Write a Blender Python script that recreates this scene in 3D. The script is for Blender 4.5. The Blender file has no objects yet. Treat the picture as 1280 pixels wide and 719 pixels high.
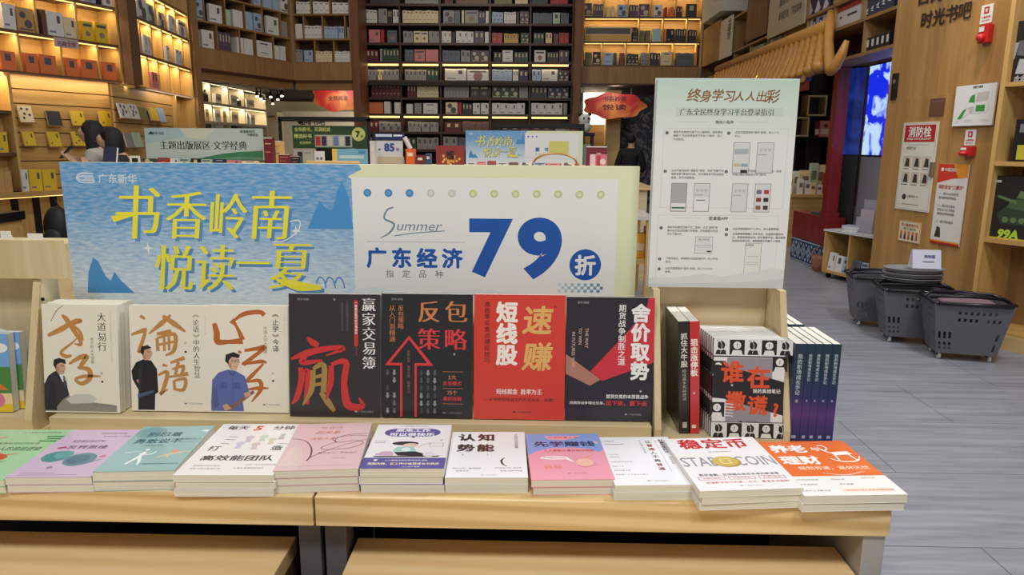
import bpy, bmesh, math, random
from mathutils import Vector, Matrix, Euler
random.seed(7)
SC = bpy.context.scene
COL = SC.collection

# ------------------------------------------------------------------ camera
FPX, CAM_H = 890.0, 1.40
PITCH, ROLL, YAW = math.radians(11.3), math.radians(0.4), math.radians(1.3)
_f = Vector((-math.sin(YAW)*math.cos(PITCH), math.cos(YAW)*math.cos(PITCH), -math.sin(PITCH)))
_r = Vector((math.cos(YAW), math.sin(YAW), 0)); _u = _r.cross(_f)
CR = _r*math.cos(ROLL) + _u*math.sin(ROLL); CU = _u*math.cos(ROLL) - _r*math.sin(ROLL); CF = _f
C0 = Vector((0, 0, CAM_H))
cam_data = bpy.data.cameras.new('camera'); cam = bpy.data.objects.new('camera', cam_data); COL.objects.link(cam)
cam_data.sensor_width = 36.0; cam_data.lens = FPX*36.0/1280.0; cam_data.clip_start = 0.05; cam_data.clip_end = 80
_m = Matrix((CR, CU, -CF)).transposed().to_4x4(); _m.translation = C0
cam.matrix_world = _m
SC.camera = cam

# ------------------------------------------------------------------ view, world, room lamps
SC.view_settings.view_transform = 'Standard'; SC.view_settings.look = 'None'
SC.view_settings.exposure = 0.0; SC.view_settings.gamma = 1.0; SC.view_settings.use_curve_mapping = False
SC.cycles.use_denoising = True
SC.cycles.max_bounces = 6; SC.cycles.diffuse_bounces = 3; SC.cycles.glossy_bounces = 3
SC.cycles.sample_clamp_indirect = 4.0
world = bpy.data.worlds.new('world'); SC.world = world; world.use_nodes = True
_bg = world.node_tree.nodes['Background']; _bg.inputs[0].default_value = (1.0, 0.95, 0.89, 1); _bg.inputs[1].default_value = 0.26

def lamp(name, kind, loc, target, power, color, size=0.3, spot=70, blend=0.6, size_y=None):
    d = bpy.data.lights.new(name, kind); d.energy = power; d.color = color
    if kind == 'AREA':
        d.shape = 'RECTANGLE' if size_y else 'DISK'; d.size = size
        if size_y: d.size_y = size_y
    else:
        d.shadow_soft_size = size
    if kind == 'SPOT':
        d.spot_size = math.radians(spot); d.spot_blend = blend
    o = bpy.data.objects.new(name, d); COL.objects.link(o); o.location = loc
    o.rotation_euler = (Vector(target)-Vector(loc)).to_track_quat('-Z', 'Y').to_euler()
    return o
NEUT, WARM, GOLD = (0.975, 0.985, 0.965), (1, 0.80, 0.52), (1, 0.80, 0.45)
lamp('ceiling_lamp', 'AREA', (-0.9, -0.8, 3.9), (-0.5, 1.4, 0.9), 44, NEUT, 0.7)
lamp('ceiling_lamp', 'AREA', (0.9, -0.8, 3.9), (0.4, 1.4, 0.9), 44, NEUT, 0.7)
lamp('ceiling_lamp', 'AREA', (-0.1, 2.1, 3.9), (-0.1, 1.5, 0.8), 20, NEUT, 0.5)
lamp('ceiling_lamp', 'AREA', (2.4, 2.6, 4.3), (2.4, 3.0, 0), 100, (0.90, 0.93, 1.0), 0.8)
lamp('ceiling_lamp', 'AREA', (2.0, 6.4, 4.4), (2.2, 6.5, 0), 24, (0.90, 0.93, 1.0), 0.8)
lamp('ceiling_lamp', 'AREA', (-1.5, 5.0, 4.6), (-1.5, 5.5, 0), 70, NEUT, 0.8)
lamp('ceiling_lamp', 'AREA', (-1.2, 9.6, 5.2), (-1.4, 13.5, 2.6), 42, (1, .88, .74), 1.0)
lamp('wall_spot', 'SPOT', (2.85, 5.1, 4.0), (3.42, 5.45, 2.45), 135, (1, 0.84, 0.58), 0.06, 40, 0.9)

# ------------------------------------------------------------------ pixel <-> place
def ray(u, v): return CR*((u-640)/FPX) - CU*((v-359.5)/FPX) + CF
def onz(u, v, z):
    d = ray(u, v); return C0 + d*((z-CAM_H)/d.z)
def ony(u, v, y):
    d = ray(u, v); return C0 + d*(y/d.y)

# ------------------------------------------------------------------ materials
def lin(c):
    c = c/255.0
    return c/12.92 if c <= 0.04045 else ((c+0.055)/1.055)**2.4
def L4(rgb): return (lin(rgb[0]), lin(rgb[1]), lin(rgb[2]), 1)
_mc = {}
def col(rgb, rough=0.5, metal=0.0, emit=0.0, coat=0.0, alpha=None):
    k = (tuple(rgb), rough, metal, emit, coat, alpha)
    if k in _mc: return _mc[k]
    m = bpy.data.materials.new('colour_%d_%d_%d' % tuple(rgb)); m.use_nodes = True
    b = m.node_tree.nodes['Principled BSDF']
    b.inputs['Base Color'].default_value = L4(rgb); b.inputs['Roughness'].default_value = rough; b.inputs['Metallic'].default_value = metal
    if coat: b.inputs['Coat Weight'].default_value = coat; b.inputs['Coat Roughness'].default_value = 0.12
    if emit:
        b.inputs['Emission Color'].default_value = L4(rgb); b.inputs['Emission Strength'].default_value = emit
    if alpha is not None: b.inputs['Alpha'].default_value = alpha
    _mc[k] = m; return m
def wood(name, c1, c2, axis='x', scale=1.0, rough=0.45, rings=0.0):
    m = bpy.data.materials.new(name); m.use_nodes = True; nt = m.node_tree; N = nt.nodes; Lk = nt.links
    b = N['Principled BSDF']; b.inputs['Roughness'].default_value = rough
    tc = N.new('ShaderNodeTexCoord'); mp = N.new('ShaderNodeMapping')
    s = {'x': (1.2, 16, 16), 'y': (16, 1.2, 16), 'z': (16, 16, 1.0)}[axis]
    mp.inputs['Scale'].default_value = tuple(q*scale for q in s)
    Lk.new(tc.outputs['Object'], mp.inputs['Vector'])
    n = N.new('ShaderNodeTexNoise'); n.inputs['Scale'].default_value = 2.2; n.inputs['Detail'].default_value = 6; n.inputs['Distortion'].default_value = 0.6
    Lk.new(mp.outputs['Vector'], n.inputs['Vector'])
    r = N.new('ShaderNodeValToRGB'); r.color_ramp.elements[0].position = 0.3; r.color_ramp.elements[1].position = 0.72
    r.color_ramp.elements[0].color = L4(c1); r.color_ramp.elements[1].color = L4(c2)
    src = n.outputs['Fac']
    if rings:
        w = N.new('ShaderNodeTexWave'); w.bands_direction = 'DIAGONAL'; w.inputs['Scale'].default_value = 0.55; w.inputs['Distortion'].default_value = 5.0
        w.inputs['Detail'].default_value = 2.0; w.inputs['Detail Scale'].default_value = 0.6
        mp2 = N.new('ShaderNodeMapping'); mp2.inputs['Scale'].default_value = {'x': (0.9, 26, 40), 'y': (26, 0.9, 40), 'z': (26, 40, 0.9)}[axis]
        Lk.new(tc.outputs['Object'], mp2.inputs['Vector']); Lk.new(mp2.outputs['Vector'], w.inputs['Vector'])
        mx = N.new('ShaderNodeMix'); mx.inputs[0].default_value = rings
        Lk.new(n.outputs['Fac'], mx.inputs[2]); Lk.new(w.outputs['Fac'], mx.inputs[3]); src = mx.outputs[0]
    Lk.new(src, r.inputs['Fac']); Lk.new(r.outputs['Color'], b.inputs['Base Color'])
    return m
W_TABLE = wood('pale_oak', (206, 172, 116), (232, 204, 154), 'x', 1.0, 0.42, 0.55)
W_RACK = wood('birch_board', (206, 184, 140), (222, 203, 162), 'z', 0.7, 0.5)
W_RACKX = wood('birch_board_flat', (206, 184, 140), (222, 203, 162), 'x', 0.7, 0.5)
W_CASE = wood('honey_oak', (188, 146, 82), (214, 172, 106), 'z', 0.6, 0.5)
W_CASEX = wood('honey_oak_flat', (184, 140, 78), (208, 166, 100), 'x', 0.6, 0.5)
W_BROWN = wood('brown_walnut', (92, 62, 42), (116, 82, 56), 'z', 0.6, 0.5)
W_BROWNX = wood('brown_walnut_flat', (92, 62, 42), (116, 82, 56), 'x', 0.6, 0.5)
W_DARK = wood('dark_walnut', (60, 32, 22), (78, 44, 30), 'x', 0.6, 0.45)
W_WALL = wood('oak_panel', (158, 116, 64), (184, 142, 86), 'z', 0.35, 0.5)
W_MID = wood('mid_oak', (140, 104, 62), (164, 126, 80), 'z', 0.6, 0.5)
W_MIDX = wood('mid_oak_flat', (132, 96, 56), (156, 118, 72), 'x', 0.6, 0.5)
def pages_mat():
    m = bpy.data.materials.new('paper_block'); m.use_nodes = True; nt = m.node_tree; N = nt.nodes
    b = N['Principled BSDF']; b.inputs['Roughness'].default_value = 0.8
    tc = N.new('ShaderNodeTexCoord'); w = N.new('ShaderNodeTexNoise'); mp = N.new('ShaderNodeMapping')
    mp.inputs['Scale'].default_value = (3, 3, 900); w.inputs['Scale'].default_value = 1.0; w.inputs['Detail'].default_value = 2
    r = N.new('ShaderNodeValToRGB'); r.color_ramp.elements[0].color = L4((212, 206, 190)); r.color_ramp.elements[1].color = L4((240, 236, 224))
    nt.links.new(tc.outputs['Object'], mp.inputs['Vector']); nt.links.new(mp.outputs['Vector'], w.inputs['Vector'])
    nt.links.new(w.outputs['Fac'], r.inputs['Fac']); nt.links.new(r.outputs['Color'], b.inputs['Base Color'])
    return m
PAGES = pages_mat()
WHITE, CREAM, BLACK, INK = col((236, 236, 234), 0.4), col((238, 230, 212), 0.35), col((18, 17, 18), 0.4), col((30, 28, 30), 0.5)
STEEL = col((66, 64, 68), 0.5, 0.3); DARKMETAL = col((30, 28, 30), 0.45, 0.4); CHROME = col((190, 190, 195), 0.25, 0.9)

# ------------------------------------------------------------------ mesh builder
_gl = {}
_tc = bpy.data.curves.new('glyph_source', 'FONT'); _to = bpy.data.objects.new('glyph_source', _tc); _tc.resolution_u = 2
def glyphs(s, bold, res=2):
    k = (s, bold, res)
    if k not in _gl:
        _tc.body = s; _tc.offset = bold; _tc.resolution_u = res
        m = _to.to_mesh()
        _gl[k] = ([(v.co.x, v.co.y) for v in m.vertices], [tuple(p.vertices) for p in m.polygons])
        _to.to_mesh_clear()
    return _gl[k]
class MB:
    def __init__(s): s.v, s.f, s.m, s.mats = [], [], [], []
    def mi(s, m):
        if m not in s.mats: s.mats.append(m)
        return s.mats.index(m)
    def face(s, pts, m):
        i = len(s.v); s.v += [tuple(p) for p in pts]; s.f.append(tuple(range(i, i+len(pts)))); s.m.append(s.mi(m))
    def mesh(s, vs, fs, m):
        i = len(s.v); s.v += [tuple(p) for p in vs]; k = s.mi(m)
        for f in fs: s.f.append(tuple(i+q for q in f)); s.m.append(k)
    def box(s, x0, x1, y0, y1, z0, z1, m, M=None):
        vs = [(x, y, z) for z in (z0, z1) for y in (y0, y1) for x in (x0, x1)]
        if M is not None: vs = [tuple(M @ Vector(p)) for p in vs]
        s.mesh(vs, [(0, 2, 3, 1), (4, 5, 7, 6), (0, 1, 5, 4), (2, 6, 7, 3), (0, 4, 6, 2), (1, 3, 7, 5)], m)
    def prism(s, base, vec, m):            # extrude polygon (3-D points) along vec
        n = len(base); vec = Vector(vec); a = [Vector(p) for p in base]; b = [p+vec for p in a]
        fs = [tuple(range(n-1, -1, -1)), tuple(range(n, 2*n))] + [(i, (i+1) % n, n+(i+1) % n, n+i) for i in range(n)]
        s.mesh(a+b, fs, m)
    def tube(s, pts, r, m, n=8, cap=True):
        pts = [Vector(p) for p in pts]; rs = r if isinstance(r, (list, tuple)) else [r]*len(pts)
        vs, fs = [], []; prev = None
        for i, p in enumerate(pts):
            d = (pts[min(i+1, len(pts)-1)]-pts[max(i-1, 0)]).normalized()
            if prev is None:
                a = d.orthogonal().normalized()
            else:
                a = (prev - d*prev.dot(d)).normalized()
            prev = a; b = d.cross(a)
            vs += [p+(a*math.cos(2*math.pi*k/n)+b*math.sin(2*math.pi*k/n))*rs[i] for k in range(n)]
        for i in range(len(pts)-1):
            fs += [(i*n+k, i*n+(k+1) % n, (i+1)*n+(k+1) % n, (i+1)*n+k) for k in range(n)]
        if cap: fs += [tuple(range(n-1, -1, -1)), tuple(range((len(pts)-1)*n, len(pts)*n))]
        s.mesh(vs, fs, m)
    def lathe(s, prof, m, c=(0, 0, 0), n=20, sx=1.0, sy=1.0):
        vs, fs = [], []
        for r, z in prof:
            vs += [(c[0]+sx*r*math.cos(2*math.pi*k/n), c[1]+sy*r*math.sin(2*math.pi*k/n), c[2]+z) for k in range(n)]
        for i in range(len(prof)-1):
            fs += [(i*n+k, i*n+(k+1) % n, (i+1)*n+(k+1) % n, (i+1)*n+k) for k in range(n)]
        fs += [tuple(range(n-1, -1, -1)), tuple(range((len(prof)-1)*n, len(prof)*n))]
        s.mesh(vs, fs, m)
    def ball(s, c, r, m, n=12, k=8):
        r = r if isinstance(r, (tuple, list)) else (r, r, r)
        vs, fs = [], []
        for i in range(k+1):
            a = math.pi*i/k
            vs += [(c[0]+r[0]*math.sin(a)*math.cos(2*math.pi*j/n), c[1]+r[1]*math.sin(a)*math.sin(2*math.pi*j/n), c[2]-r[2]*math.cos(a)) for j in range(n)]
        for i in range(k): fs += [(i*n+j, i*n+(j+1) % n, (i+1)*n+(j+1) % n, (i+1)*n+j) for j in range(n)]
        s.mesh(vs, fs, m)
    def build(s, name, parent=None, smooth=False, bevel=0.0, loc=None, rot=None):
        me = bpy.data.meshes.new(name); me.from_pydata(s.v, [], s.f)
        for m in s.mats: me.materials.append(m)
        me.polygons.foreach_set('material_index', s.m)
        if smooth: me.polygons.foreach_set('use_smooth', [True]*len(s.f))
        me.update()
        o = bpy.data.objects.new(name, me); COL.objects.link(o)
        if parent: o.parent = parent
        if loc is not None: o.location = loc
        if rot is not None: o.rotation_euler = rot
        if bevel:
            b = o.modifiers.new('edge', 'BEVEL'); b.width = bevel; b.segments = 2; b.limit_method = 'ANGLE'
        return o
def tag(o, label, cat, group=None, kind=None):
    o['label'] = label; o['category'] = cat
    if group: o['group'] = group
    if kind: o['kind'] = kind
    return o
def thing(name, label, cat, loc=(0, 0, 0), rot=(0, 0, 0), group=None):
    o = bpy.data.objects.new(name, None); COL.objects.link(o); o.location = loc; o.rotation_euler = rot; o.empty_display_size = 0.05
    return tag(o, label, cat, group)
def struct(o): o['kind'] = 'structure'; return o
def copy_thing(root, label, loc=None, rot=None):
    r = root.copy(); COL.objects.link(r); r['label'] = label
    if loc is not None: r.location = loc
    if rot is not None: r.rotation_euler = rot
    for ch in root.children:
        c = ch.copy(); COL.objects.link(c); c.parent = r
        for g in ch.children:
            d = g.copy(); COL.objects.link(d); d.parent = c
    return r

class Print:
    """ink laid on a flat face: x from its left edge, y from its top edge, both as fractions"""
    def __init__(s, mb, O, ux, uy, w, h, step=4e-5):
        s.mb, s.O, s.ux, s.uy, s.w, s.h = mb, Vector(O), Vector(ux), Vector(uy), w, h
        s.n = s.ux.cross(s.uy).normalized(); s.k = 0; s.step = step; s.sw = 1.0; s.laid = []
    def P(s, x, y): return s.O + s.ux*(x*s.w) + s.uy*((1-y)*s.h) + s.n*(s.k*s.step)
    def lay(s, xs, ys):
        """the lowest layer above whatever is already printed there"""
        a, b, c, d = min(xs), max(xs), min(ys), max(ys); k = 1
        for q in s.laid:
            if q[0] < b and q[1] > a and q[2] < d and q[3] > c and q[4] > k: k = q[4]
        s.k = k+1; s.laid.append((a, b, c, d, s.k))
    def poly(s, pts, m): s.lay([q[0] for q in pts], [q[1] for q in pts]); s.mb.face([s.P(*p) for p in reversed(pts)] if s._area(pts) > 0 else [s.P(*p) for p in pts], m)
    @staticmethod
    def _area(p): return sum(p[i][0]*p[(i+1) % len(p)][1]-p[(i+1) % len(p)][0]*p[i][1] for i in range(len(p)))
    def rect(s, x0, y0, x1, y1, m): s.poly([(x0, y0), (x1, y0), (x1, y1), (x0, y1)], m)
    def frame(s, x0, y0, x1, y1, t, m):
        ty = t*s.w/s.h
        s.rect(x0, y0, x1, y0+ty, m); s.rect(x0, y1-ty, x1, y1, m); s.rect(x0, y0, x0+t, y1, m); s.rect(x1-t, y0, x1, y1, m)
    def disk(s, x, y, r, m, n=20, ry=None):
        a = s.w/s.h; ry = r if ry is None else ry
        s.poly([(x+r*math.cos(2*math.pi*i/n), y+a*ry*math.sin(2*math.pi*i/n)) for i in range(n)], m)
    def stroke(s, pts, widths, m, sub=5):
        a = s.w/s.h
        P = [Vector((p[0], p[1]/a)) for p in pts]; W = widths if isinstance(widths, (list, tuple)) else [widths]*len(P)
        Q, R = [], []
        for i in range(len(P)-1):
            p0, p1, p2, p3 = P[max(i-1, 0)], P[i], P[i+1], P[min(i+2, len(P)-1)]
            for j in range(sub):
                t = j/sub
                Q.append(0.5*((2*p1)+(p2-p0)*t+(2*p0-5*p1+4*p2-p3)*t*t+(3*p1-p0-3*p2+p3)*t**3)); R.append(W[i]*(1-t)+W[i+1]*t)
        Q.append(P[-1]); R.append(W[-1]); rm = max(R)*s.sw/2; s.lay([q.x-rm for q in Q]+[q.x+rm for q in Q], [(q.y-rm)*a for q in Q]+[(q.y+rm)*a for q in Q])
        A, B = [], []
        for i, q in enumerate(Q):
            d = (Q[min(i+1, len(Q)-1)]-Q[max(i-1, 0)]); d = d.normalized() if d.length > 1e-9 else Vector((1, 0)); nn = Vector((-d.y, d.x))
            A.append(q+nn*R[i]*s.sw/2); B.append(q-nn*R[i]*s.sw/2)
        vs = [s.P(q.x, q.y*a) for q in A]+[s.P(q.x, q.y*a) for q in B]; n = len(Q)
        s.mb.mesh(vs, [(i, i+1, n+i+1, n+i) for i in range(n-1)], m)
    def text(s, t, x, y, size, m, bold=0.0, anchor='c', shear=0.0, fit=None, rot=0, sy=1.0, hx=0.0):
        """size = glyph height as a fraction of the face's width; (x, y) = middle (c), left middle (l) or right middle (r)"""
        vs, fs = glyphs(t, -0.012 if hx else 0.0)          # hx: thin horizontals, heavy verticals
        if not vs: return
        x0 = min(p[0] for p in vs); x1 = max(p[0] for p in vs)
        cy = 0.38 if any(ord(c) > 0x2e80 for c in t) else (min(p[1] for p in vs)+max(p[1] for p in vs))/2
        kx = size if fit is None else fit/(x1-x0)
        ox = {'c': (x0+x1)/2, 'l': x0, 'r': x1}[anchor]; a = s.w/s.h
        e0, e1 = (x0-ox)*kx, (x1-ox)*kx; hh = size*.5*sy
        if rot == 90: s.lay([x-hh, x+hh], [y+e0*a, y+e1*a])
        else: s.lay([x+e0-abs(shear)*size*.5, x+e1+abs(shear)*size*.5], [y-hh*a, y+hh*a])
        k0 = s.k
        nb = 0 if bold <= 0 else (4 if bold < .02 else 8)         # heavier strokes: the glyph struck again slightly shifted
        for ex, ey in [(-hx, 0), (0, 0), (hx, 0)] if hx else [(0, 0)]+[(bold*math.cos(math.pi*(2*i+1)/nb), bold*math.sin(math.pi*(2*i+1)/nb)) for i in range(nb)]:
            out = []; s.k += 0.1
            for px, py in vs:
                px += ex; py += ey
                dx = (px-ox)*kx + shear*(py-cy)*size; dy = -(py-cy)*size*sy
                if rot == 90: dx, dy = -dy, dx
                out.append(s.P(x+dx, y+dy*a))
            s.mb.mesh(out, fs, m)
        s.k = k0
    def vtext(s, t, x, y, size, m, bold=0.0, pitch=1.08, shear=0.0, hx=0.0):
        """characters one below the other, the first one's top at y"""
        a = s.w/s.h
        for i, c in enumerate(t):
            if c == ' ': continue
            if c in '《》（）—':
                s.text(c, x, y+(i*pitch+0.5)*size*a, size, m, bold, 'c', 0, None, 90)
            else:
                s.text(c, x, y+(i*pitch+0.5)*size*a, size, m, bold, 'c', shear, hx=hx)
def circ(x, y, r, n=16, a=1.0): return [(x+r*math.cos(2*math.pi*i/n), y+a*r*math.sin(2*math.pi*i/n)) for i in range(n)]
ORD = ['first', 'second', 'third', 'fourth', 'fifth', 'sixth', 'seventh', 'eighth', 'ninth', 'tenth', 'eleventh', 'twelfth', 'thirteenth', 'fourteenth', 'fifteenth', 'sixteenth', 'seventeenth', 'eighteenth', 'nineteenth', 'twentieth']
class Face:
    """a vertical front plane through two floor points; local x along it, y away from the viewer, z up"""
    def __init__(s, p0, p1):
        s.p0 = Vector((p0[0], p0[1])); s.p1 = Vector((p1[0], p1[1])); s.L = (s.p1-s.p0).length; s.d = (s.p1-s.p0)/s.L
        s.n = Vector((-s.d.y, s.d.x)); s.rz = math.atan2(s.d.y, s.d.x); s.loc = (s.p0.x, s.p0.y, 0)
    def sh(s, u, v, y=0.0):
        d = ray(u, v); o = Vector((s.p0.x+s.n.x*y, s.p0.y+s.n.y*y)); c = Vector((C0.x, C0.y))
        t = (o-c).dot(s.n)/Vector((d.x, d.y)).dot(s.n); p = C0+d*t
        return (Vector((p.x, p.y))-o).dot(s.d), p.z
    def w(s, a, y, z): q = s.p0+s.d*a+s.n*y; return (q.x, q.y, z)
def at_uy(u, y): p = ony(u, 185, y); return (p.x, p.y)
# ------------------------------------------------------------------ floor
def floor_mat():
    m = bpy.data.materials.new('grey_stone_tiles'); m.use_nodes = True; nt = m.node_tree; N = nt.nodes; lk = nt.links
    b = N['Principled BSDF']; b.inputs['Roughness'].default_value = 0.34
    tc = N.new('ShaderNodeTexCoord'); mp = N.new('ShaderNodeMapping'); br = N.new('ShaderNodeTexBrick')
    mp.inputs['Location'].default_value = (-0.44, 0.034, 0)
    lk.new(tc.outputs['Object'], mp.inputs['Vector']); lk.new(mp.outputs['Vector'], br.inputs['Vector'])
    br.inputs['Scale'].default_value = 1.0; br.inputs['Brick Width'].default_value = 1.19; br.inputs['Row Height'].default_value = 0.597
    br.inputs['Mortar Size'].default_value = 0.0022; br.inputs['Mortar Smooth'].default_value = 0.1; br.offset = 0.5
    n = N.new('ShaderNodeTexNoise'); n.inputs['Scale'].default_value = 1.0; n.inputs['Detail'].default_value = 7; n.inputs['Roughness'].default_value = 0.65
    m2 = N.new('ShaderNodeMapping'); m2.inputs['Scale'].default_value = (1.6, 17, 1)
    lk.new(tc.outputs['Object'], m2.inputs['Vector']); lk.new(m2.outputs['Vector'], n.inputs['Vector'])
    r = N.new('ShaderNodeValToRGB'); r.color_ramp.elements[0].position = 0.3; r.color_ramp.elements[1].position = 0.7
    r.color_ramp.elements[0].color = L4((126, 127, 134)); r.color_ramp.elements[1].color = L4((164, 165, 171))
    lk.new(n.outputs['Fac'], r.inputs['Fac'])
    lk.new(r.outputs['Color'], br.inputs['Color1']); lk.new(r.outputs['Color'], br.inputs['Color2'])
    br.inputs['Mortar'].default_value = L4((88, 88, 92)); lk.new(br.outputs['Color'], b.inputs['Base Color'])
    return m
mb = MB(); mb.face([(-9, -1.5, 0), (8, -1.5, 0), (8, 22, 0), (-9, 22, 0)], floor_mat()); struct(mb.build('floor'))

# ------------------------------------------------------------------ display tables and benches
ZT, YF = 0.793, 1.143
XS, XR = -0.372, 0.632
def table(x0, x1, label, legs):
    t = thing('display_table', label, 'table', ((x0+x1)/2, YF, 0)); cx = (x0+x1)/2
    m = MB(); m.box(x0-cx, x1-cx, 0, 0.95, ZT-0.056, ZT, W_TABLE); m.build('table_top', t, bevel=0.002)
    for lx0, lx1, ly0, ly1, mm in legs:
        m = MB(); m.box(lx0-cx, lx1-cx, ly0-YF, ly1-YF, 0, ZT-0.0565, mm); m.build('leg', t, bevel=0.0015)
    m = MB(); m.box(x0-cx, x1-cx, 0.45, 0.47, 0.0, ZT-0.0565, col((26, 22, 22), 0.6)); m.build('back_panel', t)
LEGM = col((104, 99, 101), 0.5); LEGM_LIT = col((176, 170, 168), 0.5)  # second grey: same leg metal, the stronger light on it put into the colour
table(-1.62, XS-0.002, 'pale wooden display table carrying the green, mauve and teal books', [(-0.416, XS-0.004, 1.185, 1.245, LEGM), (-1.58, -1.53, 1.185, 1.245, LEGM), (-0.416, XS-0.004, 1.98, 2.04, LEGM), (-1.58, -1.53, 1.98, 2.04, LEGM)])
table(XS+0.002, XR, 'pale wooden display table carrying the orange retirement books at its end', [(XS+0.0045, -0.329, 1.185, 1.245, LEGM), (0.592, 0.630, 1.15, 1.59, LEGM_LIT), (XS+0.0045, -0.329, 1.98, 2.04, LEGM), (0.592, 0.630, 1.98, 2.04, LEGM_LIT)])
W_BENCH = wood('oak_bench', (234, 198, 140), (246, 216, 164), 'x', 0.8, 0.38, 0.25)
def bench(x0, x1, z, y0, y1, label):
    cx = (x0+x1)/2; t = thing('display_bench', label, 'bench', (cx, y0, 0))
    m = MB(); m.box(x0-cx, x1-cx, 0, y1-y0, z-0.035, z, W_BENCH); m.build('bench_top', t, bevel=0.002)
    for a in (x0-cx, x1-cx-0.03):
        m = MB(); m.box(a, a+0.03, 0.004, y1-y0-0.004, 0, z-0.0355, W_BROWN); m.build('side_panel', t)  # brown sides: their shade put into the colour of the same wood
    m = MB(); m.box(x0-cx+0.03, x1-cx-0.03, 0.01, 0.03, 0, z-0.0355, W_BENCH); m.build('front_panel', t)
BZ = 0.655; by = onz(600, 675, BZ).y
bench(-1.5, onz(370, 672, BZ).x, BZ, 0.62, by, 'low oak bench in front of the table with the green and mauve books')
bench(onz(447, 673, BZ).x, onz(1042, 682, BZ).x, BZ, 0.62, by, 'low oak bench in front of the table with the orange retirement books')

# ------------------------------------------------------------------ book builder
def book(label, w, h, t, cover, items, loc, rot, group=None, spine=None, spine_items=None, back=None, name='paperback_book', coat=0.5, pages=None):
    r = thing(name, label, 'book', loc, rot, group); e = 0.0009
    cm = col(cover, 0.38, 0, 0, coat) if not isinstance(cover, bpy.types.Material) else cover
    sm = col(spine, 0.38, 0, 0, coat) if spine else cm; bm = col(back, 0.38, 0, 0, coat) if back else cm
    m = MB(); m.box(0, w, 0, h, t-e, t, cm); m.box(0, w, 0, h, 0, e, bm); m.box(0, e, 0, h, e, t-e, sm)
    p = Print(m, (0, 0, t), (1, 0, 0), (0, 1, 0), w, h); p.k = 1
    if items: items(p)
    if spine_items:
        q = Print(m, (0, 0, 0), (0, 0, 1), (0, 1, 0), t, h); q.k = 1; spine_items(q)
    m.build('cover', r)
    m = MB(); m.box(e, w-0.0004, 0.0004, h-0.0004, e, t-e, pages or PAGES); m.build('page_block', r)
    return r
def C(*a): return col(a, 0.4, 0, 0, 0.4)
GOLDI, REDI, GREY = C(196, 138, 72), C(214, 44, 46), C(120, 118, 116)
def ptr(p, x, y, s, m, kind=0):                       # publisher's line at a cover's foot
    p.text('广东经济出版社', x, y, s, m, 0, 'c')
    p.rect(x-5.2*s, y-0.24*s, x-4.0*s, y+0.24*s, m)

# ---- the seven upright books
SKIN, HAIRI = C(206, 160, 128), C(30, 26, 26)
def cov_laozi(p):
    p.sw = 1.35
    k = GOLDI
    p.stroke([(.07, .29), (.25, .23), (.45, .15), (.52, .155), (.40, .19)], [.03, .055, .04, .03, .006], k)
    p.stroke([(.27, .10), (.33, .14), (.44, .26), (.50, .33), (.50, .37), (.42, .36)], [.02, .05, .045, .04, .035, .01], k)
    p.stroke([(.38, .17), (.50, .25), (.52, .33)], [.015, .03, .04], k)
    p.stroke([(.46, .31), (.38, .36), (.24, .44), (.30, .48), (.38, .47)], [.01, .02, .03, .04, .02], k)
    p.stroke([(.34, .55), (.48, .49), (.58, .48), (.50, .56), (.48, .60)], [.02, .045, .05, .04, .02], k)
    p.stroke([(.45, .58), (.60, .60), (.61, .68), (.50, .73), (.42, .69), (.56, .66), (.76, .66)], [.02, .05, .05, .04, .025, .035, .012], k)
    p.stroke([(.12, .16), (.20, .06), (.29, .01)], [.004, .008, .004], GREY)
    p.vtext('大道易行', .79, .07, .125, INK, 0, 1.04, hx=.02)
    p.vtext('老子的人生智慧', .655, .30, .05, GREY, 0, 1.02)
    p.vtext('著', .77, .62, .03, GREY); p.disk(.775, .71, .014, INK)
    for i in range(2): p.vtext('中国人的人生智慧源于道法自然', .91, .06+.2*i, .026, C(214, 198, 170), 0, 1.1)
    p.poly([(.0, .99), (.0, .80), (.30, .84), (.60, .90), (.96, .93), (.96, .99)], C(150, 138, 132))
    p.poly([(.28, .88), (.40, .83), (.62, .83), (.70, .87), (.62, .91), (.35, .92)], C(206, 200, 194))
    p.poly([(-.0, .98), (0, .74), (.06, .66), (.14, .62), (.22, .61), (.29, .68), (.31, .78), (.33, .84), (.24, .88), (.12, .98)], C(44, 42, 52))
    p.poly([(.19, .63), (.27, .645), (.29, .70), (.25, .72)], C(232, 232, 236)); p.poly([(.255, .66), (.275, .66), (.285, .76), (.265, .78)], C(60, 66, 100)); p.poly([(.02, .98), (.10, .72), (.13, .72), (.16, .98)], C(34, 33, 42))
    p.poly([(.16, .53), (.28, .53), (.29, .60), (.26, .645), (.20, .65), (.16, .60)], SKIN); p.poly([(.16, .56), (.20, .58), (.20, .65), (.16, .61)], C(178, 132, 104)); p.rect(.235, .565, .275, .571, HAIRI); p.rect(.25, .62, .275, .624, C(150, 90, 80))
    p.poly([(.13, .56), (.14, .51), (.21, .495), (.29, .51), (.30, .55), (.23, .535), (.17, .56), (.165, .60)], HAIRI)
    ptr(p, .80, .925, .026, GREY)
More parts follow.
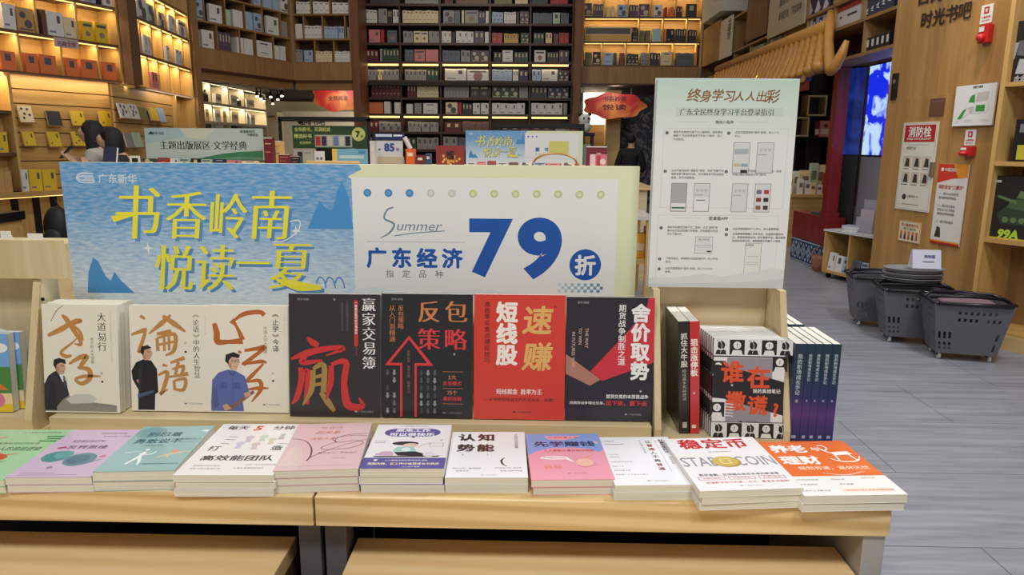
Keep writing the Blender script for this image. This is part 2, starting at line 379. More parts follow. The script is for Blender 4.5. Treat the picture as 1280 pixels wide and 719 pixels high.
def cov_lunyu(p):
    p.sw = 1.3
    k = GOLDI
    p.stroke([(.14, .10), (.20, .13)], [.035, .02], k); p.stroke([(.02, .28), (.18, .235), (.22, .23)], [.02, .045, .03], k)
    p.stroke([(.20, .25), (.13, .40), (.11, .44), (.20, .40)], [.03, .04, .03, .01], k)
    p.stroke([(.52, .09), (.40, .17), (.24, .27)], [.02, .05, .012], k); p.stroke([(.42, .10), (.56, .17), (.70, .245)], [.03, .055, .015], k)
    p.stroke([(.34, .27), (.52, .24)], [.03, .04], k)
    p.stroke([(.34, .31), (.35, .43)], [.03, .035], k); p.stroke([(.34, .31), (.56, .27), (.55, .42), (.44, .47)], [.02, .04, .04, .015], k)
    p.stroke([(.43, .30), (.43, .43)], .025, k); p.stroke([(.49, .29), (.49, .42)], .025, k); p.stroke([(.36, .37), (.55, .34)], .022, k)
    p.stroke([(.40, .56), (.46, .57)], [.03, .02], k); p.stroke([(.34, .66), (.46, .63), (.40, .80), (.36, .84), (.46, .79)], [.015, .04, .04, .03, .01], k)
    p.stroke([(.50, .54), (.68, .49)], [.02, .04], k); p.stroke([(.60, .53), (.56, .65)], [.03, .03], k)
    p.stroke([(.52, .60), (.66, .57), (.64, .64)], [.015, .035, .03], k); p.stroke([(.44, .68), (.72, .64)], [.012, .04], k)
    p.stroke([(.54, .71), (.55, .80)], [.025, .03], k); p.stroke([(.54, .71), (.68, .69), (.66, .79), (.55, .79)], [.02, .035, .035, .02], k)
    p.vtext('《论语》中的人生智慧', .83, .065, .082, INK, 0, 1.0, hx=.018)
    p.vtext('著', .69, .34, .028, GREY); p.disk(.695, .435, .014, INK)
    p.vtext('一以贯之的处世之道', .95, .06, .026, C(214, 198, 170), 0, 1.2)
    p.poly([(.08, .99), (.09, .80), (.02, .70), (.01, .62), (.07, .54), (.16, .51), (.26, .52), (.33, .60), (.34, .82), (.30, .84), (.29, .99)], C(26, 25, 28))
    p.poly([(.08, .84), (.28, .80), (.28, .825), (.08, .88)], C(70, 86, 120)); p.poly([(.07, .71), (.12, .69), (.10, .75)], SKIN)
    p.poly([(.15, .42), (.25, .40), (.28, .45), (.25, .51), (.18, .52), (.15, .47)], SKIN); p.poly([(.15, .46), (.19, .47), (.19, .52), (.16, .50)], C(178, 132, 104)); p.rect(.215, .437, .245, .442, HAIRI); p.poly([(.10, .60), (.14, .58), (.12, .80), (.09, .82)], C(44, 42, 46)); p.poly([(.13, .45), (.14, .39), (.22, .375), (.27, .40), (.18, .42), (.165, .47)], HAIRI)
    ptr(p, .80, .925, .026, GREY)
def cov_zhixue(p):
    p.sw = 1.15
    k = C(190, 104, 44)
    p.stroke([(.06, .17), (.09, .26), (.10, .34), (.24, .34), (.42, .33)], [.05, .07, .07, .045, .07], k)
    p.stroke([(.28, .14), (.34, .19), (.42, .32)], [.07, .03, .06], k); p.stroke([(.30, .15), (.44, .08), (.64, .06), (.70, .09)], [.02, .05, .05, .05], k)
    p.stroke([(.36, .43), (.40, .44)], [.04, .02], k); p.stroke([(.44, .42), (.60, .40), (.70, .385), (.60, .45), (.42, .55)], [.03, .045, .05, .04, .05], k)
    p.stroke([(.40, .55), (.64, .52), (.72, .53)], [.02, .045, .02], k); p.stroke([(.68, .54), (.52, .66), (.46, .71), (.62, .70), (.64, .78), (.52, .90)], [.02, .045, .02, .045, .05, .012], k)
    p.stroke([(.44, .79), (.60, .77), (.74, .77)], [.015, .04, .012], k)
    p.vtext('《止学》今译', .84, .06, .085, INK, .01, 1.0)
    p.vtext('中国人的大智慧', .71, .19, .05, C(150, 120, 96), 0, 1.0)
    p.vtext('著', .80, .62, .028, GREY); p.disk(.80, .70, .014, INK)
    p.vtext('止于至善，知止而后有定', .95, .06, .024, C(214, 198, 170), 0, 1.2)
    bl = C(96, 108, 168)
    p.poly([(.0, .99), (-.0, .90), (.02, .70), (.10, .63), (.22, .60), (.32, .61), (.44, .66), (.49, .80), (.46, .86), (.40, .86), (.42, .99)], bl)
    p.rect(.12, .72, .21, .78, C(82, 94, 152)); p.rect(.28, .72, .38, .78, C(82, 94, 152))
    p.poly([(.20, .965), (.54, .79), (.56, .815), (.24, .99)], C(140, 96, 84)); p.poly([(.14, .94), (.20, .92), (.26, .965), (.18, .99)], SKIN); p.poly([(.42, .82), (.50, .80), (.52, .84), (.44, .86)], SKIN)
    p.poly([(.22, .48), (.35, .47), (.38, .53), (.33, .605), (.26, .60), (.22, .53)], C(222, 178, 150)); p.poly([(.22, .52), (.27, .54), (.27, .60), (.24, .58)], C(190, 146, 120)); p.frame(.27, .505, .315, .53, .005, HAIRI); p.frame(.325, .505, .365, .53, .005, HAIRI); p.rect(.30, .573, .34, .577, C(160, 100, 92)); p.poly([(.22, .60), (.28, .635), (.33, .605), (.30, .66), (.25, .65)], C(76, 88, 148)); p.rect(.275, .66, .28, .99, C(76, 88, 148)); p.poly([(.02, .80), (.08, .74), (.10, .94), (.03, .97)], C(82, 94, 152)); p.poly([(.19, .52), (.20, .46), (.30, .435), (.38, .46), (.37, .49), (.28, .48), (.24, .51), (.23, .55)], HAIRI)
    ptr(p, .80, .925, .026, GREY)
def cov_win(p):
    p.sw = 1.25
    wh, rd, gd = C(236, 232, 226), C(206, 52, 50), C(168, 134, 72)
    p.vtext('赢家交易簿', .875, .025, .155, wh, 0, 1.03, hx=.03)
    p.stroke([(.20, .355), (.26, .395), (.32, .42)], [.02, .06, .04], rd)
    p.stroke([(.02, .53), (.20, .48), (.44, .44), (.60, .44), (.40, .50)], [.02, .06, .045, .04, .01], rd)
    p.stroke([(.18, .50), (.14, .56), (.36, .54)], [.04, .05, .02], rd)
    p.stroke([(.12, .60), (.13, .70), (.08, .84), (.02, .90)], [.04, .055, .05, .012], rd); p.stroke([(.10, .72), (.20, .62), (.18, .90)], [.012, .045, .05], rd)
    p.stroke([(.26, .62), (.24, .78), (.14, .91)], [.045, .05, .012], gd); p.stroke([(.26, .61), (.38, .58), (.37, .80)], [.03, .05, .05], gd)
    p.stroke([(.28, .68), (.36, .66)], .03, gd); p.stroke([(.27, .74), (.36, .73)], .03, gd); p.stroke([(.34, .80), (.42, .88), (.49, .955)], [.035, .06, .03], gd)
    p.stroke([(.46, .58), (.45, .72), (.40, .86)], [.045, .055, .012], rd)
    p.stroke([(.46, .57), (.62, .55), (.60, .72), (.64, .90), (.80, .91), (.76, .84)], [.03, .055, .055, .075, .05, .008], rd)
    p.rect(.715, .05, .755, .42, rd); p.vtext('一套稳定盈利的交易体系', .735, .058, .031, wh, .02, 1.06); p.rect(.733, .42, .737, .50, rd)
    for i, x in enumerate((.64, .585)): p.vtext('让投资回归理性与常识的方法'[i:], x, .05+.02*i, .026, C(120, 108, 108), 0, 1.0)
    p.vtext('著', .50, .035, .024, C(200, 196, 192)); p.text('新华·财经', .16, .045, .03, C(170, 164, 160))
    ptr(p, .84, .955, .024, C(170, 164, 160))
def cov_fanbao(p):
    og, rd, wh = C(206, 130, 78), C(222, 58, 66), C(214, 208, 202)
    for t, x, y, c in (('反', .52, .14, og), ('包', .82, .14, og), ('策', .52, .36, rd), ('略', .82, .36, rd)): p.text(t, x, y, .26, c, 0, hx=.032)
    p.vtext('从入门到精通', .115, .09, .07, og, 0, .98); p.vtext('反包策略', .21, .09, .068, og, 0, .98)
    ar = [(.30, .335), (.57, .575), (.385, .575), (.385, .99), (.36, .99), (.36, .555), (.50, .555), (.30, .365), (.09, .555), (.225, .555), (.225, .99), (.20, .99), (.20, .575), (.03, .575)]
    p.lay([q[0] for q in ar], [q[1] for q in ar]); vs = [p.P(*a) for a in ar]
    quads = [(0, 1, 6, 7), (1, 2, 5, 6), (2, 3, 4, 5), (0, 7, 8, 13), (13, 8, 9, 12), (12, 9, 10, 11)]
    p.mb.mesh(vs, [tuple(reversed(q)) for q in quads], rd)
    random.seed(3)
    for r in range(6):
        for c_ in range(10):
            x, y = .06+c_*.075, .63+r*.062
            if x > .64: continue
            if .18 < x < .41 or y > .97 or random.random() < .2: continue
            g = random.choice((70, 90, 110, 150)); k = C(g, g, g+4)
            p.poly([(x-.012, y-.02), (x+.012, y-.02), (x+.012, y+.006), (x+.024, y+.006), (x, y+.028), (x-.024, y+.006), (x-.012, y+.006)], k)
    p.vtext('反复出现 强势包线 把握买点', .295, .45, .034, C(160, 110, 90), 0, 1.02)
    p.text('5大', .78, .665, .062, og, .01); p.text('反包模式', .78, .715, .052, rd, .015); p.rect(.67, .755, .90, .758, og)
    p.text('75个', .78, .79, .058, og, .01); p.text('案例详解', .78, .84, .052, rd, .015); p.rect(.67, .62, .90, .623, og); p.rect(.67, .88, .90, .883, og)
    p.text('著', .80, .48, .026, wh); p.text('新华·财经', .17, .045, .03, C(150, 146, 146)); ptr(p, .80, .955, .024, C(140, 136, 136))
def cov_duan(p):
    wh, gd, bk = C(246, 236, 226), C(226, 178, 104), C(60, 26, 24)
    p.vtext('短线股', .36, .055, .235, wh, .045, 1.0)
    for t, x, y in (('速', .70, .20), ('赚', .70, .49)): p.text(t, x, y, .33, gd, .025, shear=.12)
    p.vtext('高胜率买卖点捕捉技巧', .145, .055, .066, bk, .012, 1.04)
    p.text('短线掘金  胜率为王', .50, .775, .065, wh, .012, fit=.50); p.text('一本书把短线战法的方法讲深、讲透！', .50, .84, .042, bk, .01, fit=.76)
    p.vtext('著', .885, .08, .028, bk); ptr(p, .56, .94, .024, bk)
def cov_she(p):
    rd, tn, wh = C(206, 48, 62), C(176, 124, 106), C(240, 238, 236)
    p.poly([(1, .04), (1, .52), (.42, .675), (.28, .60)], rd); p.poly([(0, .46), (.40, .665), (.28, .715), (0, .62)], tn)
    p.poly([(1, .0), (1, .06), (.90, .10), (.93, .0)], rd)
    p.vtext('舍价取势', .845, .05, .215, wh, .045, 1.03); p.vtext('期货战争制胜之道', .635, .055, .088, wh, .012, 1.0)
    for i, (t, y) in enumerate((('THE WAY', .33), ('TO WIN', .315), ('IN FUTURES WAR', .425))): p.text(t, .235-.075*i, y, .052, C(206, 168, 150), .012, 'c', rot=90)
    p.text('期货交易的本质是战争', .71, .80, .05, wh, .018, fit=.48); p.text('用期货战争理论交易，', .25, .855, .036, wh, .012, fit=.40); p.text('活下来，赢下去', .70, .855, .062, rd, .03, fit=.47)
    p.text('著', .86, .755, .026, wh); p.text('新华·财经', .19, .045, .03, C(190, 186, 190)); ptr(p, .80, .945, .022, C(170, 166, 170))

YB = 1.425; TILT = math.radians(90-7)
RACKZ, BINZ = 0.828, ZT+0.0135
def rackbook(u0, u1, vt, vb, label, cover, fn, t=0.016, y=YB, spine=None):
    a, b, c = ony(u0, vb, y), ony(u1, vb, y), ony((u0+u1)/2, vt, y+0.03)
    h = (c.z-RACKZ)/math.cos(math.radians(7))
    return book(label, b.x-a.x, h, t, cover, fn, (a.x, y+t*1.0, RACKZ), (TILT, 0, 0), spine=spine)
IV = (240, 230, 212)
lz = rackbook(58, 151, 382, 524, 'ivory book of gold brush calligraphy with a man in a dark suit seated', IV, cov_laozi, 0.02)
for i in (1, 2):
    copy_thing(lz, 'ivory book stood %s behind the ivory book with the seated man in dark suit' % ('directly' if i == 1 else 'last, two'), (lz.location.x, lz.location.y+0.0205*i, RACKZ))
rackbook(166, 265, 383, 524, 'ivory book of gold calligraphy with a man standing in black', IV, cov_lunyu, 0.018, YB+0.016)
rackbook(265, 362, 383, 524, 'ivory book of brown calligraphy with a man in a blue jacket', IV, cov_zhixue, 0.018, YB+0.016)
rackbook(363, 476, 369, 525, 'charcoal book with a huge red brush character and white vertical title', (50, 43, 46), cov_win)
rackbook(478, 590, 369, 526, 'black book with a red outlined arrow pointing up', (34, 34, 38), cov_fanbao)
rackbook(592, 705, 370, 528, 'bright red book with white and gold vertical title', (214, 62, 50), cov_duan)
rackbook(706, 815, 373, 528, 'dark book with a red wedge and white vertical title', (40, 35, 46), cov_she)

# ------------------------------------------------------------------ wooden racks on the tables
def rack(label, x0, x1):
    t = thing('book_rack', label, 'book rack', ((x0+x1)/2, 1.40, ZT)); cx = (x0+x1)/2; h = RACKZ-ZT-0.0005
    m = MB(); m.box(x0-cx, x1-cx, 0, 0.012, 0, 0.0355, W_RACKX); m.build('front_lip', t, bevel=0.001)
    m = MB(); m.box(x0-cx, x1-cx, 0.0125, 0.15, 0.0, h, W_RACKX); m.build('ledge', t)
    m = MB(); m.prism([(x0-cx, 0.107, h), (x1-cx, 0.107, h), (x1-cx, 0.137, 0.24), (x0-cx, 0.137, 0.24)], (0, 0.012, 0), W_RACKX); m.build('back_panel', t)
    return t
rx0, rx1 = ony(61, 524, 1.40).x, ony(815, 527, 1.40).x
rack('low birch rack holding the seven upright books under the blue sign', rx0, rx1)
# the compartment box at the end
bx0, bx1 = ony(818, 540, 1.40).x, ony(988, 540, 1.40).x
bt = thing('book_bin', 'tall birch bin holding the comic-cover books under the white poster', 'book bin', ((bx0+bx1)/2, 1.40, ZT)); cx = (bx0+bx1)/2; BT = 1.102-ZT
m = MB(); m.box(bx0-cx+0.0145, bx1-cx-0.0145, 0.165, 0.178, 0, BT, W_RACKX); m.build('back_panel', bt, bevel=0.001)
m = MB(); m.box(bx0-cx+0.0145, bx1-cx-0.0145, 0.0, 0.1645, 0, BINZ-ZT-0.001, W_RACKX); m.build('bottom_board', bt)
for a in (bx0-cx, bx1-cx-0.014):
    m = MB(); m.prism([(a, -0.002, 0), (a, 0.178, 0), (a, 0.178, BT), (a, 0.088, BT), (a, -0.002, 0.03)], (0.014, 0, 0), W_RACK); m.build('side_panel', bt, bevel=0.001)
# neighbouring rack at the far end, with its tall back board
nt_ = thing('book_rack', 'tall birch rack with a round screw holding the blue and green children’s books', 'book rack', (-1.3, 1.40, ZT)); X = lambda u, v, y: ony(u, v, y).x+1.3
m = MB(); m.box(-0.55, X(77, 320, 1.47), 0.07, 0.084, 0.32, ony(40, 300, 1.47).z-ZT, W_RACK); m.build('back_board', nt_, bevel=0.001)
m = MB(); m.box(-0.55, X(70, 420, 1.52), 0.125, 0.138, 0, 0.33, W_RACK); m.build('rear_panel', nt_)
m = MB(); m.box(-0.55, X(40, 540, 1.40)-0.006, 0.0, 0.1245, 0, RACKZ-ZT-0.001, W_RACKX); m.build('ledge', nt_)
xc = X(33, 540, 1.40)
m = MB(); m.prism([(xc, -0.002, 0), (xc, 0.135, 0), (xc, 0.135, 0.318), (xc, 0.078, 0.318), (xc, -0.002, 0.03)], (0.016, 0, 0), W_RACK); m.build('side_panel', nt_, bevel=0.001)
s_ = ony(54, 374, 1.47); m = MB(); m.lathe([(0.004, 0), (0.004, 0.002), (0.002, 0.0021), (0.0018, 0.001)], DARKMETAL, n=12); m.build('screw', nt_, loc=(s_.x+1.3, 0.0695, s_.z-ZT), rot=(math.pi/2, 0, 0))
def cov_kids(p):
    p.rect(0, 0, 1, .45, C(120, 168, 222)); p.rect(0, .42, 1, .76, C(74, 132, 62)); p.rect(0, .76, 1, .92, C(238, 208, 160)); p.rect(0, .90, 1, 1, C(232, 196, 40))
    for x, y, r in ((.2, .09, .12), (.7, .05, .2), (.85, .18, .14), (.35, .3, .05)): p.disk(x, y, r, WHITE, ry=r*.5)
    p.poly([(.62, .70), (.78, .58), (.96, .72)], C(226, 110, 52)); p.poly([(.2, .70), (.34, .60), (.50, .72)], C(226, 110, 52))
    p.disk(.8, .85, .1, C(214, 120, 150)); p.text('幼儿识字', .55, .26, .13, INK, .02); p.text('启蒙绘本', .55, .34, .13, INK, .02); p.text('看图学说话', .55, .52, .11, INK, .02)
for i, (u1, y, lab) in enumerate(((19, 1.425, 'blue and green children’s picture book standing frontmost in the tall birch rack'), (34, 1.447, 'blue and green children’s picture book stood second, beside the birch rack’s side panel'))):
    b_ = ony(u1, 530, y); c_ = ony(u1, 418 if i == 0 else 416, y+0.02); book(lab, 0.16, (c_.z-RACKZ)+0.002, 0.019, (130, 168, 214), cov_kids, (b_.x-0.16, y+0.019, RACKZ), (math.radians(86), 0, 0), 'children’s picture books')

# ---- books in the bin
def cov_lie(p):
    gr, bk, wh, og = C(150, 146, 152), C(34, 30, 34), C(232, 230, 228), C(222, 84, 46)
    p.rect(0, 0, 1, 1, wh)
    def fig(x, y, inv):
        p.rect(x-.105, y-.075, x+.105, y+.075, bk if inv else wh); c1 = wh if inv else bk
        p.disk(x, y-.02, .055, c1); p.poly([(x-.08, y+.075), (x-.06, y+.03), (x+.06, y+.03), (x+.08, y+.075)], c1)
        if inv: p.text('?', x, y-.02, .07, bk, .02)
        else:
            for q in range(5): p.stroke([(x-.09+.03*q, y-.07), (x-.05+.03*q, y-.02), (x-.09+.04*q, y+.06)], .007, bk if q % 2 else wh)
    for i in range(5):
        fig(.10+.225*i, .085, i % 2 == 1); fig(.10+.225*i, .93, i % 2 == 1)
    for y in (.30, .72): fig(.07, y, True)
    fig(.93, .25, True)
    p.rect(.0, .172, 1, .185, bk); p.rect(.19, .19, .83, .84, gr); p.rect(.005, .842, 1, .85, bk)
    p.poly([(0, .26), (.16, .27), (1, .43), (1, .77), (.16, .61), (0, .60)], bk)
    for t, x, y, s in (('谁', .27, .335, .33), ('在', .64, .385, .33), ('撒', .33, .63, .29), ('谎', .64, .67, .29), ('?', .90, .715, .26)): p.text(t, x, y, s, og, .035)
    p.text('我的真相笔记', .76, .525, .065, wh, .02); p.text('著', .27, .47, .035, wh)
    for i in range(5): p.stroke([(.19, .66+.03*i), (.30, .665+.03*i)], .012, wh)
    ptr(p, .55, .84, .03, bk)
def sp_lie(q): q.rect(0, 0, 1, 1, C(96, 36, 32)); q.vtext('谁在撒谎？', .5, .06, .62, C(214, 120, 80), .02); q.rect(.15, .60, .85, .80, C(206, 180, 160))
u_, v_ = 889, 547; a = ony(u_, v_, 1.402)
wl = ony(977, 547, 1.402).x-a.x; hl = (ony(930, 424, 1.425).z-BINZ)
lb = None
for i in range(9):
    lab = 'black and white panelled book with orange title, frontmost in the birch bin' if i == 0 else 'black and white panelled book, %s from the front in the birch bin' % ORD[i]
    rot = (math.radians(83), 0, math.radians(-1.0)); loc = (a.x-0.0012*i, 1.4145+0.0127*i, BINZ)
    if i == 0: lb = book(lab, wl, hl, 0.0118, (232, 230, 228), cov_lie, loc, rot, 'panelled books in the birch bin', spine=(96, 36, 32), spine_items=sp_lie)
    else: copy_thing(lb, lab, loc, rot)
def spine_book(label, u0, u1, vt, vb, y, depth, cover, fn, z, roll=0.0, group=None):
    a, b, c = ony(u0, vb, y), ony(u1, vb, y), ony((u0+u1)/2, vt, y); t = b.x-a.x; h = c.z-z
    # local x = into the rack, y = up, z = across: spine faces the viewer
    M = Matrix(((0, 0, 1), (1, 0, 0), (0, 1, 0)))
    R = (Matrix.Rotation(roll, 3, 'Y') @ M).to_euler()
    return book(label, depth, h, t, cover, None, (a.x, y, z), R, group, spine=cover, spine_items=fn)
def sp1(q): q.vtext('抓住大牛股', .5, .10, .62, C(232, 226, 214), .02, 1.02); q.vtext('短线高手实战技法', .5, .42, .36, C(190, 180, 160), 0, 1.02); q.rect(.3, .90, .7, .95, C(190, 180, 160))
def sp2(q): q.vtext('狙击涨停板', .5, .15, .72, C(246, 238, 226), .03, 1.04); q.vtext('著', .5, .62, .3, C(240, 200, 190)); q.rect(.3, .92, .7, .95, C(240, 220, 210))
spine_book('slim black book leaning spine-out in the birch bin beside a red one', 849, 863, 402, 541, 1.42, 0.14, (30, 28, 30), sp1, BINZ, math.radians(-3.5))
spine_book('slim red book leaning spine-out in the birch bin between black spine and panelled books', 861, 874, 402, 541, 1.42, 0.14, (200, 46, 50), sp2, BINZ, math.radians(-3.0))
def grad_spine():
    m = bpy.data.materials.new('teal_to_violet_print'); m.use_nodes = True; nt = m.node_tree; N = nt.nodes; b = N['Principled BSDF']; b.inputs['Roughness'].default_value = 0.38
    tc = N.new('ShaderNodeTexCoord'); sx = N.new('ShaderNodeSeparateXYZ'); r = N.new('ShaderNodeValToRGB')
    nt.links.new(tc.outputs['Object'], sx.inputs[0]); mu = N.new('ShaderNodeMath'); mu.operation = 'MULTIPLY'; mu.inputs[1].default_value = 5.0
    nt.links.new(sx.outputs['Y'], mu.inputs[0]); nt.links.new(mu.outputs[0], r.inputs['Fac']); nt.links.new(r.outputs['Color'], b.inputs['Base Color'])
    e = r.color_ramp.elements; e[0].position = 0.05; e[0].color = L4((44, 44, 104)); e[1].position = 0.75; e[1].color = L4((34, 58, 78))
    q = e.new(0.3); q.color = L4((92, 60, 128)); q = e.new(0.48); q.color = L4((44, 50, 104))
    return m
GS = grad_spine()
def sp3(q): q.vtext('我的职场成长手记', .5, .10, .44, C(200, 214, 220), .01, 1.04); q.vtext('著', .5, .56, .3, C(190, 196, 214)); q.rect(.3, .93, .7, .96, C(170, 170, 200))
us = [984, 999, 1009, 1019, 1030, 1041]
for i in range(5):
    lab = 'teal-to-violet spine standing %s of five beside the birch bin' % ['first', 'second', 'third', 'fourth', 'last'][i]
    a = ony(us[i], 548, 1.415); b = ony(us[i+1], 548, 1.415); c = ony(1010, 430, 1.415)
    M = Matrix(((0, 0, 1), (1, 0, 0), (0, 1, 0))).to_euler()
    book(lab, 0.142, c.z-ZT-0.0005, b.x-a.x-0.0006, GS, None, (a.x, 1.415, ZT+0.0005), M, 'teal-to-violet books beside the birch bin', spine_items=sp3)
    if i < 4:
        book('pale-topped book standing behind the %s teal-to-violet spine' % ORD[i], 0.142, c.z-ZT+0.004, b.x-a.x-0.0006, GS, None, (a.x-0.004, 1.56, ZT+0.0005), M, 'teal-to-violet books in the second row')

# ------------------------------------------------------------------ flat stacks along the table's front edge
def stack(n, fl, fr, back, vbot, label, cover, fn, group, side=None, jitter=0.0, thick=None):
    um = (fl[0]+fr[0])/2
    yb = onz(um, vbot, ZT).y; top = ony(um, (fl[1]+fr[1])/2, yb).z; th = (top-ZT)/n if thick is None else thick; top = ZT+th*n
    A, B = onz(*fl, top), onz(*fr, top); K = onz(*back, top)
    d = (B-A); w = d.length; ang = math.atan2(d.y, d.x); nn = Vector((-math.sin(ang), math.cos(ang), 0)); h = (K-A).dot(nn)
    t = None; random.seed(int(fl[0])+50)
    for i in range(n):
        z = ZT+th*(n-1-i)+0.0002; lb = label if i == 0 else '%s copy from the top under the %s' % (ORD[i], group[0])
        j = 0 if i == 0 else (random.random()-.5)*jitter; jy = 0 if i == 0 else random.random()*jitter*.6
        loc = (A.x+j*math.cos(ang)+nn.x*jy*0.5, A.y+j*math.sin(ang)+nn.y*jy*0.5, z)
        rot = (0, 0, ang+(0 if i == 0 else (random.random()-.5)*jitter*2))
        if t is None: t = book(lb, w, h, th-0.0004, cover, fn, loc, rot, group[1], spine=side)
        else: copy_thing(t, lb, loc, rot)
def f_green(p):
    dk, rd = C(66, 96, 62), C(206, 92, 62)
    p.text('写给普通人的底层逻辑', .50, .42, .115, dk, .015, fit=.78); p.text('看懂事物背后的规律', .52, .31, .06, dk, 0)
    for x, y in ((.88, .16), (.92, .21), (.86, .26)): p.rect(x-.13, y-.016, x+.08, y+.012, C(70, 140, 74))
    p.text('人人都能学会的思考课', .62, .07, .045, dk)
    p.stroke([(.2, .62), (.42, .58), (.5, .55), (.62, .60), (.58, .66)], [.04, .09, .11, .1, .05], rd); p.stroke([(.1, .22), (.3, .18)], .05, C(200, 160, 120))
    p.stroke([(.30, .80), (.55, .72), (.72, .66)], [.01, .02, .006], dk); p.stroke([(.52, .56), (.72, .52)], [.03, .01], rd)
    p.text('经济学入门读物', .5, .88, .04, dk)
def f_mauve(p):
    dk, tl = C(104, 66, 110), C(66, 138, 142)
    p.text('短剧创作', .42, .27, .09, dk, .01, fit=.42); p.text('反转思维', .50, .40, .115, dk, .02, fit=.5); p.text('爆款故事的秘密', .62, .09, .05, dk); p.text('写作新手入门手册', .70, .16, .045, dk)
    p.disk(.26, .60, .17, tl, 9); p.disk(.33, .56, .12, C(90, 160, 160), 7); p.disk(.60, .66, .19, C(98, 134, 150)); p.disk(.58, .66, .13, C(74, 116, 134)); p.stroke([(.72, .75), (.86, .66)], [.03, .015], C(98, 134, 150))
    p.poly([(.12, .41), (.22, .38), (.24, .42), (.14, .44)], C(176, 66, 96)); p.disk(.36, .82, .035, C(150, 110, 160)); p.disk(.84, .60, .04, C(206, 130, 150))
    p.rect(.1, .92, .5, .925, dk); p.rect(.1, .955, .8, .96, dk)
def f_teal(p):
    dk, wh = C(40, 78, 92), C(238, 240, 236)
    p.disk(.20, .15, .2, C(126, 164, 164)); p.text('别忍着', .42, .20, .16, dk, .015); p.text('勇敢说不', .42, .36, .16, C(58, 98, 112), .02); p.text('做情绪的主人', .80, .32, .06, dk); p.rect(.60, .38, .96, .384, dk); p.text('自我成长指南', .42, .46, .04, dk)
    p.stroke([(.15, .62), (.34, .58)], [.02, .01], wh); p.disk(.40, .56, .03, wh); p.stroke([(.40, .60), (.38, .70), (.30, .86)], [.05, .05, .03], wh); p.stroke([(.38, .70), (.44, .80), (.46, .88)], [.05, .04, .02], wh); p.stroke([(.34, .64), (.48, .66), (.54, .60)], .025, wh)
    p.disk(.78, .60, .05, C(222, 150, 130)); p.stroke([(.62, .74), (.74, .66), (.98, .60)], [.01, .05, .015], C(226, 198, 160)); p.stroke([(.72, .66), (.76, .74)], .02, C(226, 198, 160)); p.text('心理咨询师写给你的成长书', .72, .86, .04, dk); p.poly([(.86, .12), (.98, .10), (.96, .15)], wh)
def f_team(p):
    bk, rd = C(44, 40, 44), C(206, 76, 58)
    p.text('每天', .22, .09, .125, bk, .02); p.text('5', .46, .10, .19, rd, .04, shear=.1); p.text('分钟', .75, .09, .125, bk, .02)
    p.text('打', .16, .52, .13, bk, .02); p.text('造', .84, .51, .13, bk, .02); p.text('高效能团队', .5, .70, .135, bk, .025, fit=.76)
    for x, y, r, c in ((.45, .30, .05, (206, 188, 196)), (.60, .28, .05, (196, 210, 190)), (.72, .34, .045, (214, 200, 180)), (.40, .42, .045, (200, 200, 216)), (.58, .44, .05, (212, 190, 190)), (.80, .24, .03, (180, 180, 180))): p.disk(x, y, r, C(*c)); p.stroke([(x, y+.03), (x+.01, y+.10)], [.05, .07], C(*c))
    for x, y in ((.2, .28), (.2, .34), (.18, .42), (.82, .42)): p.stroke([(x, y), (x+.1, y+.01)], .01, bk)
    p.text('管理者的带队笔记', .25, .84, .035, GREY); p.text('简单实用的管理工具', .26, .89, .035, GREY); p.text('让每一次开会都有结果', .80, .82, .032, GREY); p.text('从零打造高绩效团队', .70, .88, .035, GREY)
def f_pink(p):
    vi, og = C(112, 72, 92), C(206, 126, 92)
    p.stroke([(.02, .34), (.20, .40), (.32, .55), (.36, .72), (.34, .82), (.40, .72), (.70, .52), (.98, .40), (1.02, .38)], [.008, .015, .02, .022, .018, .012, .01, .012, .008], vi)
    p.stroke([(.62, .44), (.55, .36), (.80, .30), (1.0, .32)], .01, vi)
    p.stroke([(.62, .44), (.46, .54), (.50, .60), (.80, .58), (.96, .48), (.86, .42), (.62, .45), (.60, .36), (.74, .28), (.98, .26)], .011, vi)
    p.text('与自己', .48, .11, .10, og, .01, shear=.2); p.text('的关系', .46, .22, .11, og, .01, shear=.2); p.text('决定人生', .42, .36, .085, og, .01, shear=.2)
    p.text('看见自己，接纳自己', .68, .67, .055, C(160, 90, 80)); p.text('成长心理学', .72, .78, .035, C(176, 120, 124))
    p.poly([(.06, .52), (.20, .56), (.30, .84), (.28, .95), (.02, .90)], C(224, 196, 192)); p.rect(.2, .92, .9, .924, C(190, 150, 156))
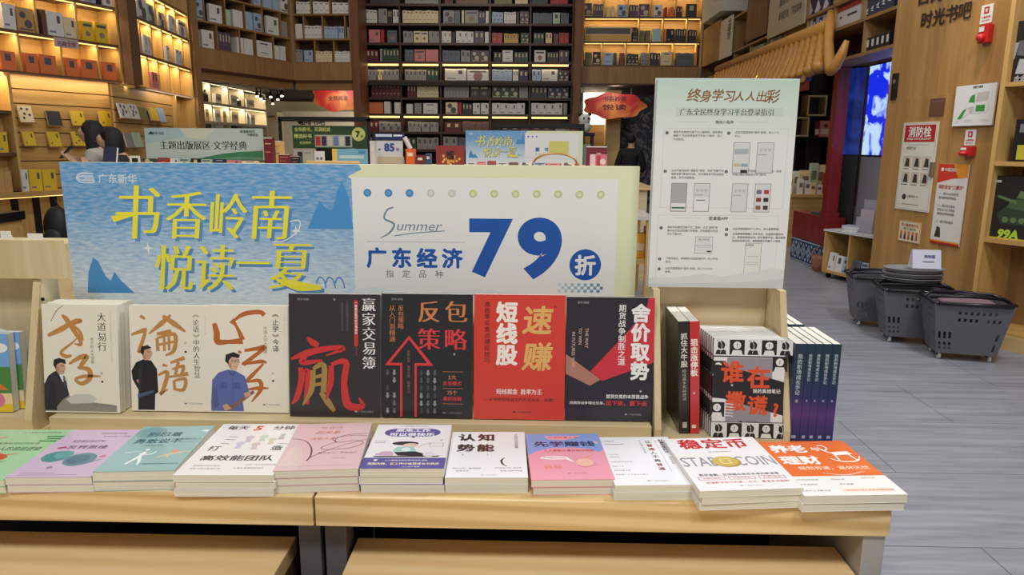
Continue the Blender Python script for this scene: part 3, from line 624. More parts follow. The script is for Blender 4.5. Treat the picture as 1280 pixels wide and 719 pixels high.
def f_happy(p):
    pu, wh, bk, pk = C(92, 84, 148), C(240, 238, 240), C(36, 34, 40), C(206, 170, 190)
    p.disk(.30, .20, .17, pu, ry=.135); p.disk(.70, .20, .17, pu, ry=.135); p.rect(.28, .10, .72, .30, pu); p.poly([(.48, .29), (.56, .29), (.53, .34)], pu)
    p.text('原来工作', .50, .145, .115, wh, .03); p.text('可以很快乐', .50, .25, .12, wh, .035)
    p.text('人人都需要的职场幸福课', .5, .045, .035, GREY); p.text('打工人的', .12, .40, .035, GREY); p.text('快乐指南', .12, .44, .035, GREY); p.vtext('著', .90, .37, .035, GREY)
    p.poly([(.10, .74), (.92, .73), (.90, .755), (.12, .765)], bk); p.disk(.45, .46, .17, bk, ry=.06); p.disk(.52, .51, .10, C(224, 196, 184), ry=.07); p.poly([(.32, .62), (.36, .54), (.56, .54), (.62, .63), (.50, .68), (.36, .67)], C(160, 204, 196)); p.disk(.48, .60, .06, C(216, 232, 226))
    p.poly([(.34, .66), (.60, .64), (.74, .70), (.72, .74), (.40, .73)], bk); p.disk(.78, .70, .075, C(220, 214, 216)); p.disk(.25, .68, .09, pk, ry=.06); p.rect(.12, .68, .34, .73, pk); p.frame(.76, .45, .94, .53, .008, C(190, 140, 130)); p.stroke([(.62, .56), (.70, .48), (.78, .46)], .014, pk)
    p.rect(0, .775, 1, 1, pu); p.text('人人都能学会的职场快乐法则', .52, .83, .04, wh, .01); p.text('摆脱内耗，在工作中收获成长与快乐', .5, .90, .065, C(244, 232, 190), .02, fit=.86); p.text('让上班不再难', .6, .96, .035, wh); p.rect(.13, .81, .17, .84, wh)
def f_know(p):
    bk = C(62, 48, 44)
    for t, x, y in (('认', .21, .14), ('知', .47, .14), ('势', .21, .385), ('能', .47, .385)): p.text(t, x, y, .235, bk, .045)
    p.vtext('人生跃迁的底层能量', .88, .05, .052, bk, 0, 1.0); p.text('著', .18, .54, .035, bk); p.rect(.5, .515, .505, .56, REDI)
    p.stroke([(.72, .60), (.68, .66), (.70, .74), (.75, .78)], [.008, .03, .025, .006], bk); p.text('提升认知，看清趋势', .25, .82, .04, bk); p.text('改变命运', .20, .87, .04, bk); p.text('认知高度决定人生高度', .76, .81, .034, bk); p.text('普通人逆袭的关键', .80, .87, .034, bk); ptr(p, .55, .95, .022, GREY)
def f_money(p):
    wh, nv, rd, pk = C(246, 232, 236), C(44, 38, 88), C(206, 60, 84), C(238, 170, 186)
    p.poly([(0, 0), (1, 0), (1, .36), (.93, .44), (.80, .36), (.6, .33), (.3, .34), (.1, .42), (0, .50)], C(136, 162, 222)); p.poly([(.25, .06), (.75, .05), (.66, .12), (.5, .16), (.3, .14)], pk); p.poly([(.85, .20), (.96, .20), (.94, .25)], pk)
    p.text('先学赚钱', .50, .25, .17, nv, .03, fit=.80); p.text('开启财富人生', .5, .095, .07, rd, .01, shear=.2); p.text('人人都能从零开始学理财', .54, .40, .065, rd, .015, fit=.66)
    p.disk(.33, .56, .18, wh, ry=.055); p.poly([(.45, .58), (.58, .66), (.50, .55)], wh); p.text('原来理财这么简单', .33, .56, .035, rd); p.stroke([(.56, .58), (.66, .60), (.72, .56), (.84, .50)], [.015, .03, .03, .01], C(232, 160, 120)); p.disk(.70, .66, .11, C(240, 186, 170)); p.stroke([(.6, .72), (.7, .76), (.84, .70)], .012, C(220, 140, 120))
    p.text('目标', .30, .75, .12, C(232, 134, 104), .01); ptr(p, .60, .88, .028, rd)
def f_ordin(p):
    bk, br = C(52, 46, 46), C(146, 66, 52)
    for i, ch in enumerate('让普通人不再普通'): p.text(ch, .68, .10+.082*i*1.0+.02, .088, br if i in (1, 2, 6, 7) else bk, .025)
    p.vtext('个人品牌打造手册', .575, .08, .042, bk, 0, 1.3); p.vtext('财富思维跃迁', .87, .06, .075, bk, .02, 1.0); p.vtext('成长手册', .87, .45, .05, GREY, 0, 1.1); p.rect(.785, .08, .789, .76, GREY)
    p.text('广东经济', .12, .10, .05, C(110, 120, 116)); p.rect(.06, .165, .33, .175, C(110, 120, 116))
    for y, t in ((.40, '认知升级'), (.45, '财富自由'), (.55, '逻辑清晰 案例丰富'), (.64, '思维 方法'), (.72, '通俗易懂 实用')): p.text(t, .06, y, .034, GREY, 0, 'l')
    p.text('写给每一个不甘平凡的人', .06, .80, .038, C(130, 80, 70), 0, 'l'); ptr(p, .58, .92, .03, GREY)
def f_coin(p):
    rd, gr = C(196, 48, 50), C(150, 148, 158)
    for t, x in (('稳', .24), ('定', .50), ('币', .75)): p.text(t, x, .13, .25, rd, .035)
    p.text('STABLECOIN', .50, .49, .27, gr, .012, fit=.96, sy=1.1); p.text('数字货币新时代', .5, .30, .035, GREY)
    gd = C(206, 180, 92); p.disk(.48, .50, .15, C(176, 150, 76), ry=.125); p.disk(.47, .49, .135, gd, ry=.11); p.frame(.42, .44, .53, .54, .018, C(232, 212, 140))
    p.text('数字金融、区块链与货币未来的新变革', .50, .735, .048, C(70, 60, 64), .02, fit=.8)
    for x in (.2, .5, .8): p.frame(x-.13, .77, x+.13, .825, .006, rd); p.text('机遇与挑战', x, .797, .035, rd)
    p.text('读懂数字货币的第一本书，看清未来趋势', .52, .87, .042, rd, .01, fit=.82); ptr(p, .55, .93, .026, GREY)
def f_old(p):
    og, wh = C(232, 112, 42), C(250, 246, 240)
    p.rect(0, 0, 1, .68, og); p.text('养老', .29, .16, .20, wh, .035); p.text('理财', .30, .385, .21, wh, .035); p.text('与', .58, .17, .10, wh, .02)
    p.stroke([(.63, .14), (.67, .20), (.72, .16), (.70, .10), (.64, .11)], .016, wh)
    p.stroke([(.64, .36), (.74, .42), (.90, .41), (.98, .32)], [.014, .02, .02, .008], wh); p.poly([(.70, .24), (.90, .22), (.93, .28), (.74, .30)], wh); p.stroke([(.73, .28), (.72, .40)], .018, wh); p.stroke([(.88, .27), (.91, .40)], .018, wh); p.stroke([(.70, .25), (.64, .18)], [.02, .012], wh)
    p.text('规划有道，退休无忧', .57, .535, .085, C(252, 226, 190), .015, fit=.74); p.stroke([(.40, .62), (.60, .665), (.86, .60)], [.004, .012, .004], wh)
    for x, y, t in ((.16, .74, '投资理财新思路'), (.48, .74, '保险年金'), (.80, .72, '信托传承'), (.14, .82, '养老金规划'), (.52, .82, '资产配置'), (.16, .92, '让晚年生活更从容')): p.text(t, x, y, .036, C(150, 120, 104))
    p.rect(.42, .89, .92, .95, C(250, 226, 206)); p.text('一本写给中年人的养老理财指南', .67, .92, .036, C(196, 90, 50), .01)
WP = (240, 237, 230)
stack(2, (-118, 600), (5, 600), (95, 537), 617, 'glossy pale green book with red figure, topmost at the table’s outer end', (168, 206, 160), f_green, ('pale green book', 'pale green flat books'), WP)
stack(2, (6, 597), (114, 596), (183, 537), 616, 'glossy mauve book with teal flower shapes on top of its stack', (206, 180, 206), f_mauve, ('mauve flower book', 'mauve flat books'), WP, .004)
stack(2, (115, 590), (218, 588), (277, 532), 614, 'glossy grey-teal book with white running figure on top of its stack', (152, 186, 184), f_teal, ('grey-teal book', 'grey-teal flat books'), WP, .004)
stack(3, (216, 594), (341, 594), (380, 530), 621, 'off-white book with a red numeral five on top of its stack', (238, 230, 226), f_team, ('off-white numeral-five book', 'off-white flat books'), WP, .006)
stack(3, (341, 589), (448, 586), (475, 528), 616, 'dusty pink book with looping violet line on top of its stack', (222, 188, 190), f_pink, ('dusty pink book', 'dusty pink flat books'), (226, 196, 196), .004)
stack(3, (449, 586), (555, 586), (568, 531), 616, 'white book with purple title cloud and purple band on its stack', (236, 230, 230), f_happy, ('purple-banded book', 'purple-banded flat books'), (92, 84, 148), .006)
stack(2, (556, 597), (660, 597), (659, 540), 616, 'white book with four bold brown-black characters on its stack', (240, 240, 242), f_know, ('bold-charactered white book', 'bold white flat books'), (236, 236, 238), .002)
stack(2, (664, 600), (769, 599), (750, 542), 619, 'pink book with sky-blue upper corners on its stack', (236, 160, 178), f_money, ('pink and sky-blue book', 'pink and blue flat books'), (236, 170, 186), .012)
stack(2, (769, 607), (871, 606), (839, 546), 625, 'plain white book with brown vertical title beside the pink one', (240, 240, 244), f_ordin, ('plain white vertical-title book', 'white vertical-title flat books'), WP, .008)
stack(3, (875, 614), (1005, 610), (943, 546), 638, 'white book with red title and golden coin on its stack', (240, 236, 236), f_coin, ('golden coin book', 'golden coin flat books'), WP, .012)
stack(2, (1006, 620), (1135, 618), (1057, 551), 640, 'orange and white book with rocking chair at the table’s corner', (242, 240, 236), f_old, ('orange rocking-chair book', 'orange flat books'), WP, .006)

# ------------------------------------------------------------------ the wide summer sign
SY = 1.60; s0, s1 = ony(74, 205, SY), ony(800, 208, SY); SW = s1.x-s0.x; SZ0 = ZT+0.016; SH = 1.356-SZ0
def skyblue():
    m = bpy.data.materials.new('blue_wave_print'); m.use_nodes = True; nt = m.node_tree; N = nt.nodes; b = N['Principled BSDF']; b.inputs['Roughness'].default_value = 0.55
    tc = N.new('ShaderNodeTexCoord'); n = N.new('ShaderNodeTexNoise'); mp = N.new('ShaderNodeMapping'); mp.inputs['Rotation'].default_value = (0, math.radians(18), 0); mp.inputs['Scale'].default_value = (45, 1, 210)
    nt.links.new(tc.outputs['Object'], mp.inputs['Vector']); nt.links.new(mp.outputs['Vector'], n.inputs['Vector']); n.inputs['Scale'].default_value = 1; n.inputs['Detail'].default_value = 1
    sx = N.new('ShaderNodeSeparateXYZ'); nt.links.new(tc.outputs['Object'], sx.inputs[0])
    r2 = N.new('ShaderNodeMapRange'); r2.inputs['From Min'].default_value = SH-0.10; r2.inputs['From Max'].default_value = SH-0.42; nt.links.new(sx.outputs['Z'], r2.inputs['Value'])
    mm = N.new('ShaderNodeMath'); mm.operation = 'MULTIPLY_ADD'; nt.links.new(n.outputs['Fac'], mm.inputs[0]); mm.inputs[1].default_value = 0.8; mm.inputs[2].default_value = -0.30
    ad = N.new('ShaderNodeMath'); ad.operation = 'ADD'; ad.use_clamp = True; nt.links.new(r2.outputs[0], ad.inputs[0]); nt.links.new(mm.outputs[0], ad.inputs[1])
    ml = N.new('ShaderNodeMath'); ml.operation = 'MULTIPLY'; ml.use_clamp = True; nt.links.new(ad.outputs[0], ml.inputs[0]); ml.inputs[1].default_value = 1.25
    r = N.new('ShaderNodeValToRGB'); e = r.color_ramp.elements; e[0].color = L4((92, 156, 208)); e[1].color = L4((226, 236, 242)); nt.links.new(ml.outputs[0], r.inputs['Fac']); nt.links.new(r.outputs['Color'], b.inputs['Base Color'])
    return m
SKYB = skyblue()
def sign_art(p, kx=1.0, big=True):
    """the printed summer sheet; x in px of the big sign /726, y in px/ (height)"""
    W, Hh = 726.0, 726.0*SH/SW
    X = lambda u: (u-74)/W
    Y = lambda v: (v-205)/Hh
    bl, yl, wh = C(76, 150, 212), C(250, 238, 60), C(240, 240, 238)
    p.poly([(0, 0), (.52, 0), (.525, .02), (.50, .05), (.52, .08), (.50, 1), (0, 1)], SKYB)
    for pts in ([(384, 286), (395, 262), (401, 250), (408, 260), (416, 262), (424, 238), (430, 226), (438, 246), (442, 286)], [(92, 372), (96, 345), (104, 326), (110, 330), (118, 350), (124, 356), (130, 344), (138, 356), (154, 372)]):
        p.poly([(X(u), Y(v)) for u, v in pts], bl)
    for dx, dy, c in ((.005, .012, C(92, 146, 196)), (0, 0, yl)):
        for t, u, v, sz in (('书', 168, 267, 62), ('香', 230, 270, 55), ('岭', 284, 271, 52), ('南', 338, 269, 56), ('悦', 209, 338, 53), ('读', 262, 337, 54), ('一', 311, 331, 46), ('夏', 360, 333, 56)):
            p.text(t, X(u)+dx, Y(v)+dy, sz/W, c, 0, shear=.16, sy=1.22, hx=.026)
        p.poly([(X(133)+dx, Y(272)+dy), (X(136)+dx, Y(280)+dy), (X(163)+dx, Y(271.5)+dy), (X(163)+dx, Y(268.5)+dy)], c)
        p.stroke([(X(340)+dx, Y(352)+dy), (X(368)+dx, Y(360)+dy), (X(398)+dx, Y(362)+dy)], [.004, .018, .007], c)
    for u, v, s in ((177, 313, 8), (369, 289, 7)):
        p.poly([(X(u), Y(v-s)), (X(u+s*.2), Y(v-s*.2)), (X(u+s), Y(v)), (X(u+s*.2), Y(v+s*.2)), (X(u), Y(v+s)), (X(u-s*.2), Y(v+s*.2)), (X(u-s), Y(v)), (X(u-s*.2), Y(v-s*.2))], wh)
    p.stroke([(X(340), Y(303)), (X(355), Y(301)), (X(372), Y(288)), (X(374), Y(276)), (X(362), Y(277))], .002, wh)
    lg = C(214, 228, 238)
    for r in (0, 1): p.stroke([(X(116), Y(219+3*r)), (X(100), Y(219+3*r)), (X(94+2*r), Y(224.5)), (X(100), Y(230-3*r)), (X(116), Y(230-3*r))], .0024, lg, 3)
    p.stroke([(X(104), Y(224.5)), (X(116), Y(224.5)), (X(116), Y(230))], .0024, lg, 1)
    if big: p.text('广东新华', X(122), Y(225), 12.5/W, lg, .02, 'l', fit=None)
    for k in range(3): p.stroke([(X(392+12*k), Y(356)), (X(396+12*k), Y(348)), (X(402+12*k), Y(352)), (X(404+12*k), Y(362))], .002, bl)
    p.rect(X(442), Y(221), X(774), 1, wh)
    pa, db = C(206, 212, 196), C(24, 88, 176)
    if big:
        for i in range(12):
            u = 461.5+26.5*i; c, c2 = (C(70, 144, 196), C(110, 166, 210)) if i < 3 else ((pa, C(226, 226, 216)) if i < 5 else (C(206, 210, 150), C(228, 228, 200)))
            p.disk(X(u), Y(240), 5/W, c); p.disk(X(u), Y(240), 2.6/W, c2)
        sg = C(110, 140, 160)
        p.stroke([(X(494), Y(258)), (X(486), Y(261)), (X(482), Y(272)), (X(494), Y(279)), (X(488), Y(290)), (X(476), Y(297))], [.002, .003, .003, .0035, .003, .001], sg)
        p.text('ummer', X(498), Y(283), 16/W, sg, 0, 'l', shear=.35, fit=56/W, sy=1.1); p.stroke([(X(494), Y(294)), (X(520), Y(290)), (X(558), Y(287))], .0016, sg)
        p.rect(X(458), Y(301), X(584), Y(301.8), C(190, 192, 194))
        p.text('广东经济', X(517.5), Y(322), 28/W, db, .04, fit=None) if False else [p.text(t, X(470.5+31.3*i*1.03), Y(322), 26.5/W, db, .04) for i, t in enumerate('广东经济')]
        for i, t in enumerate('指定品种'): p.text(t, X(487+21*i), Y(342.5), 10.5/W, C(90, 96, 104), .0)
        p.text('7', X(616), Y(308), 77/W, db, .05, fit=56/W*1.0/1.0) if False else None
        def digit(t, u0, u1, v0, v1):
            vs, fs = glyphs(t, .045, 8); x0, x1 = min(q[0] for q in vs), max(q[0] for q in vs); y0, y1 = min(q[1] for q in vs), max(q[1] for q in vs); p.lay([X(u0), X(u1)], [Y(v0), Y(v1)])
            p.mb.mesh([p.P(X(u0+(a-x0)/(x1-x0)*(u1-u0)), Y(v1-(b-y0)/(y1-y0)*(v1-v0))) for a, b in vs], fs, db)
        digit('7', 589, 644, 271, 346); digit('9', 650, 706, 269, 348)
        p.disk(X(736), Y(328.5), 20/W, db, 32); p.text('折', X(736), Y(329), 27/W, wh, .035)
        for i in range(14):
            for j in range(3):
                if (i+j) % 2 == 0: u, v = 702+4.1*i, 352.5+4*j; g = min(i/13.0, 1); p.rect(X(u), Y(v), X(u+4), Y(v+4), C(int(206-110*g), int(220-78*g), int(228-48*g)))
    else:
        p.rect(X(590), Y(265), X(715), Y(345), C(226, 216, 120))
        for i, t in enumerate('图书'): p.text(t, X(520+55*i), Y(318), 26/W, db, .04)
        for i in range(4): p.text('指定品种'[i], X(512+24*i), Y(345), 10/W, db)
        for i in range(3): p.disk(X(462+26*i), Y(240), 5/W, db)
    p.stroke([(X(442), Y(368)), (X(470), Y(364)), (X(520), Y(372)), (X(600), Y(366)), (X(700), Y(374)), (X(772), Y(370))], .010, C(226, 234, 238))
def yellowish(): return col((232, 234, 196), 0.5)
sg = thing('promotional_sign', 'wide blue and white summer sale sign standing behind the upright books', 'sign', (s0.x, SY, SZ0))
m = MB(); m.box(0, SW, 0.0, 0.022, 0, SH, yellowish()); p = Print(m, (0, 0, 0), (1, 0, 0), (0, 0, 1), SW, SH, 6e-5); p.k = 1; sign_art(p); m.build('printed_panel', sg)
m = MB(); m.box(0.02, SW-0.02, 0.005, 0.075, -0.0158, -0.0002, STEEL); m.build('base', sg)

# ------------------------------------------------------------------ the white poster above the bin
PY = 1.515; q0, q1 = ony(812, 357, PY), ony(975, 357, PY); q2 = ony(822, 99, PY); PW = ony(1000, 101, PY).x-q2.x; PZ = 1.1022; PH = q2.z-PZ
ps = thing('poster_stand', 'white instruction poster with gold brush heading above the birch bin', 'poster', (q2.x, PY, PZ))
def paper_grad():
    m = bpy.data.materials.new('green_tinted_paper'); m.use_nodes = True; nt = m.node_tree; N = nt.nodes; b = N['Principled BSDF']; b.inputs['Roughness'].default_value = 0.3
    tc = N.new('ShaderNodeTexCoord'); sx = N.new('ShaderNodeSeparateXYZ'); nt.links.new(tc.outputs['Object'], sx.inputs[0]); r2 = N.new('ShaderNodeMapRange'); r2.inputs['From Min'].default_value = PH-0.13; r2.inputs['From Max'].default_value = PH
    nt.links.new(sx.outputs['Z'], r2.inputs['Value']); r = N.new('ShaderNodeValToRGB'); r.color_ramp.elements[0].color = L4((236, 236, 234)); r.color_ramp.elements[1].color = L4((196, 218, 202)); nt.links.new(r2.outputs[0], r.inputs['Fac']); nt.links.new(r.outputs['Color'], b.inputs['Base Color'])
    return m
m = MB(); m.box(0, PW, 0, 0.008, 0, PH, paper_grad()); p = Print(m, (0, 0, 0), (1, 0, 0), (0, 0, 1), PW, PH, 5e-5); p.k = 1
br, dk, gl = C(140, 96, 48), C(50, 50, 48), C(196, 198, 196)
for i, (t, s) in enumerate((('终', .098), ('身', .086), ('学', .086), ('习', .086))): p.text(t, .265+.083*i, .072+.004*(i % 2), s, br, .018, shear=.18)
for i, (t, s) in enumerate((('人', .07), ('人', .07), ('出', .08), ('彩', .10))): p.text(t, .585+.078*i, .076, s, br, .018, shear=.18)
p.rect(.14, .128, .90, .168, C(206, 218, 208)); p.text('广东全民终身学习平台登录指引', .50, .149, .052, dk, 0, fit=.66, hx=.028)
p.text('微信小程序', .49, .196, .026, dk, .015)
for x in (.16, .58): p.rect(x, .195, x+.22, .1965, gl)
p.frame(.06, .225, .95, .605, .002, gl); p.frame(.05, .64, .93, .955, .002, gl)
def para(n, x, y, lines):
    p.disk(x-.045, y+.004, .012, C(90, 90, 90)); p.text(str(n), x-.045, y+.004, .015, WHITE)
    for i, t in enumerate(lines): p.text(t, x, y+.017*i, .0186, C(84, 84, 84), .012, 'l')
para(1, .13, .243, ('请用手机微信扫描下方小程序码，或在微信', '搜索“广东全民终身学习平台”小程序，进入', '平台首页。'))
para(2, .57, .243, ('点击页面底部的“我的”按钮，进入个人', '中心。')); para(3, .13, .425, ('点击页面顶部的“请登录”按钮，勾选“同意平台', '服务条款”等相关内容，点击登录即可完成授权', '登录，即可完成登录。')); para(4, .57, .425, ('登录后，点击页面底部的“课程”按钮，选择', '你感兴趣的课程进行学习即可。'))
def phone(x, y, w, h, kind):
    p.rect(x, y, x+w, y+h, C(222, 222, 222) if kind != 2 else C(178, 178, 178)); p.frame(x, y, x+w, y+h, .003, C(110, 110, 110))
    if kind == 0:
        p.rect(x+.01, y+.03, x+w-.01, y+.055, C(176, 184, 190)); p.rect(x+.01, y+.10, x+w*.5, y+.115, C(206, 196, 150)); p.rect(x+w*.52, y+.10, x+w-.01, y+.115, C(150, 170, 200)); p.rect(x+w*.5, y+.13, x+w-.01, y+.145, C(40, 40, 44))
    if kind in (1, 3):
        for i in range(3): p.disk(x+w*(.25+.25*i), y+.035, .012, C(200, 200, 200))
        p.rect(x+.01, y+.055, x+w*.6, y+.059, C(170, 170, 170))
    if kind == 2: p.rect(x+.006, y+h-.04, x+w-.006, y+h-.004, C(236, 236, 236)); p.rect(x+.01, y+h-.022, x+w-.01, y+h-.014, C(70, 110, 70))
    if kind == 3: p.rect(x+.006, y+.07, x+w-.006, y+h-.004, C(236, 236, 236)); p.rect(x+.02, y+.08, x+w-.03, y+.084, C(90, 90, 90))
    if kind == 4:
        for i in range(3):
            for j in range(2): p.rect(x+.014+j*w*.46, y+.03+.038*i, x+w*.43+j*w*.46, y+.05+.038*i, C(*[(120, 110, 130), (170, 60, 60), (150, 50, 60), (60, 40, 44), (150, 100, 70), (70, 56, 50)][i*2+j]))
phone(.565, .29, .12, .145, 0); phone(.735, .29, .12, .145, 1); phone(.135, .485, .115, .138, 2); phone(.30, .485, .115, .138, 3); phone(.575, .485, .115, .138, 1); phone(.74, .485, .115, .138, 4)
p.text('安卓版APP', .49, .655, .03, dk, .02)
for x in (.16, .58): p.rect(x, .654, x+.20, .6555, gl)
para(1, .12, .70, ('请用手机微信扫描下方二维码，点击“复制”链', '接并在手机浏览器打开链接，并根据提示完成', '平台下载APP。')); para(2, .12, .855, ('下载完成后，根据提示完成安装APP，进入平台', '首页。')); para(3, .12, .905, ('点击页面底部的“我的”按钮，进入个人中心', '登录。'))
para(4, .60, .705, ('点击页面底部的个人中心，进入登录界面。',)); para(5, .60, .73, ('点击登录界面输入手机号码，勾选相关服务协', '议，获取短信验证码，即可登录平台。首次登录', '将自动完成注册，请根据提示完善个人信息。'))
p.rect(.33, .745, .46, .83, C(226, 226, 226)); p.frame(.33, .745, .46, .83, .003, C(140, 140, 140)); p.text('输入手机号', .395, .76, .016, dk); p.rect(.34, .79, .45, .792, C(140, 140, 140)); p.rect(.42, .815, .45, .822, dk)
p.rect(.70, .775, .82, .945, C(232, 234, 226)); p.frame(.70, .775, .82, .945, .003, C(150, 150, 150)); p.text('欢迎登录', .73, .785, .016, dk)
for y in (.84, .87, .88): p.rect(.715, y, .805, y+.003, C(190, 190, 186))
p.poly([(0, .955), (.2, .95), (.4, .93), (.55, .945), (.75, .92), (.9, .90), (1, .905), (1, 1), (0, 1)], C(222, 224, 222)); p.poly([(0, .985), (.3, .98), (.6, .975), (.85, .965), (1, .95), (1, 1), (0, 1)], C(208, 212, 210))
m.build('printed_sheet', ps)
m = MB(); m.box(-0.003, PW+0.003, 0.0082, 0.0105, 0.0, PH+0.003, col((206, 212, 208), 0.2)); m.build('backing_board', ps)
# ------------------------------------------------------------------ walls of the shop
def xy(u, v, y): p = ony(u, v, y); return (p.x, p.y)
def shell(name, x0, x1, y0, y1, z0, z1, m): b = MB(); b.box(x0, x1, y0, y1, z0, z1, m); return struct(b.build(name))
shell('wall_back', -9, 8, 19.5, 19.6, 0, 6.2, col((196, 180, 150), 0.7))
shell('wall_left', -9.1, -9, -1.5, 19.6, 0, 6.2, col((150, 118, 80), 0.7))
shell('wall_right', 8, 8.1, -1.5, 19.6, 0, 6.2, col((110, 92, 76), 0.7))
PAL = {'w': ('white', (222, 218, 214)), 'c': ('cream', (226, 208, 170)), 'g': ('grey', (150, 146, 144)), 'd': ('dark grey', (58, 54, 56)), 'k': ('black', (30, 27, 28)), 'r': ('red', (176, 44, 40)), 'm': ('maroon', (96, 30, 32)),
       'p': ('pink', (214, 130, 130)), 'o': ('orange', (222, 120, 70)), 'y': ('yellow', (226, 190, 50)), 'b': ('pale blue', (160, 182, 206)), 'n': ('navy', (40, 48, 84)), 'v': ('purple-grey', (92, 74, 96)), 't': ('tan', (190, 150, 96)),
       'l': ('olive', (120, 118, 66)), 'e': ('pale green', (176, 200, 176)), 'f': ('dark green', (46, 74, 62)), 'a': ('pale teal', (170, 204, 200)), 'u': ('brown', (110, 74, 52)), 's': ('slate', (96, 104, 116)), 'h': ('golden', (206, 164, 74))}
PAPERW = col((214, 206, 190), 0.8)
_bm = {}
def shelf_book(w, t, h, rgb, marks, face_out=True):
    """one shelved book: cover boards, spine, paper visible on top; local x across the shelf, y inwards, z up"""
    k = (round(w, 3), round(t, 3), round(h, 3), rgb, marks)
    if k in _bm: return _bm[k]
    b = MB(); c = col(rgb, 0.45); e = 0.003
    b.box(0, w, 0, e, 0, h, c); b.box(0, w, t-e, t, 0, h, c); b.box(0, e, e, t-e, 0, h, c); b.box(w-e, w, e, t-e, 0, h, c)
    b.box(e, w-e, e, t-e, 0.002, h-0.005, PAPERW)
    p = Print(b, (0, 0, 0), (1, 0, 0), (0, 0, 1), w, h, 4e-4); p.k = 1
    dk = max(rgb) < 110; ink = col((200, 186, 150) if dk else (90, 84, 92), 0.5)
    if marks == 1: p.rect(.3, .14, .7, .5, ink)
    elif marks == 2: p.rect(.12, .12, .88, .26, ink); p.disk(.5, .62, .22, col((150, 120, 110) if not dk else (120, 110, 100), 0.5), 10)
    elif marks == 3: p.rect(.62, .15, .82, .45, ink); p.rect(.1, .78, .5, .86, col((120, 130, 150), 0.5))
    elif marks == 4: p.rect(.25, .12, .75, .20, ink); p.rect(.25, .70, .75, .74, ink)
    elif marks == 5: p.disk(.35, .30, .2, ink, 9); p.disk(.65, .66, .25, ink, 7); p.rect(.1, .86, .9, .93, ink)
    o = b.build('paperback_book'); _bm[k] = o.data; bpy.data.objects.remove(o); return _bm[k]
def put_row(F, z, specs, where, group, name='paperback_book', depth=0.16, y=0.03, kindword='book', cat='book'):
    """specs: (u0, u1, v_top, palette key, volumes, marks)"""
    i = 0
    for sp in specs:
        u0, u1, vt, key = sp[:4]; n = sp[4] if len(sp) > 4 else 1; mk = sp[5] if len(sp) > 5 else (1 if n > 1 else 0)
        vm = vt+6; a, _ = F.sh(u0, vm, y); b, zz = F.sh(u1, vm, y); _, zt = F.sh((u0+u1)/2, vt, y); h = max(0.08, zt-z)
        w = (b-a)/n
        for q in range(n):
            me = shelf_book(max(0.012, w-0.003), depth if w < h*.6 else 0.05, h*(1 if n < 2 else (1-.02*((q*7) % 3))), PAL[key][1], mk)
            o = bpy.data.objects.new(name, me); COL.objects.link(o); wx = F.w(a+q*w+0.0015, y, z+0.0008); o.location = wx; o.rotation_euler = (0, 0, F.rz)
            tag(o, '%s %s, %s along the %s' % (PAL[key][0], kindword, ORD[min(i, 19)], where), cat, group); i += 1
STRIP = col((255, 214, 130), 0.5, 0, 1.6)
def bookcase(label, F, zs, ztop, zbot, depth, divs, wm, wx, wb, th=0.03, strips=(), name='bookcase', ends=(True, True), power=4.0, strip_mat=None, color=GOLD):
    """zs = shelf tops from below; divs[i] = places of the upright dividers above shelf i"""
    t = thing(name, label, 'bookcase', F.loc, (0, 0, F.rz))
    b = MB(); b.box(0, F.L, depth, depth+0.02, zbot, ztop, wb); b.build('back_panel', t)
    for i, e in enumerate((0, F.L-th)):
        if ends[i]: b = MB(); b.box(e, e+th, 0, depth-0.0005, zbot, ztop, wm); b.build('side_panel', t)
    x0, x1 = (th+0.0005 if ends[0] else 0), (F.L-th-0.0005 if ends[1] else F.L)
    for z in zs: b = MB(); b.box(x0, x1, 0.002, depth-0.001, z-th, z, wx); b.build('shelf', t)
    for i, ds in divs.items():
        hi = (zs[i+1]-th) if i+1 < len(zs) else ztop
        for s in ds: b = MB(); b.box(s-th*.35, s+th*.35, 0.012, depth-0.002, zs[i]+0.0005, hi-0.0005, wm); b.build('divider', t)
    for i in strips:
        hi = (zs[i+1]-th) if i+1 < len(zs) else ztop
        b = MB(); b.box(x0+.02, x1-.02, 0.02, 0.035, hi-0.012, hi-0.001, strip_mat or STRIP); b.build('led_strip', t)
        d = bpy.data.lights.new('shelf_light', 'AREA'); d.shape = 'RECTANGLE'; d.size = (x1-x0)*.96; d.size_y = 0.03; d.energy = power*(x1-x0); d.color = color
        o = bpy.data.objects.new('shelf_light', d); COL.objects.link(o); o.location = F.w(F.L/2, 0.05, hi-0.02); o.rotation_euler = (math.radians(22), 0, F.rz)
    return t

# ---- honey oak wall, first stretch (A), second stretch (B)
a0, a1 = Vector(xy(0, 34, 7.35)), Vector(xy(151, 57, 8.65)); a00 = a0-(a1-a0)*.5
FA = Face(a00, a1); FB = Face(xy(164, 62, 8.75), xy(240, 86, 11.0))
def S(F, u, v, y=0.0): return F.sh(u, v, y)[0]
def Zs(F, *uv): return sum(F.sh(*q)[1] for q in uv)/len(uv)
zA = [Zs(FA, (0, 87), (75, 94), (150, 101)), Zs(FA, (0, 34), (75, 46), (150, 57)), Zs(FA, (104, 0), (146, 11))]; zA.append(zA[2]+.42)
bookcase('honey oak bookcase of orange paperbacks above the yellow books', FA, zA, zA[3]+.3, zA[0]-.03, 0.30, {0: [S(FA, 26, 65), S(FA, 78, 68), S(FA, 125, 80)], 1: [S(FA, 46, 20), S(FA, 97, 25)], 2: [S(FA, 60, 0)]}, W_CASE, W_BROWNX, W_CASEX, strips=(0, 1, 2), power=3.6)
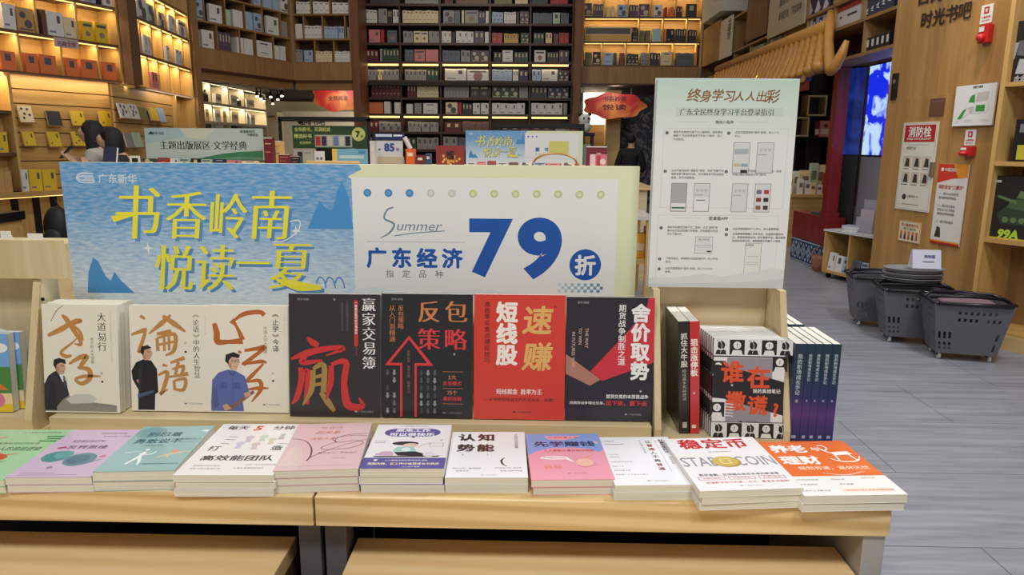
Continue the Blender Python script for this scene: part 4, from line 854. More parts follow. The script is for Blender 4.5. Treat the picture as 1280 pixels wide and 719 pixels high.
put_row(FA, zA[1], [(2, 18, 5, 'w', 1, 3), (20, 41, 10, 't', 1, 5), (42, 49, 11, 'k'), (51, 57, 12, 'u', 1), (58, 78, 15, 'w', 1, 3), (79, 95, 22, 'c', 1, 3), (102, 116, 27, 'y', 1, 2), (119, 134, 29, 'y', 1, 2)], 'middle honey oak shelf', 'books on the middle honey oak shelf')
put_row(FA, zA[0], [(0, 19, 64, 'o', 1, 1), (31, 47, 67, 'o', 1, 1), (49, 70, 69, 'o', 1, 1), (82, 97, 73, 'o', 1, 1), (101, 121, 75, 'o', 1, 1), (129, 145, 78, 'o', 1, 1)], 'lowest honey oak shelf', 'orange paperbacks on the lowest honey oak shelf')
put_row(FA, zA[2], [(104, 119, -12, 'b', 1, 2), (121, 126, -8, 'k'), (128, 141, -8, 'w', 1, 2)], 'highest honey oak shelf', 'books on the highest honey oak shelf')
zB = [Zs(FB, (164, 104), (240, 122)), Zs(FB, (164, 62), (240, 86)), Zs(FB, (159, 14.5), (238, 50))]; zB.append(zB[2]+.36)
bookcase('narrow-celled honey oak bookcase glowing beside the brown post', FB, zB, zB[3]+.2, zB[0]-.03, 0.28, {0: [S(FB, u, 100) for u in (175, 188, 200.5, 213.5, 226)], 1: [S(FB, u, 60) for u in (178, 192, 205, 217.5, 229.6)], 2: [S(FB, u, 25) for u in (196, 209, 220.5)]}, W_CASE, W_BROWNX, W_CASEX, strips=(0, 1, 2), power=4.2)
put_row(FB, zB[2], [(161, 170, -5, 'w', 1, 5), (171, 183, -1, 'w', 1, 5), (184, 195, 7, 'e', 1, 5), (198, 205, 16, 'c', 1, 5), (211, 218, 20, 'w', 1, 3), (223, 232, 27, 'w', 1, 2)], 'upper shelf of the narrow-celled bookcase', 'books on the upper narrow-celled shelf')
put_row(FB, zB[1], [(164.5, 170, 36, 'u', 2), (170, 176, 38, 'd', 1, 5), (180, 188, 45, 'w', 2, 3), (208, 212, 58, 'w', 1, 4), (220, 227, 63, 'w', 2, 4)], 'middle shelf of the narrow-celled bookcase', 'books on the middle narrow-celled shelf')
put_row(FB, zB[0], [(165, 170, 95, 'o'), (190, 200, 91, 'p', 3)], 'lowest shelf of the narrow-celled bookcase', 'books on the lowest narrow-celled shelf')
# brown post between, and the end post
def post(name, u0, u1, v, y, z1, m, dy=0.2, z0=0):
    p, q = xy(u0, v, y), xy(u1, v, y); shell(name, p[0], q[0], y, y+dy, z0, z1, m)
post('trim_1', 152, 163.5, 60, 8.62, 4.6, W_BROWN, .2, zA[0]-.03); post('trim_2', 241, 244.5, 90, 11.05, 4.8, W_MID)
# shelf sign
sp = FA.sh(66, 46); sq = FA.sh(98, 62); c = FA.w(sp[0], -0.012, sq[1]); b = MB(); W_, H_ = sq[0]-sp[0], sp[1]-sq[1]
b.box(0, W_, 0, 0.004, 0, H_, col((190, 176, 172), 0.4)); p = Print(b, (0, 0, 0), (1, 0, 0), (0, 0, 1), W_, H_, 5e-4); p.k = 1; p.text('古典文学', .5, .6, .2, col((140, 60, 84)), .03); p.rect(.5, .18, .95, .24, col((120, 110, 110)))
t = thing('shelf_sign', 'small pale shelf sign clipped below the cream book', 'sign', c, (0, 0, FA.rz)); b.build('panel', t)
# slat wall below the shelves with face-out books
def slat_wall(F, s0, s1, z0, z1, label, inset):
    t = thing('slat_wall', label, 'slat wall', F.loc, (0, 0, F.rz)); b = MB(); n = 8; h = (z1-z0)/n
    b.box(s0, s1, inset+0.02, inset+0.04, z0, z1, W_MIDX)
    for i in range(n): b.box(s0, s1, inset, inset+0.0195, z0+i*h+0.012, z0+(i+1)*h, W_CASEX)
    b.build('slat_panel', t); return t
zSl = Zs(FA, (75, 236))
slat_wall(FA, S(FA, 12, 150), S(FA, 143, 150), zSl, zA[0]-.031, 'grooved oak slat wall holding the yellow face-out books', 0.05)
slat_wall(FB, S(FB, 143, 150, .05)+.02, S(FB, 222, 150), zSl, zB[0]-.031, 'grooved oak slat wall with olive and white face-out books', 0.05)
for F in (FA, FB):
    d = bpy.data.lights.new('cove_light', 'AREA'); d.shape = 'RECTANGLE'; d.size = F.L*.8; d.size_y = 0.04; d.energy = 3.6 if F is FA else 2.4; d.color = (1, .82, .55)
    o = bpy.data.objects.new('cove_light', d); COL.objects.link(o); o.location = F.w(F.L*.6, -0.06, zA[0]-.05); o.rotation_euler = (math.radians(28), 0, F.rz)
b = MB(); e0 = S(FB, 223, 170); b.box(e0, e0+.04, 0.0, 0.28, 0, zB[0]-.031, W_CASE); b.box(e0+.041, FB.L, 0.2, .22, 0, zB[0]-.031, W_CASEX); b.box(FB.L-.03, FB.L, 0, .199, 0, zB[0]-.031, W_CASE); struct(b.build('trim_3', loc=FB.loc, rot=(0, 0, FB.rz)))
def face_out(F, u0, u1, v0, v1, key, label, mk=3, y=0.05):
    a, zt = F.sh((u0+u1)/2-(u1-u0)*.42, v0+1, y-.05); e, zb = F.sh((u0+u1)/2+(u1-u0)*.42, v1, y-.05); w = e-a; h = zt-zb
    t = thing('paperback_book', label, 'book', F.w(a, y-.07, zb), (math.radians(-12), 0, F.rz), 'face-out books on the slat wall')
    b = MB(); b.box(0, w, 0, .003, 0, h, col(PAL[key][1], .45)); b.box(0, w, .017, .02, 0, h, col(PAL[key][1], .45)); p = Print(b, (0, 0, 0), (1, 0, 0), (0, 0, 1), w, h, 5e-4); p.k = 1; ink = col((86, 66, 40), .5)
    if mk == 3: p.rect(.70, .14, .82, .42, ink); p.rect(.14, .74, .26, .84, ink)
    if mk == 5:
        for x, y_ in ((.25, .2), (.65, .22), (.4, .5), (.75, .55), (.3, .75)): p.disk(x, y_, .10, ink, 8)
    b.build('cover', t); b = MB(); b.box(.002, w-.002, .0032, .0168, .001, h-.002, PAPERW); b.build('page_block', t)
    b = MB(); b.box(-.01, w+.01, -.012, .034, -.012, -.0005, W_MIDX); o = b.build('ledge_clip', None); o.location = F.w(a, y-.07, zb); o.rotation_euler = (0, 0, F.rz); tag(o, 'little wooden ledge under the %s' % label.split(' on the ')[0].split(' in the ')[0], 'ledge', 'ledges of the slat wall')
for q in [(20, 44, 130, 153, 'c', 'cream patterned book on the slat wall', 5), (56, 79, 137, 157, 'd', 'plain slate-dark book on the slat wall', 0), (87, 108, 137, 157, 'y', 'yellow book on the slat wall, beside the dark one', 3), (122, 143, 137, 158, 'y', 'yellow book on the slat wall, above the woman’s head', 3),
          (26, 46, 163, 182, 'y', 'yellow book on the slat wall’s lower row, first', 3), (58, 78, 163, 183, 'y', 'yellow book on the slat wall’s lower row, second', 3), (88, 109, 163, 182, 'y', 'yellow book on the slat wall’s lower row, third', 3)]: face_out(FA, *q)
for q in [(147, 162, 127, 148, 'w', 'white book on the angled slat wall, first', 5), (160, 174, 128, 149, 'w', 'white book on the angled slat wall, second', 5), (172, 185, 132, 150, 'l', 'olive book on the angled slat wall', 0), (186, 198, 133, 151, 'y', 'yellow slim book on the angled slat wall', 0), (196, 208, 133, 153, 'b', 'pale blue book on the angled slat wall', 0),
          (155, 167, 165, 184, 'g', 'grey book on the angled slat wall’s lower row', 0), (166, 179, 164, 184, 'e', 'pale green book on the angled slat wall’s lower row', 1)]: face_out(FB, *q)
# counter shelf below, its lamps, glazed cabinet
ct = thing('counter_shelf', 'honey oak counter shelf running below the slat wall', 'shelf', FA.loc, (0, 0, FA.rz)); sa = S(FA, -60, 235)
b = MB(); b.box(0, FA.L, -.22, .09, zSl-.05, zSl-.001, W_CASEX); b.build('board', ct)
b = MB(); b.box(0.05, FA.L-.05, -.16, -.14, zSl-.062, zSl-.0505, STRIP); b.build('led_strip', ct)
put_row(FA, zSl, [(26, 35, 212, 'w', 1, 3), (36, 52, 212, 'y', 1, 3), (53, 70, 212, 'y', 1, 3), (-14, 14, 213, 't', 3, 0)], 'counter shelf below the slat wall', 'books on the counter shelf', y=-.14)
cb = thing('glazed_cabinet', 'oak base cabinet with dark metal door frames below the counter shelf', 'cabinet', FA.loc, (0, 0, FA.rz))
b = MB(); b.box(0, FA.L, .0, .08, .0, zSl-.0505, W_CASE); b.build('front_panel', cb)
for u in (-20, 19, 46, 68, 110):
    s_ = S(FA, u, 270); b = MB(); b.box(s_-.03, s_+.03, -.03, -.0005, 0.02, zSl-.07, DARKMETAL); b.build('frame_post', cb)
# left end case with open cells
FL_ = Face(FA.w(-.3, -.12, 0)[:2], FA.w(S(FA, 12, 170), -.12, 0)[:2])
zl = [Zs(FL_, (4, 236)), Zs(FL_, (4, 191)), Zs(FL_, (4, 138))]
bookcase('honey oak end case whose open cells hold one yellow book', FL_, zl, zA[0]-.032, zl[0]-.05, .16, {}, W_CASE, W_BROWNX, W_CASEX, strips=(2,), power=4)
put_row(FL_, zl[1], [(-4, 9, 165, 'y', 1, 3)], 'open cell of the honey oak end case', 'books in the end case')

# ---- mid oak shelves above the opening (C slanting, D straight)
FC = Face(xy(245, 60, 11.3), xy(366, 77, 13.4)); FD = Face(xy(367.5, 77, 13.4), xy(440, 78, 13.35))
zD = [Zs(FD, (370, 77), (438, 78)), Zs(FD, (370, 48), (438, 48)), Zs(FD, (370, 17), (438, 17))]; zD.append(zD[2]+.42)
for F, lab, dv in ((FC, 'slanting mid oak bookcase of white sets above the shop opening', {0: [272, 300, 320, 342], 1: [258, 284, 308, 330, 352], 2: [292, 330]}), (FD, 'straight mid oak bookcase of white sets beside the russet post', {0: [392, 416], 1: [379.5, 403, 431], 2: [389.5, 413]})):
    bookcase(lab, F, zD, zD[3]+.3, zD[0]-.03, .3, {i: [S(F, u, 40) for u in q] for i, q in dv.items()}, W_MID, W_MIDX, W_DARK, power=1)
GC, GD = 'white sets on the slanting bookcase', 'white sets on the straight bookcase'
put_row(FC, zD[1], [(243, 254, -2, 'b', 1, 5), (261, 277, 6, 'w', 1, 3), (281, 288, 12, 'e', 1, 0), (291, 303, 13, 'w'), (306, 315, 15, 'b'), (317, 327, 17, 'b', 1, 5), (333, 348, 21, 'w', 1, 3), (352, 359, 27, 'g')], 'middle shelf of the slanting bookcase', GC)
put_row(FC, zD[0], [(246, 250, 38, 'g'), (252, 267, 38, 'w', 1, 3), (270, 288, 40, 'v', 5), (296, 304, 47, 'w'), (305, 316, 49, 'w'), (320, 340, 52, 'w', 1, 4), (343, 349, 57, 'w'), (350, 357, 58, 'w')], 'lowest shelf of the slanting bookcase', GC)
put_row(FC, zD[2], [(316, 327, -18, 'b', 1, 3), (328, 339, -14, 'b'), (340, 349, -12, 'b'), (350, 361, -8, 'w', 1, 5)], 'highest shelf of the slanting bookcase', GC)
put_row(FD, zD[2], [(370, 389, 2, 'w', 4, 4), (391, 412, 2, 'w', 3, 4), (415, 438, 3, 'w', 3, 4)], 'highest shelf of the straight bookcase', GD)
put_row(FD, zD[1], [(369, 378, 30, 'w'), (380, 402, 32, 'w', 5, 4), (405, 422, 33, 'b', 4, 4), (423, 430, 33, 'b', 2), (434, 439, 34, 'g')], 'middle shelf of the straight bookcase', GD)
put_row(FD, zD[0], [(369, 378, 62, 'g', 2, 4), (380, 391, 63, 'b', 1, 3), (393, 415, 64, 'c', 5, 4), (418, 440, 64, 'w', 6, 4)], 'lowest shelf of the straight bookcase', GD)
zf = Zs(FD, (370, 104), (438, 105))
for i, F in enumerate((FC, FD)):
    b = MB(); b.box(0, F.L, -.01, .3, zf+.06, zD[0]-.031, W_MID); struct(b.build('trim_%d' % (4+i), loc=F.loc, rot=(0, 0, F.rz)))
    b = MB(); b.box(0, F.L, -.02, .3, zf+.02, zf+.0595, W_DARK); b.box(0, F.L, .02, .3, zf-.10, zf+.0195, W_MIDX); struct(b.build('trim_%d' % (6+i), loc=F.loc, rot=(0, 0, F.rz)))
RUSSET = wood('russet_post', (104, 62, 36), (126, 78, 46), 'z', .6, .5)
post('trim_8', 440.5, 449.5, 90, 13.3, 5.2, RUSSET, .7); post('trim_9', 717.5, 726.5, 90, 13.5, 5.2, RUSSET, .5)

# ---- the dark central bookcase
FE = Face(xy(450, 90, 14.0), xy(717, 90, 14.0))
rows = [210, 187, 165, 142.5, 122, 100.5, 77, 53.5, 29, 4.5]
zE = [FE.sh(580, v)[1] for v in rows]
be = [500.5, 550.5, 612.5, 662.5]; bd = [S(FE, u, 80) for u in be]
b_dark = {i: bd for i in range(len(rows))}
bookcase('tall dark walnut bookcase facing the aisle between two russet posts', FE, [0.12, 0.5]+zE, zE[-1]+.9, 0, .32, {i+2: bd for i in range(len(rows))}, W_DARK, W_DARK, col((24, 15, 12), .7), th=.045)
for k_, (zz, pw) in {5: (0, 2.6), 2: (0, 2.6)}.items():
    hi = zE[k_+1]-.045 if k_ == 5 else zE[k_+1]-.045
    for j, (q0, q1) in enumerate(zip([.06]+bd, bd+[FE.L-.06])):
        b = MB(); b.box(q0+.04, q1-.04, .004, .03, hi-.035, hi-.001, STRIP); o = b.build('light_bar'); o.location = FE.loc; o.rotation_euler = (0, 0, FE.rz)
        tag(o, 'glowing light bar under the %s shelf, bay %s of the dark bookcase' % ('fourth' if k_ == 5 else 'seventh', ORD[j]), 'light', 'light bars of the dark bookcase')
        d = bpy.data.lights.new('bar_light', 'AREA'); d.shape = 'RECTANGLE'; d.size = (q1-q0)*.9; d.size_y = .03; d.energy = 1.6; d.color = (1, .82, .5); o = bpy.data.objects.new('bar_light', d); COL.objects.link(o); o.location = FE.w((q0+q1)/2, .05, hi-.05); o.rotation_euler = (math.radians(15), 0, FE.rz)
E_ROWS = {
 29: [[(457, 471, 12, 'w', 3, 4), (473, 484, 11, 'g', 1, 3), (485, 490, 12, 'k', 2), (491, 499, 12, 'w', 2)], [(503, 548, 13, 'c', 9, 4)], [(554, 568, 13, 'g', 1, 5), (568.5, 575, 13, 's'), (577, 580, 13, 'c'), (581, 598, 13, 'g', 1, 2), (598.5, 606, 14, 'n', 2), (607, 611, 14, 'w')], [(615, 629, 15, 'b', 3, 5), (630, 645, 15, 'w', 4, 4), (646, 649, 15, 'k'), (650, 661, 14, 'v', 2, 5)], [(666, 690, 16, 's', 6, 4), (691, 700, 16, 'e', 1, 1), (701, 711, 16, 's', 3)]],
 53.5: [[(461, 475, 37, 'p', 1, 3), (476, 480, 37, 'r'), (484, 496, 38, 's', 1, 2)], [(504, 516, 39, 'g', 2), (517, 535, 39, 'c', 2, 2), (536, 549, 39, 'g', 2, 3)], [(552, 564, 39, 'w', 2, 3), (565, 569, 40, 'k'), (570, 592, 39, 'w', 3, 3), (593, 605, 39, 'v', 2), (606, 611, 40, 'w')], [(615, 628, 41, 'r', 2, 2), (630, 648, 42, 'h', 5), (651, 661, 41, 'f', 2, 5)], [(667, 680, 41, 'f', 3), (682, 690, 41, 'c', 2), (692, 698, 42, 'u', 2), (699, 711, 41, 'r', 2, 2)]],
 77: [[(458, 473, 62, 'm', 3), (475, 478, 61, 'g'), (479, 499, 61, 'f', 5)], [(506, 517, 62, 's', 2, 5), (518, 531, 62, 'p', 1, 2), (532, 548, 62, 'p', 1, 0)], [(553, 575, 63, 's', 3), (576, 588, 63, 'g', 2), (589, 611, 63, 'v', 2, 5)], [(617, 627, 65, 'k', 2), (628, 641, 63, 'w', 1, 4), (643, 660, 65, 'f', 4)], [(668, 682, 63, 'w', 1, 2), (684, 698, 65, 'd', 4), (699, 711, 63, 'v', 2)]],
 100.5: [[(456, 470, 87, 'g', 3), (472, 478, 87, 'c', 2), (479, 499, 87, 'g', 4)], [(506, 533, 87, 'g', 5), (534, 548, 87, 'f', 3)], [(556, 583, 86, 'w', 1, 3), (584, 611, 87, 'w', 1, 2)], [(615, 640, 87, 'b', 5, 4), (641, 648, 87, 'w', 2), (649, 660, 88, 'n', 2)], [(665, 676, 87, 'b', 2), (677, 697, 87, 'w', 1, 3), (698, 711, 88, 'd', 2, 5)]],
 122: [[(464, 500, 105, 'm', 8, 4)], [(509, 520, 105, 'm', 3, 1), (521, 548, 105, 'c', 5, 4)], [(555, 586, 106, 'g', 8, 4), (588, 611, 107, 'd', 2, 2)], [(615, 648, 107, 'f', 3, 5), (649, 660, 107, 'g', 2, 4)], [(664, 684, 108, 'd', 4, 1), (685, 711, 108, 'n', 3, 5)]],
 142.5: [[(457, 479, 128, 'o', 1, 0), (480, 488, 127, 'w'), (493, 501, 128, 'w')], [(508, 516, 130, 'w'), (518, 527, 129, 'g'), (529, 547, 129, 'w', 1, 4)], [(557, 572, 128, 'c', 1, 5), (573, 577, 128, 'r'), (578, 590, 129, 'd', 3), (591, 600, 129, 'w', 1, 3), (601, 611, 129, 'w', 1, 3)], [(615, 656, 129, 'w', 4, 3)], [(664, 703, 129, 'w', 4, 3), (704, 709, 129, 'g')]],
 165: [[(462, 473, 152, 'm', 2), (474, 501, 152, 'g', 3, 5)], [(510, 526, 152, 'g', 3), (527, 537, 153, 'g', 1, 1), (538, 548, 153, 'g', 2)], [(556, 576, 153, 'm', 2), (578, 611, 152, 'u', 4)], [(625, 650, 157, 'd', 2), (651, 661, 157, 'u', 2)], [(664, 690, 157, 'm', 2), (694, 712, 157, 'g', 2)]],
 187: [[(462, 500, 172, 'g', 4)], [(508, 520, 172, 'f', 2), (521, 548, 172, 'g', 4)], [(554, 572, 171, 'g', 2), (573, 585, 172, 's', 2)], [], []],
 4.5: [[(462, 498, -13, 'd', 4, 1)], [(506, 548, -13, 'g', 5, 4)], [(556, 566, -12, 'm', 2), (570, 610, -12, 'u', 4)], [(618, 640, -11, 'l', 4), (644, 660, -11, 'c', 2)], [(665, 685, -11, 'f', 3), (688, 710, -11, 'r', 2)]],
}
ORDROW = {4.5: 'first', 29: 'second', 53.5: 'third', 77: 'fourth', 100.5: 'fifth', 122: 'sixth', 142.5: 'seventh', 165: 'eighth', 187: 'ninth'}
for v, bays in E_ROWS.items():
    z = zE[rows.index(v)]
    for j, cell in enumerate(bays):
        if cell: put_row(FE, z, cell, '%s shelf in the dark bookcase’s %s bay' % (ORDROW[v], ORD[j]), 'books in the dark walnut bookcase', 'hardcover_book', y=.05)
# pale shelf-edge boards lying on the sets
for u0, u1, v in ((464, 500, 104), (509, 549, 104.5)):
    a, zt = FE.sh(u0, v, .03); e, _ = FE.sh(u1, v, .03); b = MB(); b.box(0, e-a, 0, .16, 0, .03, PAPERW); o = b.build('cardboard_sleeve', loc=FE.w(a, .05, zt-.012), rot=(0, 0, FE.rz)); tag(o, 'cream cardboard sleeve lying on the %s set in the dark bookcase' % ('maroon' if u0 < 500 else 'maroon and cream'), 'sleeve')

# ---- honey oak bookcase over the far doorway
FR = Face(xy(727.5, 60, 13.8), xy(877, 60, 13.8))
zR = [Zs(FR, (730, 81), (870, 82)), Zs(FR, (730, 52), (870, 52)), Zs(FR, (730, 21), (870, 21))]; zR.append(zR[2]+.46)
bookcase('warmly lit honey oak bookcase above the far doorway', FR, zR, zR[3]+.3, zR[0]-.03, .28, {0: [S(FR, u, 65) for u in (753, 782.5, 812, 842, 871)], 1: [S(FR, u, 40) for u in (799, 829, 859)], 2: [S(FR, u, 8) for u in (755, 785, 815, 845)]}, W_CASE, W_BROWNX, W_CASEX, strips=(0, 1, 2), power=2.6)
GR = 'books in the bookcase above the far doorway'
put_row(FR, zR[2], [(728, 740, 4, 'v', 1, 5), (742, 754, 5, 'v', 4), (758, 762, 8, 'c'), (764, 768, 8, 'c'), (772, 784, 6, 'b', 1, 5), (787, 798, 6, 'v', 3), (799, 812, 5, 'v', 1, 5), (817, 828, 6, 'w', 1, 5), (831, 834, 9, 'r'), (837, 842, 9, 'o'), (846, 853, 8, 'm', 2), (858, 871, 5, 'd', 1, 1)], 'highest shelf above the far doorway', GR)
put_row(FR, zR[1], [(791, 797, 34, 'd', 2, 5), (800, 806, 38, 'l', 2), (807, 813, 38, 'l', 2), (815, 826, 36, 'a', 1, 0), (830, 832, 36, 'o'), (833, 843, 36, 'k', 1, 3), (845, 857, 36, 'd', 4), (861, 871, 37, 'd', 3)], 'middle shelf above the far doorway', GR)
put_row(FR, zR[0], [(728, 730, 65, 'k'), (732, 740, 65, 'l', 3), (741, 751, 65, 'k', 1, 5), (754, 766, 66, 'b', 1, 4), (767, 771, 66, 'f'), (775, 780, 66, 'u', 2), (784, 798, 67, 'd', 3, 5), (801, 810, 66, 'g', 2, 5), (813, 825, 66, 'd', 3), (826, 840, 65, 'c', 1, 4), (846, 866, 66, 's', 6), (867, 870, 66, 't')], 'lowest shelf above the far doorway', GR)
a, zt = FR.sh(731, 33, .03); e, zb = FR.sh(789, 51.5, .03); t = thing('gift_book_box', 'long golden gift box of books above the far doorway', 'box', FR.w(a, .03, zR[1]+.001), (0, 0, FR.rz)); w, h = e-a, zt-zR[1]-.002
b = MB(); b.box(0, w, 0, .16, 0, h, col((206, 164, 80), .4)); b.build('case', t); b = MB(); b.box(.03, w-.03, -.006, -.0005, h*.5, h-.03, col((70, 62, 50), .3)); b.box(.01, w-.01, -.004, -.0005, h*.44, h*.49, col((236, 214, 150), .3)); b.box(.01, w-.01, -.004, -.0005, h-.025, h-.006, col((236, 214, 150), .3)); b.build('window_band', t)
zf2 = Zs(FR, (730, 106), (800, 107)); b = MB(); b.box(0, FR.L, -.01, .3, zf2+.03, zR[0]-.031, W_MID); b.box(0, FR.L, -.02, .3, zf2, zf2+.0295, W_DARK); struct(b.build('trim_10', loc=FR.loc, rot=(0, 0, FR.rz)))
# ------------------------------------------------------------------ right side of the aisle
xU = ony(877, 82, 14.0).x; zU = ony(877, 82, 14.0).z
FU = Face((xU, 14.0), (xU, 6.66))
zu = [zU-.42, zU]
zu.append(FU.sh(1040, 5)[1]); 
dU = lambda *us: [S(FU, u, v) for u, v in us]
bookcase('dark oak wall bookcase with big display boxes above the tiled eave', FU, [zU-.585, zU-.26, zU, zU+.52], zU+1.1, zU-.615, .32, {0: dU((1076, 60)), 1: dU((915, 90), (935, 80), (957, 68), (978, 60), (1006, 45), (1040, 30), (1076, 20)), 2: dU((916, 40), (934, 30), (961, 20), (1007, 8), (1041, 0))}, W_MID, W_MIDX, W_DARK, power=1)
def display_box(u0, u1, v0, v1, label, rgb, z=None, art=None, d=.10, y=.05, name='display_box', F=None, group=None):
    F = F or FU; a, zt = F.sh(u0, (v0+v1)/2, y); e, _ = F.sh(u1, (v0+v1)/2, y); zt = F.sh((u0+u1)/2, v0, y)[1]; zb = F.sh((u0+u1)/2, v1, y)[1] if z is None else z+.001
    t = thing(name, label, 'box', F.w(a, y, zb), (0, 0, F.rz), group); b = MB(); w, h = e-a, zt-zb
    b.box(0, w, 0, d, 0, h, col(rgb, .45)); p = Print(b, (0, 0, 0), (1, 0, 0), (0, 0, 1), w, h, 8e-4); p.k = 1
    if art: art(p)
    b.build('case', t); b = MB(); b.box(.004, w-.004, .004, d-.004, h+.0002, h+.004, col(tuple(min(255, c+14) for c in rgb), .5)); b.build('lid', t); return t
def lines(c, n=3):
    def f(p):
        for i in range(n): p.rect(.15, .2+.2*i, .75-.1*i, .25+.2*i, col(c, .5))
    return f
display_box(916, 933, 71, 88, 'pale blue display box on the shelf above the eave', (140, 168, 190), zU-.26, lines((180, 200, 214)))
display_box(937, 954, 58, 78, 'pale green display box on the shelf above the eave', (146, 160, 124), zU-.26, lines((186, 194, 166)))
display_box(959, 976, 48, 68, 'cream display box on the shelf above the eave', (186, 178, 146), zU-.26, lines((214, 206, 180)))
display_box(980, 1005, 33, 58, 'ochre display box on the shelf above the eave', (170, 140, 76), zU-.26, lines((196, 170, 110)))
def art_blue(p):
    for i in range(4): p.poly([(.02+.25*i, .75), (.10+.25*i, .05), (.24+.25*i, .05), (.16+.25*i, .75)], col((44, 50, 110), .5)); p.rect(.09+.25*i, .2, .17+.25*i, .5, col((220, 220, 226), .5))
for i in range(4): display_box(1008+8*i, 1015.5+8*i, 24-2.2*i, 44-3.2*i, 'white and blue boxed book, %s of four above the eave’s end' % ORD[i], (206, 204, 208), zU-.26, lambda p: (p.rect(0, .05, .55, .75, col((44, 50, 120), .5)), p.rect(.15, .2, .4, .5, col((220, 220, 226), .5))), d=.16, group='white and blue boxed books')
def art_flag(p): p.rect(0, 0, 1, .22, col((176, 60, 50), .5)); p.rect(.12, .45, .2, .55, col((60, 56, 60), .5)); p.rect(.45, .45, .85, .55, col((60, 56, 60), .5))
display_box(1047, 1075, 5, 37, 'white display box with red upper band above the eave’s tip', (196, 190, 186), zU-.26, art_flag)
def art_tri(p):
    for i in range(5):
        for j in range(2): x, y = .12+.17*i, .62-.06*i+.25*j*0; p.poly([(x, y), (x+.10, y-.14), (x+.08, y+.05)], col((190, 196, 200), .5)); p.poly([(x, y+.12), (x+.06, y+.06), (x+.12, y+.2)], col((190, 196, 200), .5))
display_box(1078, 1117, -6, 27, 'dark blue display box patterned with white triangles', (46, 56, 70), zU-.26, art_tri, d=.16)
for i in range(5): display_box(1082+6.2*i, 1087.4+6.2*i, 48-2*i, 64-1.8*i, 'black book with white mark, %s of five beside the oak wall' % ORD[i], (34, 30, 32), zU-.585, lambda p: p.rect(.25, .15, .75, .65, col((196, 192, 190), .5)), d=.14, name='hardcover_book', group='black books beside the oak wall')
for i in range(3): display_box(1009+10*i, 1018+10*i, -12-2*i, 14-5*i, 'dark violet book with white zigzag, %s above the blue boxed ones' % ORD[i], (58, 44, 74), zU, lambda p: p.poly([(.1, .9), (.5, .4), (.9, .8), (.6, .95)], col((206, 196, 200), .5)), d=.16, name='hardcover_book', group='violet books on the upper wall shelf')
# shelves, flush boards and lettering of the upper wall
def flat_sign(F, u0, u1, v0, v1, label, base, art=None, name='wall_sign', cat='sign', y=-.012, th=.008, um=None):
    vm = (v0+v1)/2; a, _ = F.sh(u0, vm, y); e, _ = F.sh(u1, vm, y); um = (u0+u1)/2; zt = F.sh(um, v0, y)[1]; zb = F.sh(um, v1, y)[1]
    t = thing(name, label, cat, F.w(a, y, zb), (0, 0, F.rz)); b = MB(); w, h = e-a, zt-zb; b.box(0, w, 0, th, 0, h, base if isinstance(base, bpy.types.Material) else col(base, .4))
    p = Print(b, (0, 0, 0), (1, 0, 0), (0, 0, 1), w, h, 2.5e-4); p.k = 1
    if art: art(p)
    b.build('panel', t); return t
def art_words(p):
    for i, q in enumerate(('最是书香能致远', '腹有诗书气自华', '读书破万卷，下笔如有神')): p.text(q, .62, .16+.26*i, .085, col((60, 50, 46), .5), .02, fit=.6)
flat_sign(FU, 962, 1006, -30, 38, 'cream wall panel with dark lettering above the dark oak wall bookcase', (176, 160, 140), art_words, y=-.03, th=.025)
flat_sign(FU, 935, 960, -40, 46, 'plain brown wooden panel above the dark oak wall bookcase', W_BROWN, y=-.025, th=.02, name='wooden_board', cat='board')
flat_sign(FU, 899, 914, 24, 72, 'narrow cream wall panel near the far white bulkhead', (206, 196, 178), lambda p: [p.text(q, .8, .2+.2*i, .28, col((60, 50, 46), .5), .02) for i, q in enumerate('书香')], y=-.03, th=.025)
flat_sign(FU, 879, 898, 32, 79, 'oak board at the far end beside the white bulkhead', W_MID, y=-.05, th=.04, name='wooden_board', cat='board')
p0 = xy(877, 10, 13.6); shell('wall_bulkhead', p0[0]+.0, 5.6, 12.2, 13.5, zU+.66, zU+2.2, col((206, 200, 188), .6))
shell('trim_11', xU+.34, xU+.40, 7.0, 14.2, zU-.60, zU+2.2, W_BROWN)
vz = Zs(FU, (926, 58)); b = MB(); b.lathe([(.03, 0), (.08, .03), (.09, .10), (.05, .16), (.035, .19), (.05, .21)], col((60, 46, 40), .4), n=14); o = b.build('vase', smooth=True, loc=FU.w(S(FU, 925, 50), .14, zU+.002)); tag(o, 'small dark vase on the wall bookcase near the cream panel', 'vase')

